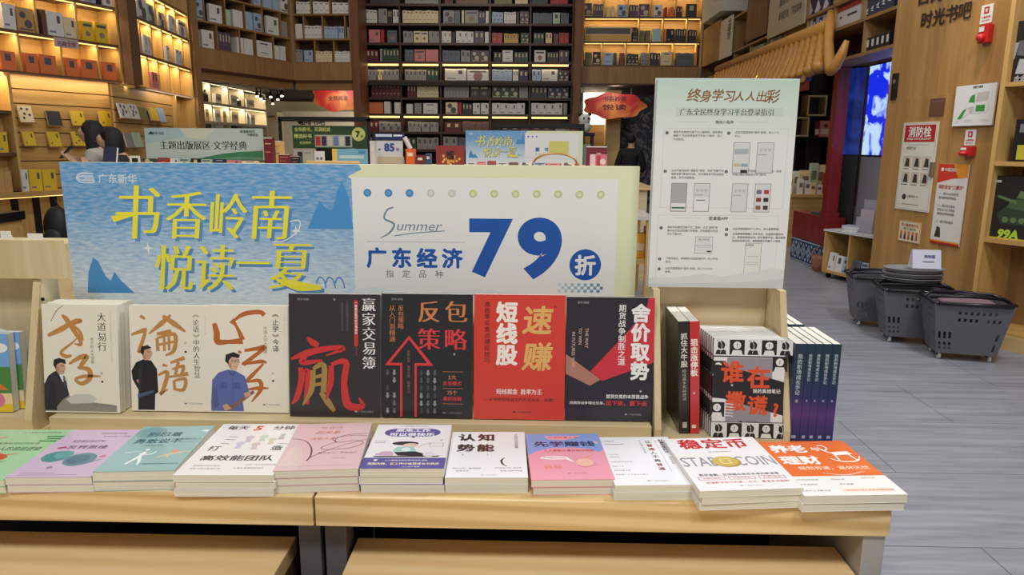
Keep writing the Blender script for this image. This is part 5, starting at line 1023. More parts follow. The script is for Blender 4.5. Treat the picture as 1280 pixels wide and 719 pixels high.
# ---- tiled eave of the little pavilion
def eave():
    yN, yF = 8.05, 12.6; xw = xU-.04; zt = zU-.27; t = thing('tiled_eave', 'ochre tiled eave with an upturned tip over the pavilion', 'eave', (xw, yN, zt)); L = yF-yN
    OC = wood('ochre_glaze', (176, 116, 44), (214, 156, 74), 'z', 1.2, .35); OC2 = col((196, 140, 66), .35)
    def prof(s): return (-.18*s, -.58*s+.13*s*s)              # x, z along the slope
    b = MB(); vs = []; n = 6
    for yy in (0.1, L):
        for i in range(n+1): x, z = prof(i/n); vs.append((x, yy, z-.03))
        for i in range(n, -1, -1): x, z = prof(i/n); vs.append((x, yy, z-.07))
    k = 2*(n+1); b.mesh(vs, [tuple(range(k)), tuple(range(2*k-1, k-1, -1))]+[(i, (i+1) % k, k+(i+1) % k, k+i) for i in range(k)], OC2); b.build('roof_slab', t)
    b = MB(); N_ = 27
    for j in range(N_):
        yy = .14+(L-.2)*j/(N_-1); pts = []
        for i in range(n+1): x, z = prof(i/n); lift = .06*max(0, 1-yy/.7)**2*(i/n); pts.append((x, yy-.44*(i/n)*max(0, 1-yy/1.1), z+lift))
        b.tube(pts, [.056]*6+[.062], OC, 10)
    b.build('roof_tiles', t, smooth=True)
    b = MB(); b.tube([(.0, .0, .05), (.0, L, .05)], .07, OC2, 10); b.build('ridge', t, smooth=True)
    b = MB(); b.tube([(.03, .06, .20), (.0, .0, .08), (-.05, -.15, -.14), (-.09, -.32, -.35), (-.12, -.45, -.45), (-.12, -.55, -.42), (-.09, -.62, -.30), (-.07, -.65, -.19)], [.035, .05, .05, .055, .06, .055, .045, .025], OC2, 12); b.build('upturned_tip', t, smooth=True)
    b = MB(); b.box(-.15, -.10, .15, L, -.60, -.50, col((150, 44, 40), .45))
    for i in range(22): b.box(-.19, -.06, .2+.2*i, .27+.2*i, -.4995, -.45, col((70, 96, 130), .45))
    b.build('painted_beam', t)
eave()
# ---- pavilion: red post, patterned counter, shelves with goods
REDM = wood('red_lacquer', (120, 26, 28), (142, 36, 36), 'z', .5, .35)
P1 = xy(1043, 200, 8.3)
c0, c1 = onz(987, 323, 0), onz(1027, 339, 0); FP = Face((c0.x, c0.y), (c1.x, c1.y)); zc = FP.sh(1000, 265)[1]; zm = FP.sh(1000, 298)[1]
t = thing('pavilion_counter', 'red low counter with a blue and white diamond base', 'counter', FP.loc, (0, 0, FP.rz))
b = MB(); b.box(0, FP.L, 0, .22, zm, zc, REDM); b.build('upper_panel', t, bevel=.004)
b = MB(); b.box(0, FP.L, .005, .215, 0, zm-.0005, col((40, 56, 104), .4)); p = Print(b, (0, .005, 0), (1, 0, 0), (0, 0, 1), FP.L, zm, 8e-4); p.k = 1; lb = col((170, 190, 206), .4); nb_ = col((52, 74, 124), .4)
p.rect(0, .04, 1, .09, lb); p.rect(0, .93, 1, .97, lb)
for i in range(6):
    x = .085+.167*i
    for s_, m_ in ((1, lb), (.78, nb_), (.55, lb), (.3, nb_)): p.poly([(x, .5-.36*s_), (x+.08*s_, .5), (x, .5+.36*s_), (x-.08*s_, .5)], m_)
    for y_ in (.2, .8): p.poly([(x+.083, y_-.08), (x+.113, y_), (x+.083, y_+.08), (x+.053, y_)], lb)
b.build('tiled_base', t); b = MB(); b.box(FP.L-.5, FP.L-.1, .03, .19, zc+.0005, zc+.03, col((60, 84, 80), .5)); b.build('tray', t)
b = MB(); b.box(-.065, .065, -.065, .065, zc+.0005, zU-.62, REDM); o = b.build('red_post', loc=(P1[0], P1[1], 0)); tag(o, 'red lacquered square post standing on the pavilion counter’s end', 'post'); b = MB(); b.box(-.08, .08, -.08, .08, zc+.0005, zc+.06, REDM); b.build('plinth', o)
# inner counter and goods
yI = 10.2; cA, cB = xy(968, 250, yI), xy(1037, 250, yI); zI = ony(1000, 243, yI).z
t = thing('goods_counter', 'warm oak goods counter inside the red pavilion', 'counter', (cA[0], yI, 0)); w = cB[0]-cA[0]
b = MB(); b.box(0, w+.1, 0, .7, 0, zI-.04, W_CASEX); b.build('body', t); b = MB(); b.box(-.02, w+.12, -.03, .72, zI-.0395, zI, W_CASE); b.build('counter_top', t)
random.seed(11); k = 0
for (u0, u1, v0, key, dy) in ((978, 984, 222, 'w', .1), (985, 991, 218, 'c', .08), (991, 998, 214, 'w', .2), (998, 1004, 224, 'w', .05), (1000, 1012, 213, 'c', .3), (1006, 1013, 226, 'w', .06), (1012, 1021, 204, 'e', .32), (1013, 1020, 229, 'c', .05), (1020, 1030, 206, 'c', .34), (1021, 1028, 231, 'w', .06), (1029, 1037, 216, 'r', .2)):
    a, e = xy(u0, 235, yI+dy), xy(u1, 235, yI+dy); zt = ony(u0, v0, yI+dy).z; b = MB(); w, h = e[0]-a[0], zt-zI-.001
    b.box(0, w, 0, .08, 0, h, col(PAL[key][1], .4)); p = Print(b, (0, 0, 0), (1, 0, 0), (0, 0, 1), w, h, 8e-4); p.k = 1; p.rect(.2, .25, .8, .55, col((120, 110, 96), .5))
    tag(b.build('gift_box', loc=(a[0], yI+dy, zI+.001)), '%s gift box, %s along the goods counter in the pavilion' % (PAL[key][0], ORD[k]), 'box', 'gift boxes on the goods counter'); k += 1
p_ = xy(990, 235, yI+.02); b = MB(); 
t = thing('bottle', 'dark blue bottle with cream label beside the white poster', 'bottle', (xy(985, 235, yI+.2)[0]-.0, yI+.42, zI+.001)); hB = .46
b.lathe([(.06, 0), (.065, .02), (.065, hB*.62), (.03, hB*.78), (.025, hB*.9)], col((40, 48, 84), .25), n=16); b.build('body', t, smooth=True); b = MB(); b.lathe([(.026, hB*.9), (.03, hB*.91), (.03, hB), (.02, hB+.005)], col((200, 180, 150), .3), n=12); b.build('cap', t, smooth=True); b = MB(); b.lathe([(.0665, .08), (.0665, .2)], col((220, 190, 150), .4), n=16); b.build('label_band', t)
# black shelf unit behind
yS = 11.4; sA, sB = xy(965, 190, yS), xy(1042, 190, yS); t = thing('black_shelf_unit', 'tall black open shelf unit at the back of the pavilion', 'shelf unit', (sA[0], yS, 0)); w = sB[0]-sA[0]
zz = [ony(1000, v, yS).z for v in (243, 171, 145, 117)]
for q in (0, w*.55, w-.03): b = MB(); b.box(q, q+.03, 0, .4, 0, 2.75, DARKMETAL); b.build('upright', t)
for z in zz: b = MB(); b.box(.031, w-.031, .01, .39, z-.025, z, DARKMETAL); b.build('shelf', t)
b = MB(); b.box(0, w, .402, .42, 0, 2.75, col((52, 40, 36), .6)); b.build('back_panel', t)
def cube_frame(u0, u1, v0, z, label):
    a, e = xy(u0, 150, yS-.02), xy(u1, 150, yS-.02); h = ony(u0, v0, yS-.02).z-z-.001; w = e[0]-a[0]; t = thing('wooden_cube', label, 'cube shelf', (a[0], yS-.02, z+.001)); b = MB()
    for q in ((0, .025, 0, h), (w-.025, w, 0, h), (.025, w-.025, 0, .025), (.025, w-.025, h-.025, h)): b.box(q[0], q[1], 0, .28, q[2], q[3], col((206, 186, 156), .5))
    b.build('frame', t); b = MB(); b.box(.025, w-.025, .26, .279, .025, h-.025, col((70, 56, 48), .6)); b.build('back_panel', t)
cube_frame(1008, 1032, 119, zz[2]+.0, 'pale wooden cube on the black shelf unit’s upper level'); cube_frame(990, 1012, 146, zz[1], 'pale wooden cube beside the pink box on the black shelf unit')
for u0, u1, v0, v1, key, lab in ((1018, 1024, 152, 171, 'm', 'dark red box beside the pink patterned box'), (1024, 1041, 151, 171, 'p', 'pink patterned box on the black shelf unit')):
    a, e = xy(u0, 160, yS), xy(u1, 160, yS); h = ony(u0, v0, yS).z-zz[1]-.001; b = MB(); b.box(0, e[0]-a[0], 0, .2, 0, h, col(PAL[key][1], .4)); p = Print(b, (0, 0, 0), (1, 0, 0), (0, 0, 1), e[0]-a[0], h, 8e-4); p.k = 1; p.rect(.12, .5, .9, .85, col((226, 206, 200), .4)); p.disk(.45, .3, .16, col((130, 50, 60), .4), 9); tag(b.build('gift_box', loc=(a[0], yS-.02, zz[1]+.001)), lab, 'box')
lamp('pavilion_lamp', 'AREA', (xU-.05, 10.0, 2.35), (xU+.1, 10.3, .9), 30, (1, .86, .62), .25)

# ---- screens in the recess
def screen_mat(name, dark, light, scale, strength, lo, hi):
    m = bpy.data.materials.new(name); m.use_nodes = True; nt = m.node_tree; N = nt.nodes; b = N['Principled BSDF']; b.inputs['Roughness'].default_value = .15; b.inputs['Base Color'].default_value = (.01, .01, .02, 1)
    tc = N.new('ShaderNodeTexCoord'); n = N.new('ShaderNodeTexNoise'); n.inputs['Scale'].default_value = scale; n.inputs['Detail'].default_value = 3; n.inputs['Distortion'].default_value = 1.4; nt.links.new(tc.outputs['Object'], n.inputs['Vector'])
    r = N.new('ShaderNodeValToRGB'); e = r.color_ramp.elements; e[0].position = lo; e[0].color = L4(dark); e[1].position = hi; e[1].color = L4(light); nt.links.new(n.outputs['Fac'], r.inputs['Fac'])
    nt.links.new(r.outputs['Color'], b.inputs['Emission Color']); b.inputs['Emission Strength'].default_value = strength; return m
zs1, zs0 = ony(1112, 66, 7.05).z, ony(1098, 195, 7.05).z
xs = ony(1112, 66, 7.06).x+.36; FS1 = Face((xs, 8.22), (xs, 7.2))
t = thing('led_screen', 'bright blue and white screen beside the oak wall', 'screen', FS1.loc, (0, 0, FS1.rz))
b = MB(); b.box(0, FS1.L, .0, .012, zs0, zs1, screen_mat('bright_screen', (20, 40, 214), (178, 206, 255), 2.6, 1.15, .46, .54))
b.build('display', t); b = MB(); b.box(-.01, FS1.L+.01, .0125, .05, zs0-.02, zs1+.02, BLACK); b.build('frame', t)
q = FS1.w(-.012, .0, 0); FS2 = Face((P1[0]+.075, P1[1]+.12), (q[0], q[1]+.06))
t = thing('led_screen', 'dim dark blue screen between the red post and the bright one', 'screen', FS2.loc, (0, 0, FS2.rz))
b = MB(); b.box(0, FS2.L, 0, .012, zs0, zs1, screen_mat('dim_screen', (14, 30, 96), (28, 58, 150), 3, .75, .35, .7)); b.build('display', t); b = MB(); b.box(-.005, FS2.L, .0125, .05, zs0-.02, zs1+.02, BLACK); b.build('frame', t)
b = MB(); b.box(0, FS2.L, .0, .06, 0, zs0-.021, col((24, 22, 28), .5)); struct(b.build('wall_recess', loc=FS2.loc, rot=(0, 0, FS2.rz)))
b = MB(); b.box(0, FS1.L, .0, .06, 0, zs0-.021, col((150, 150, 160), .5)); struct(b.build('wall_recess.001', loc=FS1.loc, rot=(0, 0, FS1.rz)))
b = MB(); b.box(0, FU.L, .0, .05, zs1+.021, zU-.471, W_MIDX); struct(b.build('wall_header', loc=(xU+.03, 8.0, 0), rot=(0, 0, FU.rz))) if False else None

# ---- the oak wall with notices
w0 = onz(1083, 373, 0); FW = Face((w0.x, w0.y), (w0.x+.25, w0.y-1.36))
b = MB(); b.box(0, FW.L, 0, .12, 0, 4.6, W_WALL); struct(b.build('wall_notice', loc=FW.loc, rot=(0, 0, FW.rz)))
def letters(F, txt, u, v, size_px, rgb, label, du, dv):
    s0_, z0_ = F.sh(u, v, -.006); t = thing('wall_lettering', label, 'lettering', F.w(s0_, -.006, z0_), (0, 0, F.rz)); b = MB()
    s1_, z1_ = F.sh(u+du, v+dv, -.006); sz = abs(F.sh(u, v-size_px, -.006)[1]-z0_); n = len(txt); p = Print(b, (0, 0, 0), (1, 0, 0), (0, 0, 1), 1, 1, 8e-4); p.k = 1
    for i, c in enumerate(txt): p.text(c, (s1_-s0_)*(i+.5)/n, 1-sz*.5, sz*1.02, col(rgb, .5), .02)
    b.build('characters', t)
letters(FW, '时光书吧', 1150, 37, 21, (50, 36, 28), 'dark raised characters on the oak wall beside the small red sign', 64, -14)
letters(FW, '四阅', 1146, 9, 20, (50, 36, 28), 'pair of dark characters at the top of the oak wall', 32, -7)
# hydrant door
a, _ = FW.sh(1101, 230, -.004); e, _ = FW.sh(1183, 230, -.004); zt = FW.sh(1127, 123, -.004)[1]; t = thing('hydrant_cabinet', 'flush oak hydrant cabinet front in the notice wall', 'cabinet', FW.w(a, -.006, .25), (0, 0, FW.rz))
b = MB(); b.box(0, e-a, 0, .0055, 0, zt-.25, W_WALL); b.build('door_leaf', t, bevel=.001); hs = FW.sh(1167, 212, -.006); b = MB(); b.box(hs[0]-a-.012, hs[0]-a+.012, -.03, -.0005, hs[1]-.25-.06, hs[1]-.25+.06, CHROME); b.build('handle', t)
IW, IR, IK = col((226, 224, 218), .4), col((180, 36, 40), .4), col((60, 56, 54), .5)
def a_fire(p):
    p.rect(.06, .03, .94, .22, IR); p.text('消防栓', .5, .105, .22, IW, .03); p.text('FIRE HYDRANT', .5, .185, .06, IW, .02, fit=.7)
    p.text('使用方法', .3, .29, .07, IK, .01); p.rect(.2, .25, .8, .253, IK)
    for i in range(3):
        for j in range(2): x, y = .10+.28*i, .38+.18*j; p.rect(x, y, x+.24, y+.13, col((206, 190, 170), .5)); p.poly([(x+.06, y+.12), (x+.10, y+.02), (x+.18, y+.03), (x+.2, y+.12)], IK); p.rect(x+.02, y+.142, x+.2, y+.15, IK)
    p.text('火警电话119', .5, .84, .06, IK, .01); p.disk(.25, .85, .06, IK); p.rect(.2, .93, .7, .936, IK); p.frame(.02, .01, .98, .99, .012, col((190, 186, 176), .4))
flat_sign(FW, 1124, 1167, 153, 264, 'white fire hydrant notice with a red heading on the oak wall', (222, 216, 202), a_fire, y=-.0145)
def a_small(p):
    p.text('灭火器使用方法', .5, .18, .11, col((150, 40, 40), .5), .02, fit=.8); p.text('提压握喷', .5, .36, .09, col((60, 120, 70), .5), .01, fit=.6)
    for i in range(5): p.disk(.14+.18*i, .55, .06, col((200, 120, 70), .5)); p.poly([(.08+.18*i, .88), (.10+.18*i, .62), (.18+.18*i, .62), (.2+.18*i, .88)], IK if i % 2 else col((170, 90, 60), .5))
    p.frame(.01, .01, .99, .99, .014, col((190, 120, 70), .5))
flat_sign(FW, 1123, 1150, 277, 303, 'small cream picture notice low on the oak wall', (222, 206, 176), a_small)
def a_three(p):
    og = col((226, 150, 50), .4); p.poly([(0, 0), (1, 0), (1, .16), (.5, .18), (0, .24)], col((206, 60, 44), .4)); p.poly([(.5, 0), (1, 0), (1, .16), (.7, .17)], og); p.text('中国消防', .42, .07, .10, IW, .02); p.disk(.14, .07, .05, IW)
    p.text('消防安全“三提示”', .5, .285, .11, IR, .03, fit=.86)
    for i, q in enumerate(('一、提示火灾危险性', '请勿携带易燃物品', '', '二、提示逃生路线', '安全出口位于两侧', '请按标志有序疏散', '', '三、提示消防器材')): 
        if q: p.text(q, .12, .37+.05*i, .075, IK, .01, 'l')
    p.poly([(.12, .92), (.18, .78), (.30, .80), (.34, .92)], IK); p.rect(0, .955, 1, 1, og); p.rect(0, .975, 1, 1, IR)
flat_sign(FW, 1168, 1205, 205, 307, 'white fire safety poster with a red and orange head', (224, 220, 214), a_three, y=-.014)
def a_map(p):
    g1, gy = col((66, 150, 70), .4), col((200, 194, 190), .4)
    p.text('疏散示意图', .55, .06, .05, IK, .02); p.poly([(.40, .28), (.50, .22), (.52, .44), (.36, .42)], g1); p.poly([(.54, .20), (.84, .18), (.84, .40), (.54, .43)], gy); p.rect(.56, .50, .78, .66, g1); p.poly([(.24, .62), (.34, .56), (.22, .84), (.12, .82)], g1); p.stroke([(.08, .92), (.28, .78), (.42, .70), (.60, .70), (.84, .66), (.86, .45)], .012, gy); p.poly([(.36, .55), (.52, .52), (.52, .66), (.42, .68)], gy)
    for x in (.3, .7): p.rect(x, .86, x+.2, .87, gy); p.rect(x, .90, x+.24, .91, gy)
flat_sign(FW, 1193, 1243, 106, 157, 'white evacuation map with green areas on the oak wall', (230, 230, 232), a_map, y=-.03, th=.012)
def a_red(p): p.rect(.28, .12, .72, .48, IR); p.text('警', .5, .30, .26, IW, .02); p.text('火警按钮', .5, .66, .16, IR, .02, fit=.8); p.text('请勿乱动', .5, .84, .12, IK, .01, fit=.7)
flat_sign(FW, 1206, 1219, 162, 182, 'tiny white and red sign just under the evacuation map', (226, 222, 220), a_red)
flat_sign(FW, 1226, 1240, 6, 29, 'small white and red sign above the red alarm', (230, 226, 222), a_red)
flat_sign(FW, 1162, 1180, 123, 145, 'brown square plate beside the hydrant door', (112, 72, 54), lambda p: p.rect(.1, .15, .9, .2, col((140, 100, 80), .5)), name='wall_plate', cat='plate')
flat_sign(FW, 1114, 1120, 92, 125, 'narrow black control panel at the oak wall’s edge', (34, 28, 28), lambda p: p.disk(.5, .3, .3, col((120, 110, 100), .4), 12), name='control_panel', cat='switch', y=-.02, th=.018)
def alarm(u0, u1, v0, v1, label, horn):
    a, _ = FW.sh(u0, (v0+v1)/2, -.05); e, _ = FW.sh(u1, (v0+v1)/2, -.05); zt, zb = FW.sh(u0, v0, -.05)[1], FW.sh(u0, v1, -.05)[1]; w, h = e-a, zt-zb
    t = thing('fire_alarm', label, 'alarm', FW.w(a, -.05, zb), (0, 0, FW.rz)); b = MB(); b.box(0, w, 0, .049, h*.12, h, col((190, 34, 36), .35)); b.build('housing', t, bevel=.006)
    b = MB(); b.box(w*.12, w*.6, -.004, -.0005, h*.66, h*.9, IW); b.build('label_plate', t)
    b = MB(); b.ball((w*.45, -.01, h*.38), (w*.34, .03, h*.2), col((206, 40, 40), .25)); b.build('lens' if horn else 'button', t, smooth=True)
alarm(1222, 1234, 32, 58, 'red strobe fire alarm high on the oak wall', True); alarm(1199, 1213, 183, 197, 'red fire call point below the evacuation map', False)
b = MB(); b.box(0, .12, 0, .10, 0, .22, W_WALL) if False else None

# ---- bookcase at the near right, with model kits
k0 = onz(1207, 425, 0); FK = Face((k0.x, k0.y), (k0.x+.62, k0.y-1.20))
zK = [.12, Zs(FK, (1238, 298)), Zs(FK, (1250, 202)), Zs(FK, (1256, 103))]
bookcase('honey oak bookcase holding boxed model kits beside the notice wall', FK, zK, 3.6, .0, .36, {}, W_CASE, W_CASEX, W_MID, power=1)
b = MB(); b.box(0.0, FK.L, -.015, -.0005, 0, .10, col((214, 180, 120), .5)); struct(b.build('baseboard_right', loc=FK.loc, rot=(0, 0, FK.rz)))
def kit(u0, v0, z, w, label, art):
    a, _ = FK.sh(u0, v0+20, .06); h = FK.sh(u0, v0, .06)[1]-z-.001; t = thing('model_kit_box', label, 'box', FK.w(a, .06, z+.001), (0, 0, FK.rz)); b = MB(); b.box(0, w, 0, .16, 0, h, col((30, 32, 34), .3, 0, 0, .4)); p = Print(b, (0, 0, 0), (1, 0, 0), (0, 0, 1), w, h, 5e-4); p.k = 1; art(p); b.build('box_body', t); b = MB(); b.box(.002, w-.002, .002, .158, h+.0003, h+.003, col((44, 46, 48), .35)); b.build('lid', t)
def k_tank(p):
    g = [col(c, .4) for c in ((70, 92, 58), (96, 120, 76), (50, 64, 48))]
    p.poly([(.12, .62), (.22, .5), (.5, .46), (.8, .52), (.92, .64), (.8, .76), (.2, .76)], g[2]); p.poly([(.25, .50), (.32, .36), (.6, .34), (.7, .46), (.6, .54)], g[0]); p.poly([(.4, .34), (.44, .22), (.56, .24), (.58, .34)], g[1]); p.poly([(.1, .30), (.40, .38), (.40, .43), (.1, .34)], g[1])
    for i in range(5): p.disk(.26+.13*i, .69, .05, g[1], 12)
    p.poly([(.5, .28), (.62, .08), (.66, .1), (.56, .3)], g[2]); p.text('99A', .34, .92, .20, col((170, 206, 60), .4), .05, shear=.15); p.rect(.04, .06, .12, .10, col((180, 180, 180), .4)); p.rect(0, .985, 1, 1, col((206, 190, 60), .4))
def k_robot(p):
    s_, d_ = col((176, 178, 182), .4), col((96, 98, 104), .4)
    for pts, m_ in (([(.3, .16), (.45, .08), (.6, .16), (.56, .28), (.36, .28)], s_), ([(.2, .32), (.7, .30), (.78, .55), (.5, .62), (.18, .55)], d_), ([(.05, .36), (.2, .34), (.16, .62), (.04, .6)], s_), ([(.74, .34), (.9, .36), (.92, .6), (.8, .6)], s_), ([(.24, .62), (.46, .64), (.42, .88), (.2, .86)], s_), ([(.54, .64), (.76, .62), (.82, .86), (.58, .88)], d_), ([(.36, .38), (.58, .38), (.48, .5)], s_)): p.poly(pts, m_)
    p.text('合金·模型', .4, .94, .10, s_, .03, shear=.1)
kit(1241, 220, zK[1], .42, 'black model kit box showing a green tank and bold numerals', k_tank); kit(1259, 29, zK[3], .42, 'black model kit box showing a silver machine on the upper shelf', k_robot)
kit(1268, 150, zK[2], .30, 'dark model kit box half out of view on the middle shelf', lambda p: (p.rect(.1, .1, .5, .3, col((120, 120, 124), .4)), p.rect(.1, .6, .9, .95, col((190, 180, 60), .4))))
# ---- low white-topped shelf by the wall corner
l0, l1 = onz(1026, 346, 0), onz(1090, 362, 0); FLo = Face((l0.x, l0.y), (l1.x, l1.y)); zt = FLo.sh(1030, 286)[1]
t = thing('low_shelf', 'low oak shelf with a white top on casters beside the oak wall', 'shelf', FLo.loc, (0, 0, FLo.rz)); L = FLo.L
b = MB(); b.box(-.01, L+.01, -.01, .36, zt-.02, zt, col((214, 212, 210), .35)); b.build('white_top', t)
for q in (0, L*.5-.01, L-.02): b = MB(); b.box(q, q+.02, 0, .34, .085, zt-.0205, W_CASE); b.build('upright', t)
b = MB(); b.box(-.0, L, .0, .34, .06, .0845, W_CASEX); b.build('bottom_board', t); b = MB(); b.box(0.02, L-.02, .341, .355, .085, zt-.0205, W_MIDX); b.build('back_panel', t)
for q in (.04, L-.06): b = MB(); b.lathe([(.012, 0), (.03, .004), (.03, .024), (.012, .028)], BLACK, n=12); b.build('caster', t, loc=(q, .05, .03), rot=(0, math.pi/2, 0))
for i, (u0, u1, v0, key, mk) in enumerate(((1033, 1041, 314, 'w', 3), (1042, 1051, 318, 'w', 1), (1051, 1060, 320, 'b', 5), (1061, 1073, 323, 's', 1), (1074, 1083, 327, 'b', 2))):
    a, zz_ = FLo.sh(u0, 335, .03); e, _ = FLo.sh(u1, 335, .03); h = min(.30, FLo.sh(u0, v0, .03)[1]-.09); o = bpy.data.objects.new('paperback_book', shelf_book(e-a, .03, h, PAL[key][1], mk)); COL.objects.link(o); o.location = FLo.w(a, .035, .086); o.rotation_euler = (math.radians(-9), 0, FLo.rz); tag(o, '%s book leaning %s on the low white-topped shelf' % (PAL[key][0], ORD[i]), 'book', 'books on the low shelf')
for i in range(4): b = MB(); b.box(-.10, .10, -.07, .07, 0, .014, [WHITE, col((206, 210, 220), .4), WHITE, col((190, 196, 214), .4)][i]); s_ = FLo.sh(1067, 285, .15); tag(b.build('leaflet_stack', loc=FLo.w(s_[0], .16, zt+.001+.0145*i), rot=(0, 0, FLo.rz+.1*i)), 'white booklet lying %s from below on the low shelf’s top' % ORD[i], 'booklet', 'booklets on the low shelf')
s_ = FLo.sh(1081, 272, .15); t = thing('leaflet_holder', 'clear acrylic leaflet holder on the low shelf', 'holder', FLo.w(s_[0]-.08, .12, zt+.001), (0, 0, FLo.rz)); acr = col((206, 206, 220), .1, 0, 0, 0, .45)
b = MB(); b.box(0, .22, .08, .084, 0, .34, acr); b.box(0, .22, 0, .004, 0, .16, acr); b.box(0, .22, .0041, .0799, 0, .006, acr); b.build('pocket', t); b = MB(); b.box(.02, .2, .03, .04, .008, .24, col((206, 190, 200), .5)); b.build('leaflets', t)
s_ = onz(1024, 338, 0); t = thing('wicker_basket', 'small reddish wicker basket at the low shelf’s end', 'basket', (s_.x-.03, s_.y-.06, .0)); b = MB(); b.lathe([(.06, .0), (.085, .08), (.09, .15), (.085, .19), (.075, .19), (.08, .15), (.07, .08), (.05, .03)], wood('wicker', (140, 84, 66), (182, 122, 100), 'z', 2.2, .7), n=18); b.build('body', t, smooth=True); b = MB(); b.tube([(.08, 0, .18), (.07, 0, .25), (0, 0, .29), (-.07, 0, .25), (-.08, 0, .18)], .008, col((130, 80, 62), .6), 8); b.build('handle', t, smooth=True)

# ---- rolling shopping baskets
PLG, PLG2 = col((96, 96, 102), .45), col((110, 110, 116), .45); HDL = col((26, 24, 30), .35)
def shopping_basket(loc, rot, label, full=None):
    t = thing('shopping_basket', label, 'basket', loc, (0, 0, rot), 'rolling shopping baskets'); W0, W1, D0, D1, H0, H1 = .36, .47, .26, .36, .055, .40
    def P3(side, a, z):                       # a in 0..1 along the side
        f = z; w, d = W0+(W1-W0)*f, D0+(D1-D0)*f; zz_ = H0+(H1-H0)*f
        return [(-w/2+w*a, -d/2, zz_), (w/2, -d/2+d*a, zz_), (w/2-w*a, d/2, zz_), (-w/2, d/2-d*a, zz_)][side]
    for side in range(4):
        b = MB(); nx, nz = (26, 14) if side % 2 == 0 else (18, 14)
        for i in range(nx):
            for j in range(nz):
                hole = (j in (9, 11) and i % 2 == 0 and (nx*.30 if side % 2 == 0 else 2) < i < nx-3 and (i*7+j) % 11) or (j in (1, 2, 4, 5) and i % 2 == 1 and (i < 7 or i > nx-5) and 0 < i < nx-1)
                if hole: continue
                b.face([P3(side, i/nx, j/nz), P3(side, (i+1)/nx, j/nz), P3(side, (i+1)/nx, (j+1)/nz), P3(side, i/nx, (j+1)/nz)], PLG)
        if side == 0:
            p = Print(b, (-.235, -.1645, .2), (1, 0, 0), (0, -.14, 1), .47, .1, 1e-3); 
        o = b.build('side_wall', t); m_ = o.modifiers.new('thickness', 'SOLIDIFY'); m_.thickness = .006; m_.offset = -1
    b = MB(); b.box(-W0/2+.001, W0/2-.001, -D0/2+.001, D0/2-.001, H0-.004, H0+.002, PLG2); b.build('bottom', t)
    def ring(z, gw, gd, r, m_): b = MB(); c = .03; pts = [(-gw/2+c, -gd/2, z), (gw/2-c, -gd/2, z), (gw/2, -gd/2+c, z), (gw/2, gd/2-c, z), (gw/2-c, gd/2, z), (-gw/2+c, gd/2, z), (-gw/2, gd/2-c, z), (-gw/2, -gd/2+c, z), (-gw/2+c, -gd/2, z)]; b.tube(pts, r, m_, 8); return b
    ring(H1, W1+.01, D1+.01, .013, HDL).build('rim', t, smooth=True)
    b = MB(); b.tube([(W1/2+.012, -.03, H1+.004), (W1/2-.06, -.09, H1+.03), (0, -.105, H1+.04), (-W1/2+.06, -.09, H1+.03), (-W1/2-.012, -.03, H1+.004)], .010, HDL, 8); b.build('handle', t, smooth=True)
    b = MB(); b.tube([(W1/2+.012, .03, H1+.004), (W1/2-.05, .10, H1+.025), (0, .115, H1+.03), (-W1/2+.05, .10, H1+.025), (-W1/2-.012, .03, H1+.004)], .010, HDL, 8); b.build('handle', t, smooth=True)
    for x in (-.15, .15):
        for y in (-.09, .09): b = MB(); b.lathe([(.010, 0), (.026, .003), (.026, .018), (.010, .021)], col((190, 190, 196), .4), n=14); o = b.build('wheel', t, loc=(x-.01, y, .027), rot=(0, math.pi/2, 0)); b2 = MB(); b2.box(-.022, -.0, -.012, .033, -.004, .025, HDL); b2.build('bracket', o)
    b = MB(); b.box(-.035, .035, -.155, -.1535, .20, .23, col((96, 96, 102), .4)); 
    return t
B3 = onz(1217, 455, 0); shopping_basket((B3.x, B3.y+.17, 0), math.radians(-14), 'grey rolling basket, frontmost of three beside the bookcase of model kits')
B2 = onz(1158, 437, 0); sb2 = shopping_basket((B2.x+.0, B2.y+.25, 0), math.radians(-14), 'grey rolling basket carrying stacked trays and a small white notice'); B1 = onz(1110, 417, 0); shopping_basket((B1.x+.05, B1.y+.30, 0), math.radians(-14), 'grey rolling basket standing behind the one with stacked trays')
tx, ty = B2.x-.02, B2.y+.25
for i in range(3):
    t = thing('serving_tray', 'grey oval tray, %s from below on the middle basket' % ORD[i], 'tray', (tx, ty, .445+.034*i), (0, 0, -.2), 'stacked grey trays'); b = MB(); b.lathe([(.15, 0), (.18, .004), (.20, .028), (.207, .03), (.207, .0335), (.197, .0325), (.175, .008), (.01, .006)], col((142, 142, 140), .5), n=28, sy=.66); b.build('dish', t, smooth=True)
t = thing('notice_block', 'small white folded notice standing on the stacked trays', 'notice', (tx+.06, ty-.06, .445+.034*3+.002), (0, 0, -.15)); b = MB(); b.prism([(-.095, 0, 0), (-.095, .10, 0), (-.095, .06, .13), (-.095, .04, .13)], (.19, 0, 0), col((214, 212, 226), .3)); p = Print(b, (-.095, -.001, .0), (1, 0, 0), (0, .294, .956), .19, .136, 8e-4); p.k = 1; p.text('购物篮', .6, .35, .13, col((70, 70, 130), .5), .02); p.rect(.35, .6, .75, .66, col((120, 120, 130), .5)); b.build('card', t)
# wine-coloured flat parcel lying in the front basket
b = MB(); b.box(-.16, .16, -.09, .09, 0, .03, col((150, 118, 130), .4)); tag(b.build('flat_parcel', loc=(B3.x, B3.y+.17, .36), rot=(0, 0, -.25)), 'dusty pink flat parcel lying in the frontmost basket', 'parcel')
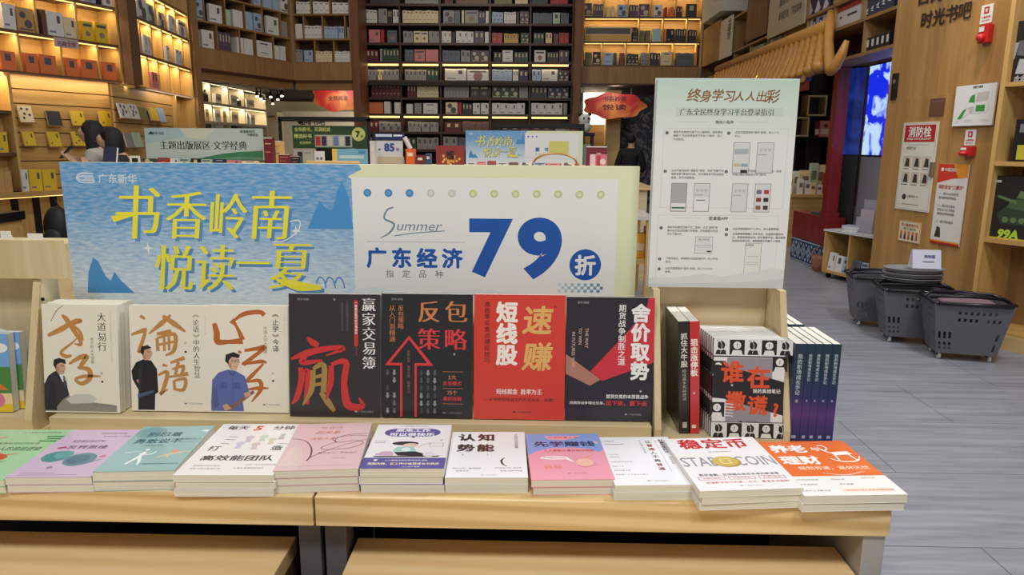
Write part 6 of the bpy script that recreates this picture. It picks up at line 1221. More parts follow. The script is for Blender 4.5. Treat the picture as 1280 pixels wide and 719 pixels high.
# ------------------------------------------------------------------ the brighter shop seen through the opening under the slanting bookcase
shell('ceiling_far', -6.5, 5.5, 13.9, 19.4, 2.50, 2.56, col((44, 38, 34), .7))
p = Print  # keep name
FV = Face(xy(243, 130, 12.6), xy(333, 130, 16.2))
zv = [FV.sh(245, 178)[1]-.1, FV.sh(245, 150)[1], FV.sh(245, 125)[1]]; ztV = FV.sh(245, 99)[1]
IVM = col((226, 214, 186), .5)
dv = [S(FV, u, 120) for u in (265, 286.5, 306)]
bookcase('cream lit display cabinet in the far shop beyond the opening', FV, zv, min(ztV+.05, 2.47), zv[0]-.3, .34, {0: dv, 1: dv, 2: dv}, IVM, IVM, col((200, 180, 140), .6), th=.05, strips=(1, 2), power=3.2, strip_mat=col((255, 232, 190), .5, 0, 2.0), color=(1, .86, .62))
b = MB(); b.box(0, FV.L, -.03, .34, 0, zv[0]-.31, IVM); struct(b.build('wall_far_cabinet_base', loc=FV.loc, rot=(0, 0, FV.rz)))
k = 0
for (u0, u1, v0, key, row) in ((248, 253, 107, 'w', 2), (254, 258, 110, 'd', 2), (259, 262, 112, 'k', 2), (270, 277, 117, 'w', 2), (289, 296, 119, 'w', 2), (298, 302, 121, 'd', 2), (309, 318, 124, 'w', 2), (249, 255, 133, 'w', 1), (257, 261, 136, 'c', 1), (269, 276, 137, 'w', 1), (279, 283, 139, 'c', 1), (290, 298, 139, 'c', 1), (309, 312, 141, 'w', 1), (314, 319, 143, 'w', 1), (246, 255, 156, 'y', 0), (258, 266, 154, 'n', 0), (270, 280, 156, 'w', 0), (290, 300, 158, 'd', 0), (310, 320, 158, 'g', 0)):
    a, zt = FV.sh(u0, v0, .04); e, _ = FV.sh(u1, v0, .04); z = zv[row]; h = max(.12, zt-z); w = e-a; b = MB()
    if key in 'dk' : b.lathe([(w*.45, 0), (w*.48, h*.6), (w*.2, h*.8), (w*.18, h)], col(PAL[key][1], .3), (w/2, .06, 0), 12); nm, cat = 'bottle', 'bottle'
    else: b.box(0, w, 0, .12, 0, h, col(PAL[key][1], .4)); q = Print(b, (0, 0, 0), (1, 0, 0), (0, 0, 1), w, h, 1e-3); q.k = 1; q.rect(.2, .3, .8, .6, col((170, 150, 120), .5)); nm, cat = 'gift_box', 'box'
    tag(b.build(nm, loc=FV.w(a, .05, z+.001), rot=(0, 0, FV.rz)), '%s %s, %s among the goods of the cream lit cabinet' % (PAL[key][0], 'bottle' if nm == 'bottle' else 'box', ORD[min(k, 19)]), cat, 'goods in the cream lit cabinet'); k += 1
# track lights on the dark ceiling
SPOT = col((255, 236, 200), .4, 0, 9)
for i, (u, v, y) in enumerate(((326, 122, 15.2), (330, 138, 16.0), (322, 128, 14.4), (338, 117, 14.6), (347, 121, 15.4), (352, 115, 14.3), (341, 130, 17.0))):
    q = ony(u, v, y); t = thing('track_spot', 'small glowing spot lamp, %s on the far shop’s dark ceiling' % ORD[i], 'spot lamp', (q.x, q.y, 2.338), (0, 0, .4), 'spot lamps of the far shop')
    b = MB(); b.lathe([(.015, .10), (.03, .08), (.034, -.02), (.034, -.03)], DARKMETAL, n=12); b.build('housing', t, smooth=True, rot=(math.radians(-35), 0, 0)); b = MB(); b.lathe([(.028, -.034), (.028, -.031)], SPOT, n=12); b.build('lens', t, rot=(math.radians(-35), 0, 0)); b = MB(); b.tube([(0, .05, .08), (0, .05, .161)], .012, DARKMETAL, 6); b.build('stem', t)
lamp('far_shop_lamp', 'AREA', (-3.6, 16.2, 2.4), (-3.6, 18.5, 1.4), 60, (1, .88, .68), .6); lamp('far_shop_lamp', 'AREA', (1.4, 15.2, 2.4), (1.6, 16.6, .9), 26, (1, .86, .66), .5)
# far cream wall band with lettering, and dark goods shelf below
q0, q1 = ony(352, 139, 18.6), ony(446, 166, 18.6); b = MB(); b.box(q0.x, q1.x, 18.6, 18.75, 0, q0.z, col((232, 222, 206), .6)); pr = Print(b, (q0.x, 18.6, 0), (1, 0, 0), (0, 0, 1), q1.x-q0.x, q0.z, 2e-3); pr.k = 1
pr.text('咖啡书吧', .40, .12, .09, col((40, 36, 34), .5), .03); pr.disk(.24, .11, .035, col((40, 36, 34), .5), 14); struct(b.build('wall_far_sign'))
q0, q1 = ony(330, 139, 17.2), ony(346, 139, 17.2); b = MB(); b.box(q0.x, q1.x, 17.2, 17.6, 0, ony(338, 140, 17.2).z, col((216, 200, 166), .6)); pr = Print(b, (q0.x, 17.2, 0), (1, 0, 0), (0, 0, 1), q1.x-q0.x, ony(338, 140, 17.2).z, 2e-3); pr.k = 1; pr.text('生活美学', .5, .05, .2, col((70, 56, 48), .5), .02); struct(b.build('wall_far_column'))
# hanging cloud signs
def cloud(u0, u1, v0, v1, y, label, txt):
    a, e = ony(u0, (v0+v1)/2, y), ony(u1, (v0+v1)/2, y); zt, zb = ony(u0, v0, y).z, ony(u0, v1, y).z; w, h = e.x-a.x, zt-zb; t = thing('cloud_sign', label, 'sign', (a.x, y, zb))
    pts = []
    for i in range(60):
        g = 2*math.pi*i/60; r = 1+.07*math.cos(7*g); pts.append((w/2+w/2*r*.94*math.cos(g), 0, h/2+h/2*r*.94*math.sin(g)))
    m = bpy.data.materials.new('red_gold_print'); m.use_nodes = True; nt = m.node_tree; N = nt.nodes; n = N.new('ShaderNodeTexNoise'); n.inputs['Scale'].default_value = 2.6; n.inputs['Distortion'].default_value = 1.0; tc = N.new('ShaderNodeTexCoord'); nt.links.new(tc.outputs['Object'], n.inputs['Vector'])
    r = N.new('ShaderNodeValToRGB'); e_ = r.color_ramp.elements; e_[0].position = .42; e_[0].color = L4((196, 44, 40)); e_[1].position = .68; e_[1].color = L4((226, 140, 70)); nt.links.new(n.outputs['Fac'], r.inputs['Fac']); nt.links.new(r.outputs['Color'], N['Principled BSDF'].inputs['Base Color'])
    b = MB(); b.prism(pts, (0, .04, 0), m); pr = Print(b, (0, 0, 0), (1, 0, 0), (0, 0, 1), w, h, 2e-3); pr.k = 2
    for i, q in enumerate(txt): pr.text(q, .5, .25+.3*i, .09, col((90, 20, 24), .5), .02, fit=.36)
    b.build('board', t); b = MB(); 
    for x in (w*.25, w*.75): b.tube([(x, .02, h*.9), (x, .02, h+.5)], .006, col((160, 160, 160), .5), 5)
    b.build('hanging_wires', t)
lamp('added_cloud_light', 'AREA', (-3.75, 13.8, 2.46), (-3.6, 14.5, 2.2), 5, (1, .9, .75), .12); lamp('added_cloud_light', 'AREA', (1.6, 13.8, 2.5), (1.65, 14.5, 2.1), 4, (1, .9, .75), .12)  # added lights without a lamp, to brighten the fronts of the cloud signs
cloud(389, 456, 101, 140, 14.4, 'red and gold cloud-shaped hanging sign beside the russet post’s lit side', ('书香岭南', '全民阅读')); cloud(727, 809, 115, 149, 14.3, 'red and gold cloud-shaped hanging sign over the man in black', ('书香岭南', '悦读'))

# ------------------------------------------------------------------ far doorway on the other side
q0, q1 = xy(757, 170, 14.9), xy(775, 170, 14.9); shell('trim_12', q0[0], q1[0], 14.9, 15.2, 0, 2.9, col((226, 196, 128), .5))
def graffiti():
    m = bpy.data.materials.new('dark_patterned_wall'); m.use_nodes = True; nt = m.node_tree; N = nt.nodes; n = N.new('ShaderNodeTexNoise'); n.inputs['Scale'].default_value = 4.5; n.inputs['Distortion'].default_value = 2.0; tc = N.new('ShaderNodeTexCoord'); nt.links.new(tc.outputs['Object'], n.inputs['Vector'])
    r = N.new('ShaderNodeValToRGB'); e_ = r.color_ramp.elements; e_[0].position = .48; e_[0].color = L4((40, 42, 62)); e_[1].position = .62; e_[1].color = L4((104, 104, 116)); nt.links.new(n.outputs[0], r.inputs['Fac']); nt.links.new(r.outputs['Color'], N['Principled BSDF'].inputs['Base Color']); return m
q0, q1 = xy(776, 170, 16.4), xy(835, 170, 16.4); shell('wall_far_pattern', q0[0], q1[0]+1, 16.4, 16.5, 0, 2.9, graffiti())
q0, q1 = ony(729, 140, 15.6), ony(752, 156, 15.6); t = thing('painted_glow_panel', 'white wall panel with painted-in glow behind the soft toy in the far doorway', 'panel', (q0.x, 15.6, q1.z)); b = MB(); b.box(0, q1.x-q0.x+.25, 0, .05, 0, q0.z-q1.z+.5, col((240, 236, 226), .5, 0, .5)); b.build('face', t); b = MB(); b.box(-.03, q1.x-q0.x+.28, .051, .09, -.03, q0.z-q1.z+.53, DARKMETAL); b.build('frame', t)  # patch of white wall, its brightness put in as emission
q0, q1 = ony(729, 157, 15.4), ony(757, 205, 15.4); t = thing('wood_cabinet', 'brown wooden cabinet in the far doorway under the white wall panel', 'cabinet', (q0.x, 15.2, 0)); b = MB(); b.box(0, q1.x-q0.x, 0, .4, 0, q0.z, W_MID); b.build('body', t); b = MB(); b.box(.03, q1.x-q0.x-.03, -.012, -.0005, q0.z*.5, q0.z*.7, W_CASEX); b.box(.03, q1.x-q0.x-.03, -.012, -.0005, q0.z*.75, q0.z-.03, W_CASEX); b.build('drawer_front', t)
q0 = ony(731, 149, 13.2); t = thing('soft_toy', 'white soft toy with black ears perched beside the russet post', 'soft toy', (q0.x, 13.2, q0.z-.16)); b = MB(); b.ball((0, 0, .16), (.11, .10, .10), WHITE); b.ball((0, .02, .03), (.12, .10, .11), WHITE); b.build('body', t, smooth=True); b = MB()
for s in (-1, 1): b.ball((.085*s, 0, .245), (.035, .03, .035), BLACK)
for s in (-1, 1): b.ball((.04*s+.02, -.09, .17), (.018, .012, .022), BLACK)
b.build('ears_and_eyes', t, smooth=True)
b = MB(); w_ = .2; b.box(q0.x-.15, q0.x+.18, 13.08, 13.36, q0.z-.30, q0.z-.241, DARKMETAL); b.box(q0.x-.13, q0.x-.09, 13.1, 13.34, 0, q0.z-.3005, DARKMETAL); b.box(q0.x+.12, q0.x+.16, 13.1, 13.34, 0, q0.z-.3005, DARKMETAL); tag(b.build('display_pedestal'), 'dark slim pedestal carrying the white soft toy', 'pedestal')

# ------------------------------------------------------------------ people
SK = col((214, 168, 138), .5)
def skin(name, verts, edges, radii, m, parent, root=0, sub=2):
    me = bpy.data.meshes.new(name); me.from_pydata(verts, edges, []); me.materials.append(m); o = bpy.data.objects.new(name, me); COL.objects.link(o); o.parent = parent
    md = o.modifiers.new('skin', 'SKIN'); md.use_smooth_shade = True
    if not me.skin_vertices: me.attributes.new('skin', 'FLOAT', 'POINT') if False else None
    for i, d in enumerate(me.skin_vertices[0].data): d.radius = (radii[i], radii[i]) if not isinstance(radii[i], tuple) else radii[i]; d.use_root = (i == root)
    s = o.modifiers.new('smooth', 'SUBSURF'); s.levels = sub; s.render_levels = sub
    return o
def person(label, loc, rz, H, arms, shirt, pants, hair, long_hair, shoe=(36, 34, 38), sleeves=1.0, headtilt=.0):
    """stands at loc facing local -y; arms = [(elbow, wrist, finger direction)] for x<0 and x>0"""
    k = H/1.68; t = thing('person', label, 'person', loc, (0, 0, rz)); V, E, R = [], [], []
    def add(p_, r, par=None):
        V.append(tuple(c*k for c in p_)); R.append(r*k)
        if par is not None: E.append((par, len(V)-1))
        return len(V)-1
    pel = add((0, 0, .90), .125); sp_ = add((0, -.005, 1.08), .115, pel); ch = add((0, 0, 1.25), .135, sp_); up = add((0, .01, 1.36), .10, ch); nk = add((0, 0, 1.43), .052, up); hy = -.02-headtilt
    h0 = add((0, hy, 1.505), .062, nk); h1 = add((0, hy-.008-headtilt*.3, 1.57), .080, h0); h2 = add((0, hy-.002-headtilt*.3, 1.635), .066, h1)
    ns = add((0, hy-.088-headtilt*.3, 1.552), .012, h1)
    hands = []
    for s, (el, wr, fd) in zip((-1, 1), arms):
        sh = add((.165*s, .01, 1.355), .058, up); e_ = add(el, .043, sh); w_ = add(wr, .028, e_); fd = Vector(fd).normalized(); W_ = Vector(wr); side = fd.cross(Vector((0, 0, 1))); side = side.normalized() if side.length > .1 else Vector((1, 0, 0))
        pm = add(W_+fd*.05, .032, w_); hands.append(W_+fd*.1)
        for q, (off, ln) in enumerate(((-.026, .062), (-.009, .072), (.009, .068), (.026, .054))):
            f1 = add(W_+fd*.095+side*off, .010, pm); f2 = add(W_+fd*(.095+ln*.6)+side*off+Vector((0, 0, .008)), .0085, f1); add(W_+fd*(.095+ln*.85)+side*off*.9+Vector((0, 0, .028)), .007, f2)
        th = add(W_+fd*.04+side*(.045*(-s))+Vector((0, 0, .012)), .011, w_); add(W_+fd*.085+side*(.05*(-s))+Vector((0, 0, .035)), .009, th)
        hp = add((.09*s, 0, .84), .088, pel); kn = add((.10*s, -.01, .48), .058, hp); an = add((.10*s, .015, .08), .038, kn); add((.11*s, -.13, .035), .034, an)
    skin('body', V, E, R, SK, t)
    v = lambda *ps: [tuple(c*k for c in p_) for p_ in ps]
    P_ = v((0, 0, .90), (0, -.005, 1.06), (0, 0, 1.25), (0, .01, 1.365), (0, .004, 1.43)); rr = [.145*k, .135*k, .155*k, .128*k, .066*k]; ed = [(0, 1), (1, 2), (2, 3), (3, 4)]
    for s, (el, wr, fd) in zip((-1, 1), arms):
        a = len(P_); end = Vector(el)+(Vector(wr)-Vector(el))*(.9 if sleeves > .9 else 0); P_ += v((.165*s, .01, 1.355), el); rr += [.082*k, .060*k]; ed += [(3, a), (a, a+1)]
        if sleeves > .9: P_ += v(tuple(end)); rr.append(.042*k); ed.append((a+1, a+2))
    skin('shirt', P_, ed, rr, col(shirt, .8), t, 0)
    P_ = v((0, 0, .97), (0, 0, .90)); rr = [.135*k, .14*k]; ed = [(0, 1)]
    for s in (-1, 1): a = len(P_); P_ += v((.09*s, 0, .84), (.10*s, -.01, .48), (.10*s, .015, .10)); rr += [.10*k, .072*k, .055*k]; ed += [(1, a), (a, a+1), (a+1, a+2)]
    skin('trousers', P_, ed, rr, col(pants, .8), t, 0)
    for s in (-1, 1): b = MB(); b.ball((.105*s*k, -.05*k, .045*k), (.05*k, .14*k, .045*k), col(shoe, .5)); b.build('shoe', t, smooth=True)
    hc = Vector((0, hy+.012-headtilt*.3, 1.585))*k; b = MB(); hm = col(hair, .7)
    b.ball((hc.x, hc.y+.034*k, hc.z+.020*k), (.088*k, .095*k, .088*k), hm, 20, 12)
    if long_hair:
        for q in range(17):                                    # long locks from the crown down past the shoulders
            g = math.pi*(-.06+1.12*q/16); dx, dy = math.cos(g), math.sin(g); ln = .30+.05*((q*5) % 3)
            b.tube([(hc.x+dx*.03*k, hc.y+(.03+dy*.04)*k, hc.z+.085*k), (hc.x+dx*.078*k, hc.y+(.03+dy*.078)*k, hc.z+.03*k), (hc.x+dx*.086*k, hc.y+(.028+dy*.082)*k, hc.z-.07*k), (hc.x+dx*.088*k, hc.y+(.03+dy*.075)*k, hc.z-.17*k), (hc.x+dx*.075*k, hc.y+(.035+dy*.07)*k, hc.z-ln*k)], [.02*k, .026*k, .025*k, .021*k, .006*k], hm, 8)
    b.build('hair', t, smooth=True)
    b = MB(); fy = hc.y-.096*k
    for s in (-1, 1): b.ball((.034*s*k, fy, hc.z-.035*k), (.014*k, .008*k, .007*k), BLACK, 8, 6); b.ball((.034*s*k, fy, hc.z-.012*k), (.02*k, .007*k, .004*k), hm, 8, 6)
    b.ball((0, fy+.006*k, hc.z-.088*k), (.022*k, .008*k, .006*k), col((176, 86, 84), .5), 8, 6); b.build('facial_features', t, smooth=True)
    return t
phone_arms = [((-.21, -.07, 1.12), (-.075, -.20, 1.30), (.3, -.75, .5)), ((.21, -.07, 1.12), (.07, -.19, 1.29), (-.3, -.75, .5))]
w1_ = ony(121, 163, 6.5); H1 = ony(121, 151.5, 6.5).z+.0
w2_ = ony(147, 172, 6.2); H2 = ony(147, 160, 6.2).z
person('woman in pale top looking down at a phone before the slat wall', (w1_.x, 6.5, 0), math.radians(-78), H1*1.0, phone_arms, (206, 196, 186), (60, 62, 80), (22, 18, 20), True, sleeves=0, headtilt=.05)
person('woman with long black hair in dark top bending over beside the other', (w2_.x, 6.2, 0), math.radians(-70), H2*1.0, phone_arms, (36, 34, 40), (50, 50, 60), (22, 18, 20), True, sleeves=0, headtilt=.06)
kk = H1/1.68; g = math.radians(-78); q = Vector((w1_.x+math.sin(g)*.285*kk, 6.5-math.cos(g)*.285*kk, 1.385*kk)); t = thing('mobile_phone', 'dark mobile phone held by the woman in the pale top', 'phone', q, (math.radians(48), 0, g)); b = MB(); b.box(-.036, .036, -.075, .075, 0, .008, BLACK); b.build('case', t, bevel=.003); b = MB(); b.box(-.033, .033, -.07, .07, .0082, .009, col((60, 66, 84), .2)); b.build('screen', t)
m_ = ony(789, 182, 12.9); Hm = ony(789, 168, 12.9).z
person('man in black sweater with pale sleeves standing in the far doorway', (m_.x, 12.9, 0), math.radians(160), Hm, [((-.24, -.04, 1.10), (-.17, -.24, .98), (0, -1, -.2)), ((.26, .0, 1.10), (.25, -.05, .86), (0, -.3, -1))], (30, 30, 38), (70, 84, 120), (20, 18, 20), False)

# ------------------------------------------------------------------ the island of displays behind the sign
IT = 1.262; IY = 4.0
t = thing('display_island', 'tall pale oak display island hidden behind the summer sign', 'display table', (-.4, IY, 0))
b = MB(); b.box(-2.16, .93, 0, 1.25, IT-.04, IT, W_TABLE); b.build('top_board', t); b = MB(); b.box(-2.12, .89, .04, 1.21, 0, IT-.0405, W_RACKX); b.build('body', t)
GI = 'things on the island behind the summer sign'
def on_island(name, cat, label, u0, u1, v0, y, rgb, d=.03, art=None, lean=0, z=None, group=None):
    a, e = ony(u0, v0, y), ony(u1, v0, y); z = IT if z is None else z; h = max(.03, a.z-z-.001); w = e.x-a.x; b = MB(); b.box(0, w, 0, d, 0, h, col(rgb, .4))
    if art: pr = Print(b, (0, 0, 0), (1, 0, 0), (0, 0, 1), w, h, 8e-4); pr.k = 1; art(pr)
    return tag(b.build(name, loc=(a.x, y, z+.001), rot=(math.radians(-lean), 0, 0)), label, cat, group)
t_ = thing('tablet_stand', 'dark blue book propped with a white page edge before the women', 'book', (ony(127, 200, 4.15).x, 4.15, IT+.001), (math.radians(-18), 0, 0)); w_ = ony(143, 190, 4.15).x-ony(127, 190, 4.15).x; h_ = ony(130, 187, 4.15).z-IT+.02
b = MB(); b.box(0, w_, 0, .006, 0, h_, col((52, 54, 84), .4)); b.build('cover', t_); b = MB(); b.box(0, w_, .0062, .02, .001, h_-.002, WHITE); b.build('page_block', t_)
t_ = thing('picture_frame', 'little white-framed dark display card beside the blue propped book', 'frame', (ony(162, 200, 4.3).x, 4.3, IT+.001)); w_ = ony(175, 190, 4.3).x-ony(162, 190, 4.3).x; h_ = ony(168, 195, 4.3).z-IT
b = MB(); b.box(0, w_, .004, .012, 0, h_, BLACK); b.build('card', t_); b = MB(); b.box(0, .012, 0, .0035, 0, h_, WHITE); b.box(w_-.012, w_, 0, .0035, 0, h_, WHITE); b.box(.012, w_-.012, 0, .0035, h_-.014, h_, WHITE); b.build('frame', t_)
for i, (u0, u1, v0, key, mk) in enumerate(((178, 193, 198, 'f', 5), (196, 210, 197, 'r', 2), (212, 222, 198, 'w', 3), (223, 236, 198, 'a', 2), (238, 249, 198, 'k', 1), (251, 263, 199, 'e', 2), (266, 281, 199, 'n', 4), (283, 300, 200, 'p', 3), (302, 322, 201, 'c', 4))):
    a, e = ony(u0, v0, 4.12), ony(u1, v0, 4.12); o = bpy.data.objects.new('paperback_book', shelf_book(e.x-a.x, .022, max(.04, a.z-IT-.001), PAL[key][1], mk)); COL.objects.link(o); o.location = (a.x, 4.12, IT+.001); o.rotation_euler = (math.radians(-8), 0, 0); tag(o, '%s book peeping over the sign’s edge, %s under the literature banner' % (PAL[key][0], ORD[i]), 'book', 'books peeping over the summer sign')
def art_lit(p):
    p.poly([(0, 0), (1, 0), (1, 1), (0, 1)], col((186, 206, 204), .5)); p.poly([(.42, 1), (.52, .9), (.66, .80), (.80, .74), (1, .70), (1, 1)], col((60, 130, 96), .5)); p.poly([(.52, 1), (.62, .94), (.8, .9), (1, .92), (1, 1)], col((110, 160, 124), .5)); p.poly([(.0, .0), (.5, 0), (.3, .3), (0, .5)], col((170, 198, 208), .5)); p.poly([(.3, .0), (.62, .0), (.5, .35), (.36, .3)], col((206, 216, 202), .5))
    p.text('主题出版展区·文学经典', .495, .54, .078, col((34, 40, 38), .5), 0, fit=.74, hx=.03); p.poly([(.03, .20), (.055, .10), (.08, .20)], col((40, 70, 80), .5)); p.text('新华书店', .115, .17, .026, col((50, 70, 80), .5), .01); p.text('阅读新时代', .88, .10, .026, col((40, 60, 56), .5), .02); p.text('书香致远', .92, .20, .024, col((40, 60, 56), .5), .02)
a, e = ony(180, 160, 4.7), ony(327, 161, 4.7); t_ = thing('banner_board', 'pale blue-green literature banner board standing on the island', 'sign', (a.x, 4.7, IT+.001)); b = MB(); b.box(0, e.x-a.x, 0, .02, .03, a.z-IT, col((200, 210, 206), .5)); pr = Print(b, (0, 0, .03), (1, 0, 0), (0, 0, 1), e.x-a.x, a.z-IT-.03, 4e-4); pr.k = 1; art_lit(pr); b.build('printed_panel', t_); b = MB(); b.box(.05, e.x-a.x-.05, -.02, .06, 0, .0295, STEEL); b.build('base', t_)
for i, (u0, u1, v0, rgb, lab, y) in enumerate(((329, 340, 172, (110, 34, 44), 'dark red book standing tallest beside the literature banner', 4.6), (341, 352, 176, (226, 190, 120), 'honey-coloured packet beside the dark red books', 4.75), (348, 362, 193, (120, 36, 44), 'low dark red book set before the green offer board', 4.3), (363, 375, 195, (38, 34, 40), 'small black-fronted card with white edge before the green board', 4.25))):
    on_island('book' if i != 1 else 'gift_packet', 'book' if i != 1 else 'packet', lab, u0, u1, v0, y, rgb, .05, lambda p: (p.rect(.15, .2, .85, .24, col((210, 160, 130), .5)), p.rect(.15, .5, .7, .54, col((190, 120, 110), .5)), p.rect(0, 0, 1, .03, WHITE)))
# green offer board within a dark metal frame
yG = 5.0; a, e = ony(347, 148, yG), ony(462, 149, yG); t_ = thing('framed_stand', 'dark metal framed stand with the green discount board', 'stand', (a.x, yG, IT+.0005)); w_ = e.x-a.x; a.z -= IT
for x in (0, w_-.02): b = MB(); b.box(x, x+.02, 0, .02, .02, a.z, DARKMETAL); b.build('upright', t_)
b = MB(); b.box(0, w_, 0, .02, a.z-.0195, a.z+.012, DARKMETAL); b.build('top_rail', t_); b = MB(); b.box(-.02, w_+.02, -.03, .1, 0, .0195, DARKMETAL); b.build('foot_plate', t_)
a, e = ony(365, 157, 5.06), ony(459, 186, 5.06); w_, h_ = e.x-a.x, a.z-e.z; t_ = thing('offer_board', 'dark green offer board with a pale disc reading seven', 'sign', (a.x, 5.06, e.z)); b = MB(); b.box(0, w_, 0, .012, 0, h_, col((40, 74, 44), .5)); pr = Print(b, (0, 0, 0), (1, 0, 0), (0, 0, 1), w_, h_, 4e-4); pr.k = 1; y_ = col((214, 220, 130), .5)
pr.text('全场图书，买满就减', .27, .16, .058, y_, .02, fit=.48); pr.text('精选好书', .14, .46, .06, y_, .02); pr.text('任选两件', .17, .75, .04, y_, .01); pr.rect(.30, .40, .80, .94, col((170, 176, 160), .5)); pr.disk(.89, .36, .09, y_, 24); pr.text('7', .88, .36, .11, col((30, 50, 34), .5), .05); pr.text('折', .935, .46, .035, col((30, 50, 34), .5), .02)
for i, c in enumerate(((190, 50, 54), (60, 40, 60), (200, 196, 190), (110, 130, 170), (210, 206, 200), (26, 40, 34))): pr.rect(.31+.08*i, .46, .375+.08*i, .88, col(c, .5))
b.build('printed_panel', t_); b = MB(); b.box(w_*.3, w_*.7, .013, .03, IT-e.z+.001, h_*.6, DARKMETAL); b.build('back_strut', t_)
on_island('sign_card', 'sign', 'small grey card with a dark square left under the green board', 367, 391, 187, 4.9, (168, 168, 164), .012, lambda p: (p.rect(.2, .15, .45, .6, col((30, 28, 34), .5)), p.rect(.55, .2, .9, .24, col((110, 110, 110), .5))))
on_island('sign_card', 'sign', 'little white card with two drawings under the green board', 393, 405, 189, 4.3, (226, 222, 222), .012, lambda p: (p.disk(.3, .45, .15, col((110, 110, 116), .5), 10), p.disk(.7, .45, .15, col((110, 110, 116), .5), 10)))
on_island('promotional_board', 'sign', 'small sky-blue board with a yellow edge under the green board', 415, 459, 186, 4.8, (120, 180, 214), .014, lambda p: (p.rect(0, 0, .14, 1, col((230, 200, 90), .5)), p.rect(.2, .4, .9, .6, col((190, 220, 226), .5)), p.rect(.75, .1, .95, .3, col((80, 140, 190), .5))))
a, e = ony(383, 201, 4.15), ony(449, 201, 4.15); b = MB(); b.box(0, e.x-a.x, 0, .02, 0, a.z-IT, W_TABLE); tag(b.build('low_rail', loc=(a.x, 4.15, IT+.001)), 'pale oak rail along the island’s edge under the green board', 'rail')
# 85 price sign
a, e = ony(470, 176, 4.6), ony(503, 176, 4.6); t_ = thing('price_sign', 'white price sign reading 85 under a dark blue header', 'sign', (a.x, 4.6, IT+.001)); w_, h_ = e.x-a.x, a.z-IT; b = MB(); b.box(0, w_, 0, .012, .06, h_, col((206, 210, 216), .5)); pr = Print(b, (0, 0, .06), (1, 0, 0), (0, 0, 1), w_, h_-.06, 4e-4); pr.k = 1; pr.text('85', .5, .42, .40, col((34, 74, 150), .5), .05); pr.text('折', .82, .55, .14, col((34, 74, 150), .5), .02); pr.disk(.12, .55, .04, col((34, 74, 150), .5)); b.build('printed_panel', t_)
b = MB(); b.box(-.01, w_+.01, -.004, .03, h_+.002, ony(480, 167, 4.6).z-IT, col((30, 44, 90), .4)); pr = Print(b, (-.01, -.004, h_+.002), (1, 0, 0), (0, 0, 1), w_+.02, ony(480, 167, 4.6).z-IT-h_, 5e-4); pr.k = 1; pr.rect(.05, .15, .6, .5, col((206, 220, 250), .4)); pr.rect(.65, .2, .95, .45, col((230, 236, 250), .4)); b.build('header', t_); b = MB(); b.box(.0, w_, .0, .05, 0, .0595, col((190, 180, 160), .6)); b.build('base', t_); b = MB(); b.box(-.024, -.012, 0, .03, 0, h_+.06, DARKMETAL); b.build('side_post', t_)
for i, (u0, u1, v0, rgb, lab, nm) in enumerate(((462, 468, 176, (210, 206, 206), 'slim white book upright beside the price sign', 'paperback_book'), (507, 518, 186, (226, 100, 44), 'orange carton beside the price sign', 'carton'), (520, 530, 194, (110, 34, 40), 'maroon book beside the orange carton', 'paperback_book'), (532, 538, 192, (60, 80, 130), 'blue book beside the red and gold album', 'paperback_book'))):
    on_island(nm, 'book' if nm != 'carton' else 'carton', lab, u0, u1, v0, 4.4, rgb, .06, lambda p: p.rect(.2, .2, .8, .4, col((230, 214, 200), .5)))
a = ony(507, 187, 4.43); b = MB(); b.tube([(0, 0, 0), (-.035, .0, .07)], .014, col((214, 210, 206), .4), 10); tag(b.build('paper_tube', loc=(a.x+.03, 4.43, a.z+.004)), 'white paper tube sticking up from the orange carton', 'tube')
def art_gold(p):
    p.rect(0, 0, 1, 1, col((140, 50, 48), .4)); gd = col((226, 170, 84), .35)
    for i in range(16): g = .4+i*.39; r = .08+.017*i; p.disk(.5+r*math.cos(g*3), .62+r*math.sin(g*3)*.8, .05, gd, 8)
    p.text('福', .5, .42, .32, col((60, 24, 20), .4), .03)
on_island('album', 'album', 'square red and gold album facing out beside the small summer banner', 545, 580, 182, 4.35, (140, 50, 48), .02, art_gold)
# the same summer sheet again, further back
yB = 7.8; a, e = ony(582, 163, yB), ony(729, 164, yB); sw, SHs = e.x-a.x, (e.x-a.x)*SH/SW; t_ = thing('promotional_sign', 'distant small copy of the blue and white summer banner', 'sign', (a.x, yB, a.z-SHs)); b = MB(); b.box(0, sw, 0, .02, 0, SHs, yellowish()); pr = Print(b, (0, 0, 0), (1, 0, 0), (0, 0, 1), sw, SHs, 3e-4); pr.k = 1; sign_art(pr, 1, False); b.build('printed_panel', t_); zb = a.z-SHs
b = MB(); b.box(.03, sw-.03, -.02, .05, -.03, -.0005, STEEL); b.build('base', t_)
t_ = thing('display_island', 'further oak display island under the distant summer banner', 'display table', (a.x-.2, yB-.35, 0)); b = MB(); b.box(0, sw+.9, 0, .9, zb-.07, zb-.031, W_TABLE); b.build('top_board', t_); b = MB(); b.box(.04, sw+.86, .04, .86, 0, zb-.0705, W_RACKX); b.build('body', t_)
a, e = ony(622, 154, 8.6), ony(731, 156, 8.6); t_ = thing('gondola_shelf', 'black shelf frame rising behind the distant summer banner', 'shelf', (a.x, 8.6, 0)); w_ = e.x-a.x
for x in (0, w_-.04): b = MB(); b.box(x, x+.04, 0, .4, 0, a.z-.05, DARKMETAL); b.build('upright', t_)
b = MB(); b.box(0, w_, 0, .4, a.z-.0495, a.z, DARKMETAL); b.build('top_board', t_); b = MB(); b.box(.041, w_-.041, .05, .39, a.z-.45, a.z-.42, DARKMETAL); b.build('shelf', t_)
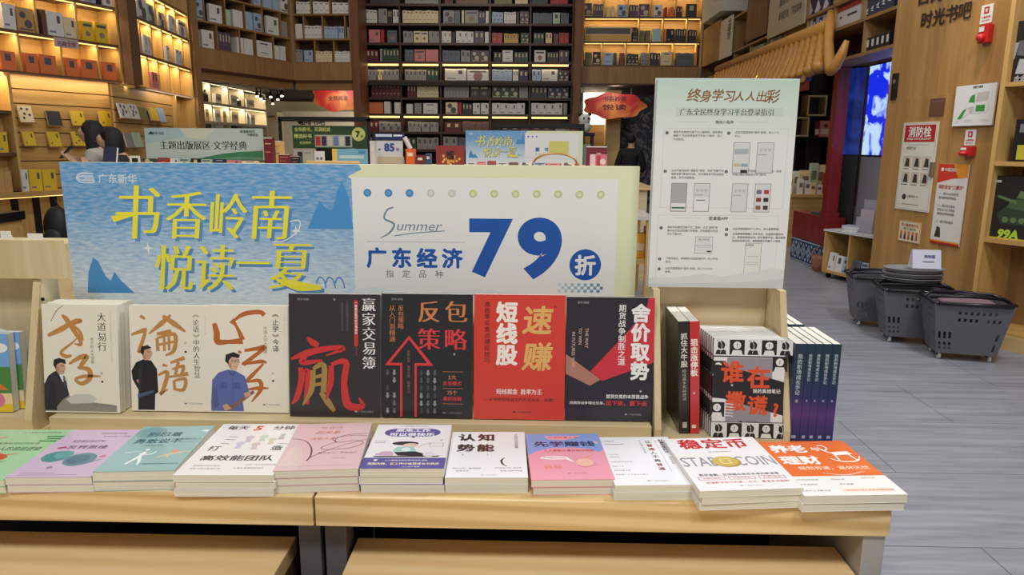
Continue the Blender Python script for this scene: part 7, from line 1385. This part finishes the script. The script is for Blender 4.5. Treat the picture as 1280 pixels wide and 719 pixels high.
b = MB(); b.lathe([(.06, 0), (.075, .02), (.075, .36), (.05, .4), (.05, .42)], col((120, 150, 142), .4), n=16); q = ony(733, 190, 7.9); tag(b.build('canister', smooth=True, loc=(q.x, 7.95, zb-.03)), 'pale teal canister at the distant banner’s end', 'canister')
for i, (u0, u1, v0) in enumerate(((584, 594, 203), (596, 607, 202), (609, 620, 201), (622, 634, 203), (636, 648, 203), (650, 664, 203), (667, 682, 203), (684, 700, 204), (702, 718, 204))):
    a, e = ony(u0, v0, 4.2), ony(u1, v0, 4.2); key = ['w', 'p', 'r', 'w', 'u', 'w', 'b', 'p', 'c'][i]; o = bpy.data.objects.new('paperback_book', shelf_book(e.x-a.x, .022, max(.03, a.z-IT-.001), PAL[key][1], [2, 4, 5][i % 3])); COL.objects.link(o); o.location = (a.x, 4.2, IT+.001); o.rotation_euler = (math.radians(-8), 0, 0); tag(o, '%s book peeping over the sign, %s under the distant banner' % (PAL[key][0], ORD[i]), 'book', 'books peeping over the summer sign')
a = ony(694, 206, 4.35); b = MB(); b.tube([(.13*math.cos(math.pi*i/12), 0, .06*math.sin(math.pi*i/12)) for i in range(13)], .006, col((190, 150, 80), .35, .6), 8); b.box(-.14, .14, -.05, .05, -.03, 0, col((150, 100, 60), .6)); tag(b.build('handled_tray', loc=(a.x, 4.35, IT+.032)), 'little tray with a thin golden hoop handle under the distant banner', 'tray')
for i, (u0, u1, v0, y, rgb, lab) in enumerate(((733, 759, 183, 4.6, (116, 36, 52), 'wine-red book box standing by the man in black'), (738, 759, 193, 4.4, (206, 110, 130), 'pink and white patterned book before the wine-red box'))):
    on_island('book_box', 'book', lab, u0, u1, v0, y, rgb, .05, (lambda p: (p.rect(0, 0, 1, .04, WHITE), p.rect(.5, .3, .7, .36, col((220, 170, 150), .5)))) if i == 0 else (lambda p: (p.rect(0, 0, .3, 1, col((226, 190, 196), .5)), p.rect(.4, .1, .6, .9, col((170, 60, 80), .5)), p.disk(.75, .5, .18, col((236, 200, 200), .5), 10))))
# display table beside the aisle, seen in the gap between sign and poster
q0, q1 = xy(778, 272, 6.3), xy(818, 272, 6.3); zT = ony(800, 271, 6.3).z; t_ = thing('display_table', 'white-topped table in the gap beside the summer sign', 'table', (q0[0], 6.3, 0)); w_ = q1[0]-q0[0]
b = MB(); b.box(0, w_, 0, .7, zT-.03, zT, col((206, 200, 190), .4)); b.build('table_top', t_)
for x in (0.02, w_-.06):
    for y in (.03, .63): b = MB(); b.box(x, x+.04, y, y+.04, 0, zT-.0305, W_CASE); b.build('leg', t_)
b = MB(); b.box(.02, w_-.02, .05, .66, .36, .40, W_CASEX); b.build('lower_shelf', t_)
for i, (dx, rgb, h, lab) in enumerate(((.05, (196, 40, 36), .15, 'red gift box on the lower shelf of the white-topped table'), (.15, (236, 170, 60), .22, 'amber glowing jar-shaped box on the white-topped table’s lower shelf'), (.23, (60, 70, 120), .28, 'blue toy box behind the amber one on the lower shelf'))):
    b = MB(); b.box(0, .085, 0, .10, 0, h, col(rgb, .4)); b.box(.01, .075, -.004, -.0005, h*.3, h*.6, col((240, 220, 170), .4)); tag(b.build('gift_box', loc=(q0[0]+dx, 6.45-.05*(i == 0), .402)), lab, 'box')
for i in range(3): b = MB(); b.box(0, .16, 0, .12, 0, .07, col((176-14*i, 36, 34), .4)); b.box(.02, .14, -.003, -.0005, .02, .05, col((220, 160, 90), .4)); q = onz(805, 356-3*i, .0); tag(b.build('gift_box', loc=(q.x-.05, 5.0, .0715*i)), 'red gift box, %s from below of the floor pile in the gap' % ORD[i], 'box')
q0 = xy(0, 280, 5.2); zc_ = ony(10, 273, 5.2).z; t_ = thing('cash_counter', 'black-topped oak counter behind the tall birch rack', 'counter', (q0[0]-.6, 5.2, 0)); wC = xy(33, 280, 5.8)[0]-q0[0]+.6
b = MB(); b.box(0, wC, 0, .6, zc_-.07, zc_, BLACK); b.build('counter_top', t_); b = MB(); b.box(.02, wC-.02, .03, .58, 0, zc_-.0705, W_CASEX); b.build('body', t_)
q = ony(73, 285, 6.0); t_ = thing('backpack', 'black rounded backpack standing behind the summer sign’s outer edge', 'bag', (q.x, 6.0, 0)); zb_ = ony(73, 308, 6.0).z
b = MB(); b.box(-.2, .2, -.13, .13, 0, zb_-.03, W_BROWN); o = b.build('stool', loc=(q.x, 6.0, 0)); tag(o, 'brown box stool carrying the black backpack', 'stool'); b = MB(); b.ball((0, 0, zb_+.16), (.115, .10, .19), col((26, 25, 28), .6), 16, 10); b.build('body', t_, smooth=True); b = MB(); b.ball((0, -.08, zb_+.08), (.08, .05, .085), col((40, 40, 44), .6), 12, 8); b.build('front_pocket', t_, smooth=True); b = MB(); b.tube([(-.03, 0, zb_+.33), (0, 0, zb_+.40), (.03, 0, zb_+.33)], .009, BLACK, 8); b.build('handle', t_)
for i, (u0, u1, v0) in enumerate(((0, 12, 289), (34, 52, 292))):
    a, e = ony(u0, v0, 1.9), ony(u1, v0, 1.9); b = MB(); b.box(0, e.x-a.x, 0, .004, 0, .09, WHITE); b.prism([(0, .0045, .0), (0, .05, 0), (0, .0045, .08)], (e.x-a.x, 0, 0), WHITE); tag(b.build('price_card', loc=(a.x, 1.9, a.z-.09)), '%s white folded card peeping over the tall birch rack’s board' % ('plain' if i == 0 else 'wider'), 'card')
a = ony(20, 300, 1.9); b = MB(); b.box(a.x-.5, ony(75, 300, 1.9).x, 1.86, 2.04, ZT+.0, a.z-.012, W_RACKX); tag(b.build('card_ledge'), 'birch box ledge behind the tall rack carrying white cards', 'ledge')
